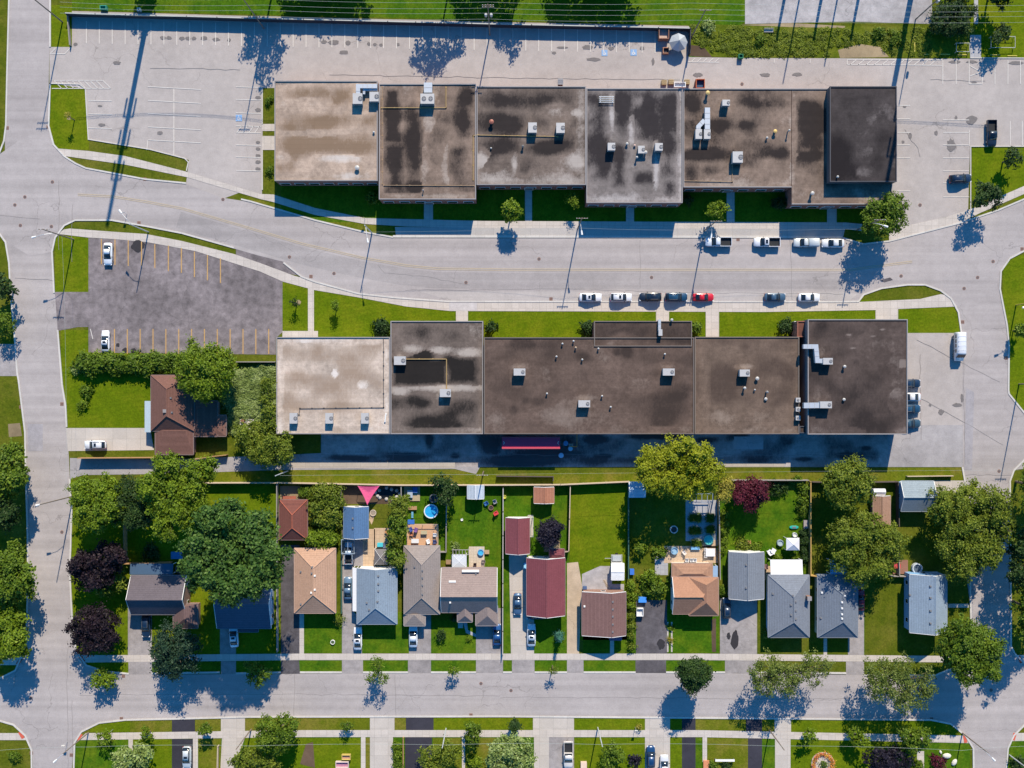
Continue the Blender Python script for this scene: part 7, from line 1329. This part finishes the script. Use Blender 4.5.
box_thing(380, 545, 1.2, .8, .8, (.06, .42, .50), 'teal storage box between patio and dark gazebo', 'storage_box', 'box'); chair(385, 545, .03, (.10, .12, .20), 'dark chair beside the teal storage box', 0, 1.2); chair(387, 532, .03, (.44, .22, .10), 'orange-brown chair on the tan patio by the columnar trees', 45, 1.2); table(388, 537, 1.0, .8, .6, .03, (.20, .14, .12), 'dark small table on the tan patio by the columnar trees'); table(366, 548, .8, 1.8, .5, .03, (.24, .20, .16), 'slatted bench along the tan path', name='garden_bench', cat='bench')
box_thing(220.5, 599, 1.3, 2.2, .9, (.40, .02, .04), 'dark red covered bin in the shade by the navy-roofed house', 'storage_box', 'box'); box_thing(897, 566, 1.6, 1.0, .8, (.45, .06, .06), 'red toy house roof on the small reddish deck', 'toy_box', 'toy', .32); box_thing(176.5, 555.5, 2.4, 1.5, .6, (.05, .16, .34), 'blue tarp-covered box by the orange fence', 'storage_box', 'box'); box_thing(540, 560, .9, .8, .8, (.10, .22, .40), 'blue recycling box behind the maroon house', 'storage_box', 'box'); box_thing(525, 566, .5, 1.3, .9, (.24, .50, .68), 'light blue bin at the maroon house side wall', 'wheelie_bin', 'bin')
skip_bin(346, 757.5, 1.9, 1.1, .9, (.55, .40, .12), 'yellow-tan planter box of flowers at the bottom lawn', cat='planter', inner=(.42, .24, .18), name='planter_box'); skip_bin(342, 765, 2.8, 1.3, .9, (.62, .50, .46), 'pinkish white planter box below the yellow-tan one', cat='planter', inner=(.40, .18, .26), name='planter_box'); box_thing(583.8, 766, 1.3, 1.6, .7, (.58, .44, .34), 'tan box on the lawn by the white pickup', 'garden_box', 'box')
c = at(822.5, 763.5); c.z = .01; t = thing('flower_ring', c, 'ring of orange and yellow flowers on the bottom lawn', 'flower bed'); q = MB(); q.lathe((0, 0, 0), [(2.5, 0), (2.5, .25), (2.3, .25), (2.3, .02)], 26); q.build('stone_edge', plain((.5, .45, .40), .9), t)
me = crown_mesh([(2.1 * math.cos(a), 2.1 * math.sin(a), .25, .4, .3) for a in np.linspace(0, 6, 18)], .16, 2, .2); mm, nt_, oo = _nt('orange_flowers'); g_ = N(nt_, 'ShaderNodeNewGeometry'); finish(nt_, oo, ramp(nt_, g_.outputs['Random Per Island'], [(.1, (.10, .16, .02)), (.35, (.62, .20, .03)), (.6, (.75, .45, .05)), (.85, (.55, .07, .08))]), .8); me.materials.append(mm); o = bpy.data.objects.new('flowers', me); C.objects.link(o); o.parent = t
me = crown_mesh([(0, 0, .5, 1.0, .6)], .22, 2, .1); me.materials.append(leafm('mid', *STY['mid'][:2])); o = bpy.data.objects.new('foliage', me); C.objects.link(o); o.parent = t
for k, (x, y, r_) in enumerate(((947, 756, .75), (954.5, 762.5, .65), (941, 752.5, .35))):
    q = MB(); q.lathe((0, 0, 0), [(r_ * .8, 0), (r_, r_ * .35), (r_ * .75, r_ * .75), (r_ * .3, r_ * .95)], 9); o = q.build('boulder', plain((.60, .57, .50), .9)); c = at(x, y, .3); o.location = (c.x, c.y, .005); o.rotation_euler = (0, 0, k); o.scale = (1.3, .8, .9); tag(o, 'pale boulder by the dark red bush, ' + ['largest', 'second and lowest', 'smallest'][k] + ' of three', 'boulder')
table(725, 760.5, 4.2, .5, .9, .02, (.72, .72, .70), 'long white garden bench at the bottom lawn', name='garden_bench', cat='bench'); box_thing(706.7, 765.5, 1.4, 2.0, .4, (.50, .20, .10), 'terracotta porch step at the end of the narrow walk', 'porch_step', 'step')
box_thing(232, 622, .5, .9, .5, (.55, .40, .28), 'tan bag on the shaded driveway beside the white car', 'garden_bag', 'bag', .05); skip_bin(742, 640, .01 + .5, .5, .6, (.08, .09, .1), 'small dark pot on the wide dark driveway', cat='pot', name='garden_pot') if False else None
# benches and rails in the north-east, small signs
t = thing('park_bench', at(768, 31.5), 'grey bench standing in the rough grass', 'bench'); q = MB()
for k in range(4): q.box(-1.0, 1.0, -.3 + .16 * k, -.18 + .16 * k, .45, .5)
q.build('seat', m_unit, t); q = MB(); q.box(-1.0, 1.0, .36, .42, .6, .95); q.build('backrest', m_unit, t)
for s_ in (-.85, .85): q = MB(); q.box(s_ - .05, s_ + .05, -.28, .40, 0, .448); q.build('leg', m_unitd, t)
def rail(x0, y0, x1, y1, label):
    c = at((x0 + x1) / 2, (y0 + y1) / 2); t = thing('tree_guard', c, label, 'railing'); w, d = (x1 - x0) * S / 2, (y1 - y0) * S / 2; P = [(-w, -d, .9), (w, -d, .9), (w, d, .9), (-w, d, .9), (-w, -d, .9)]; q = MB(); q.path(P, .06); q.build('rail', m_unit, t)
    for p in P[:4]: q = MB(); q.tube((p[0], p[1], 0), (p[0], p[1], .9), .06); q.build('post', m_unit, t)
rail(989, 38, 1013, 49, 'square grey rail round the small tree at the footpath'); rail(954.5, 44.5, 967.5, 53, 'grey rail beside the footpath pad')
for k, (x, y, rz) in enumerate(((925, 54.4, 0), (945, 54.4, 0), (962, 55, 0), (995, 55, 0), (1012, 56, 0), (914.5, 47, 90), (914.6, 36, 90))):
    c = at(x, y); q = MB(); q.loft([ring(-1.05, .09, 0, .13, .03), ring(1.05, .09, 0, .13, .03)]); o = q.build('parking_stop', plain((.55, .46, .10), .7)); o.location = (c.x, c.y, .012); o.rotation_euler = (0, 0, R(rz)); tag(o, 'yellow parking stop on the grass edge, ' + ['westmost of the row', 'second of the row', 'third of the row, before the pad', 'just east of the pad', 'eastmost of the row', 'lower of the upright pair', 'upper of the upright pair'][k], 'parking stop', 'yellow parking stops')
# tactile pads, drains, manholes
m_red = plain((.52, .10, .06), .8, 0, .25); m_rust = plain((.26, .13, .085), .8); m_iron = plain((.12, .10, .10), .7)
for k, (x, y, rz, l) in enumerate(((19.5, 661.3, -35, 'west pavement end, upper'), (82, 659, 38, 'upper east corner of the west crossing'), (21.5, 735, 30, 'west pavement end, lower'), (79.5, 737, -35, 'lower east corner of the west crossing'), (965, 739, 10, 'lower west corner of the east crossing'), (1014, 736.5, -15, 'lower east corner of the east crossing'), (1020, 659.5, 25, 'upper east corner of the east crossing'))):
    c = at(x, y); q = MB(); q.box(-.35, .35, -.8, .8, 0, .02)
    for a in range(3):
        for b_ in range(7): q.lathe((-.24 + .24 * a, -.68 + .225 * b_, .02), [(.06, 0), (.04, .02)], 6)
    o = q.build('tactile_pad', m_red); o.location = (c.x, c.y, .0645); o.rotation_euler = (0, 0, R(rz)); tag(o, 'red tactile pad at the ' + l, 'tactile pad', 'red tactile pads at the crossings')
drains = ((48.2, 127, 'crossroads kerb of the north street'), (7.3, 128, 'west kerb above the crossroads'), (145, 179.2, 'north kerb of the main road bend'), (139, 223, 'south kerb above the dark car park'), (311, 276.5, 'kerb where the dark car park apron ends'), (551, 299, 'south kerb west of the white sunroof sedan'), (738, 239.5, 'north kerb between two white pickups'), (123.5, 676, 'kerb by the dark spruce driveway'), (121.5, 718.6, 'south kerb opposite the spruce driveway'), (471, 715, 'south kerb of the residential street middle'), (931.5, 719, 'south kerb in the shade of the corner tree'), (31.5, 753, 'west kerb at the bottom edge'), (71.5, 755, 'east kerb at the bottom edge'), (962.5, 322, 'kerb beside the white van'), (62, 404, 'east kerb by the bungalow lawn'), (1006, 358, 'east kerb opposite the white van'), (21, 407, 'west kerb by the sandy patch'), (1022, 249, 'kerb of the east entrance road'))
for x, y, l in drains:
    c = at(x, y); t = thing('storm_drain', (c.x, c.y, .0), 'rusty square storm drain at the ' + l, 'drain'); q = MB(); q.box(-.36, .36, -.36, .36, .03, .070); q.build('frame', m_rust, t); q = MB()
    for k in range(5): q.box(-.28 + .13 * k, -.21 + .13 * k, -.3, .3, .071, .085)
    q.build('grate_bar', m_iron, t)
for x, y, l in ((25, 197, 'west of the crossroads'), (52.5, 182, 'north-east part of the crossroads'), (51.5, 226.5, 'south-east part of the crossroads'), (20.5, 225.5, 'south-west part of the crossroads'), (223, 199.5, 'main road bend by the driveway mouth'), (289.5, 257, 'main road above the apron'), (334, 273.5, 'main road near the south pavement'), (466, 282.5, 'main road before the patched roof'), (539, 259, 'main road opposite the mid unit'), (651.5, 277.5, 'main road among the crossing tyre marks'), (62, 532, 'side street by the purple tree'), (31, 698, 'west crossing middle'), (511, 690.5, 'residential street middle'), (481, 683.5, 'residential street by the royal blue sedan driveway'), (964, 288.5, 'entrance of the east side street'), (977.5, 277.5, 'north-east junction, lower'), (993, 261.5, 'north-east junction, upper'), (901, 276, 'main road by the dark patch'), (742, 84, 'north car park behind the dark brown unit'), (920, 205, 'north-east car park exit'), (991, 690, 'east crossing in tree shade'), (999, 471, 'east side street joint'), (15, 205, 'main road west arm')):
    c = at(x, y); t = thing('manhole_cover', (c.x, c.y, 0), 'dark round manhole cover at the ' + l, 'manhole'); q = MB(); q.lathe((0, 0, .03), [(.36, 0), (.36, .046), (.29, .046)], 18); q.build('rim', m_rust, t); q = MB(); q.disc((0, 0), .285, .079, 16); q.build('lid', m_iron, t)
def street_sign(x, y, label, col=(.66, .66, .64)):
    t = thing('street_sign', at(x, y), label, 'sign'); q = MB(); q.tube((0, 0, 0), (0, 0, 2.4), .04); q.build('post', m_steel, t); q = MB(); q.box(-.3, .3, -.06, -.045, 1.8, 2.4); q.build('plate', plain(col, .5), t)
street_sign(127, 214, 'white-backed sign post on the main road verge above the dark car park'); street_sign(67.5, 719.7 + 22, 'sign post at the corner by the lower red pad'); street_sign(635, 727, 'sign post on the south verge by the yellow sapling'); street_sign(365, 219, 'yellow sign on the verge by the street light', (.6, .55, .05)); street_sign(113, 729.5, 'brown-backed sign on the south verge', (.2, .1, .05))

# ================================================================ LIGHT, SKY, CAMERA
EL, AZ = 38.0, math.atan2(.19, .98)
sd = Vector((math.sin(AZ) * math.cos(R(EL)), math.cos(AZ) * math.cos(R(EL)), math.sin(R(EL))))
l = bpy.data.lights.new('sun', 'SUN'); l.energy = SUN_E; l.angle = R(.5); l.color = (1, .885, .71); lo = bpy.data.objects.new('sun', l); C.objects.link(lo); lo.rotation_euler = sd.to_track_quat('Z', 'Y').to_euler()
w = bpy.data.worlds.new('World'); SC.world = w; w.use_nodes = True; nt = w.node_tree; bg = nt.nodes['Background']; sk = nt.nodes.new('ShaderNodeTexSky'); sk.sky_type = 'NISHITA'; sk.sun_disc = False; sk.sun_elevation = R(EL); sk.sun_rotation = AZ; sk.air_density = 1.0; sk.dust_density = .2; sk.ozone_density = OZ
hs = nt.nodes.new('ShaderNodeHueSaturation'); hs.inputs['Saturation'].default_value = 1.36; hs.inputs['Hue'].default_value = .498; nt.links.new(sk.outputs[0], hs.inputs['Color']); nt.links.new(hs.outputs[0], bg.inputs[0]); bg.inputs[1].default_value = SKY_E
cam = bpy.data.cameras.new('camera'); co = bpy.data.objects.new('camera', cam); C.objects.link(co); co.location = (0, 0, H); co.rotation_euler = (0, 0, 0); cam.sensor_width = 36; cam.lens = 36 * H / (1024 * S); cam.clip_end = 4000; SC.camera = co
SC.view_settings.view_transform = 'Standard'; SC.view_settings.look = 'None'; SC.view_settings.exposure = EXPO; SC.view_settings.gamma = 1
SC.render.engine = 'CYCLES'; SC.cycles.max_bounces = 5; SC.cycles.diffuse_bounces = 2; SC.cycles.transmission_bounces = 2; SC.cycles.transparent_max_bounces = 2; SC.cycles.use_denoising = True; SC.cycles.use_adaptive_sampling = True
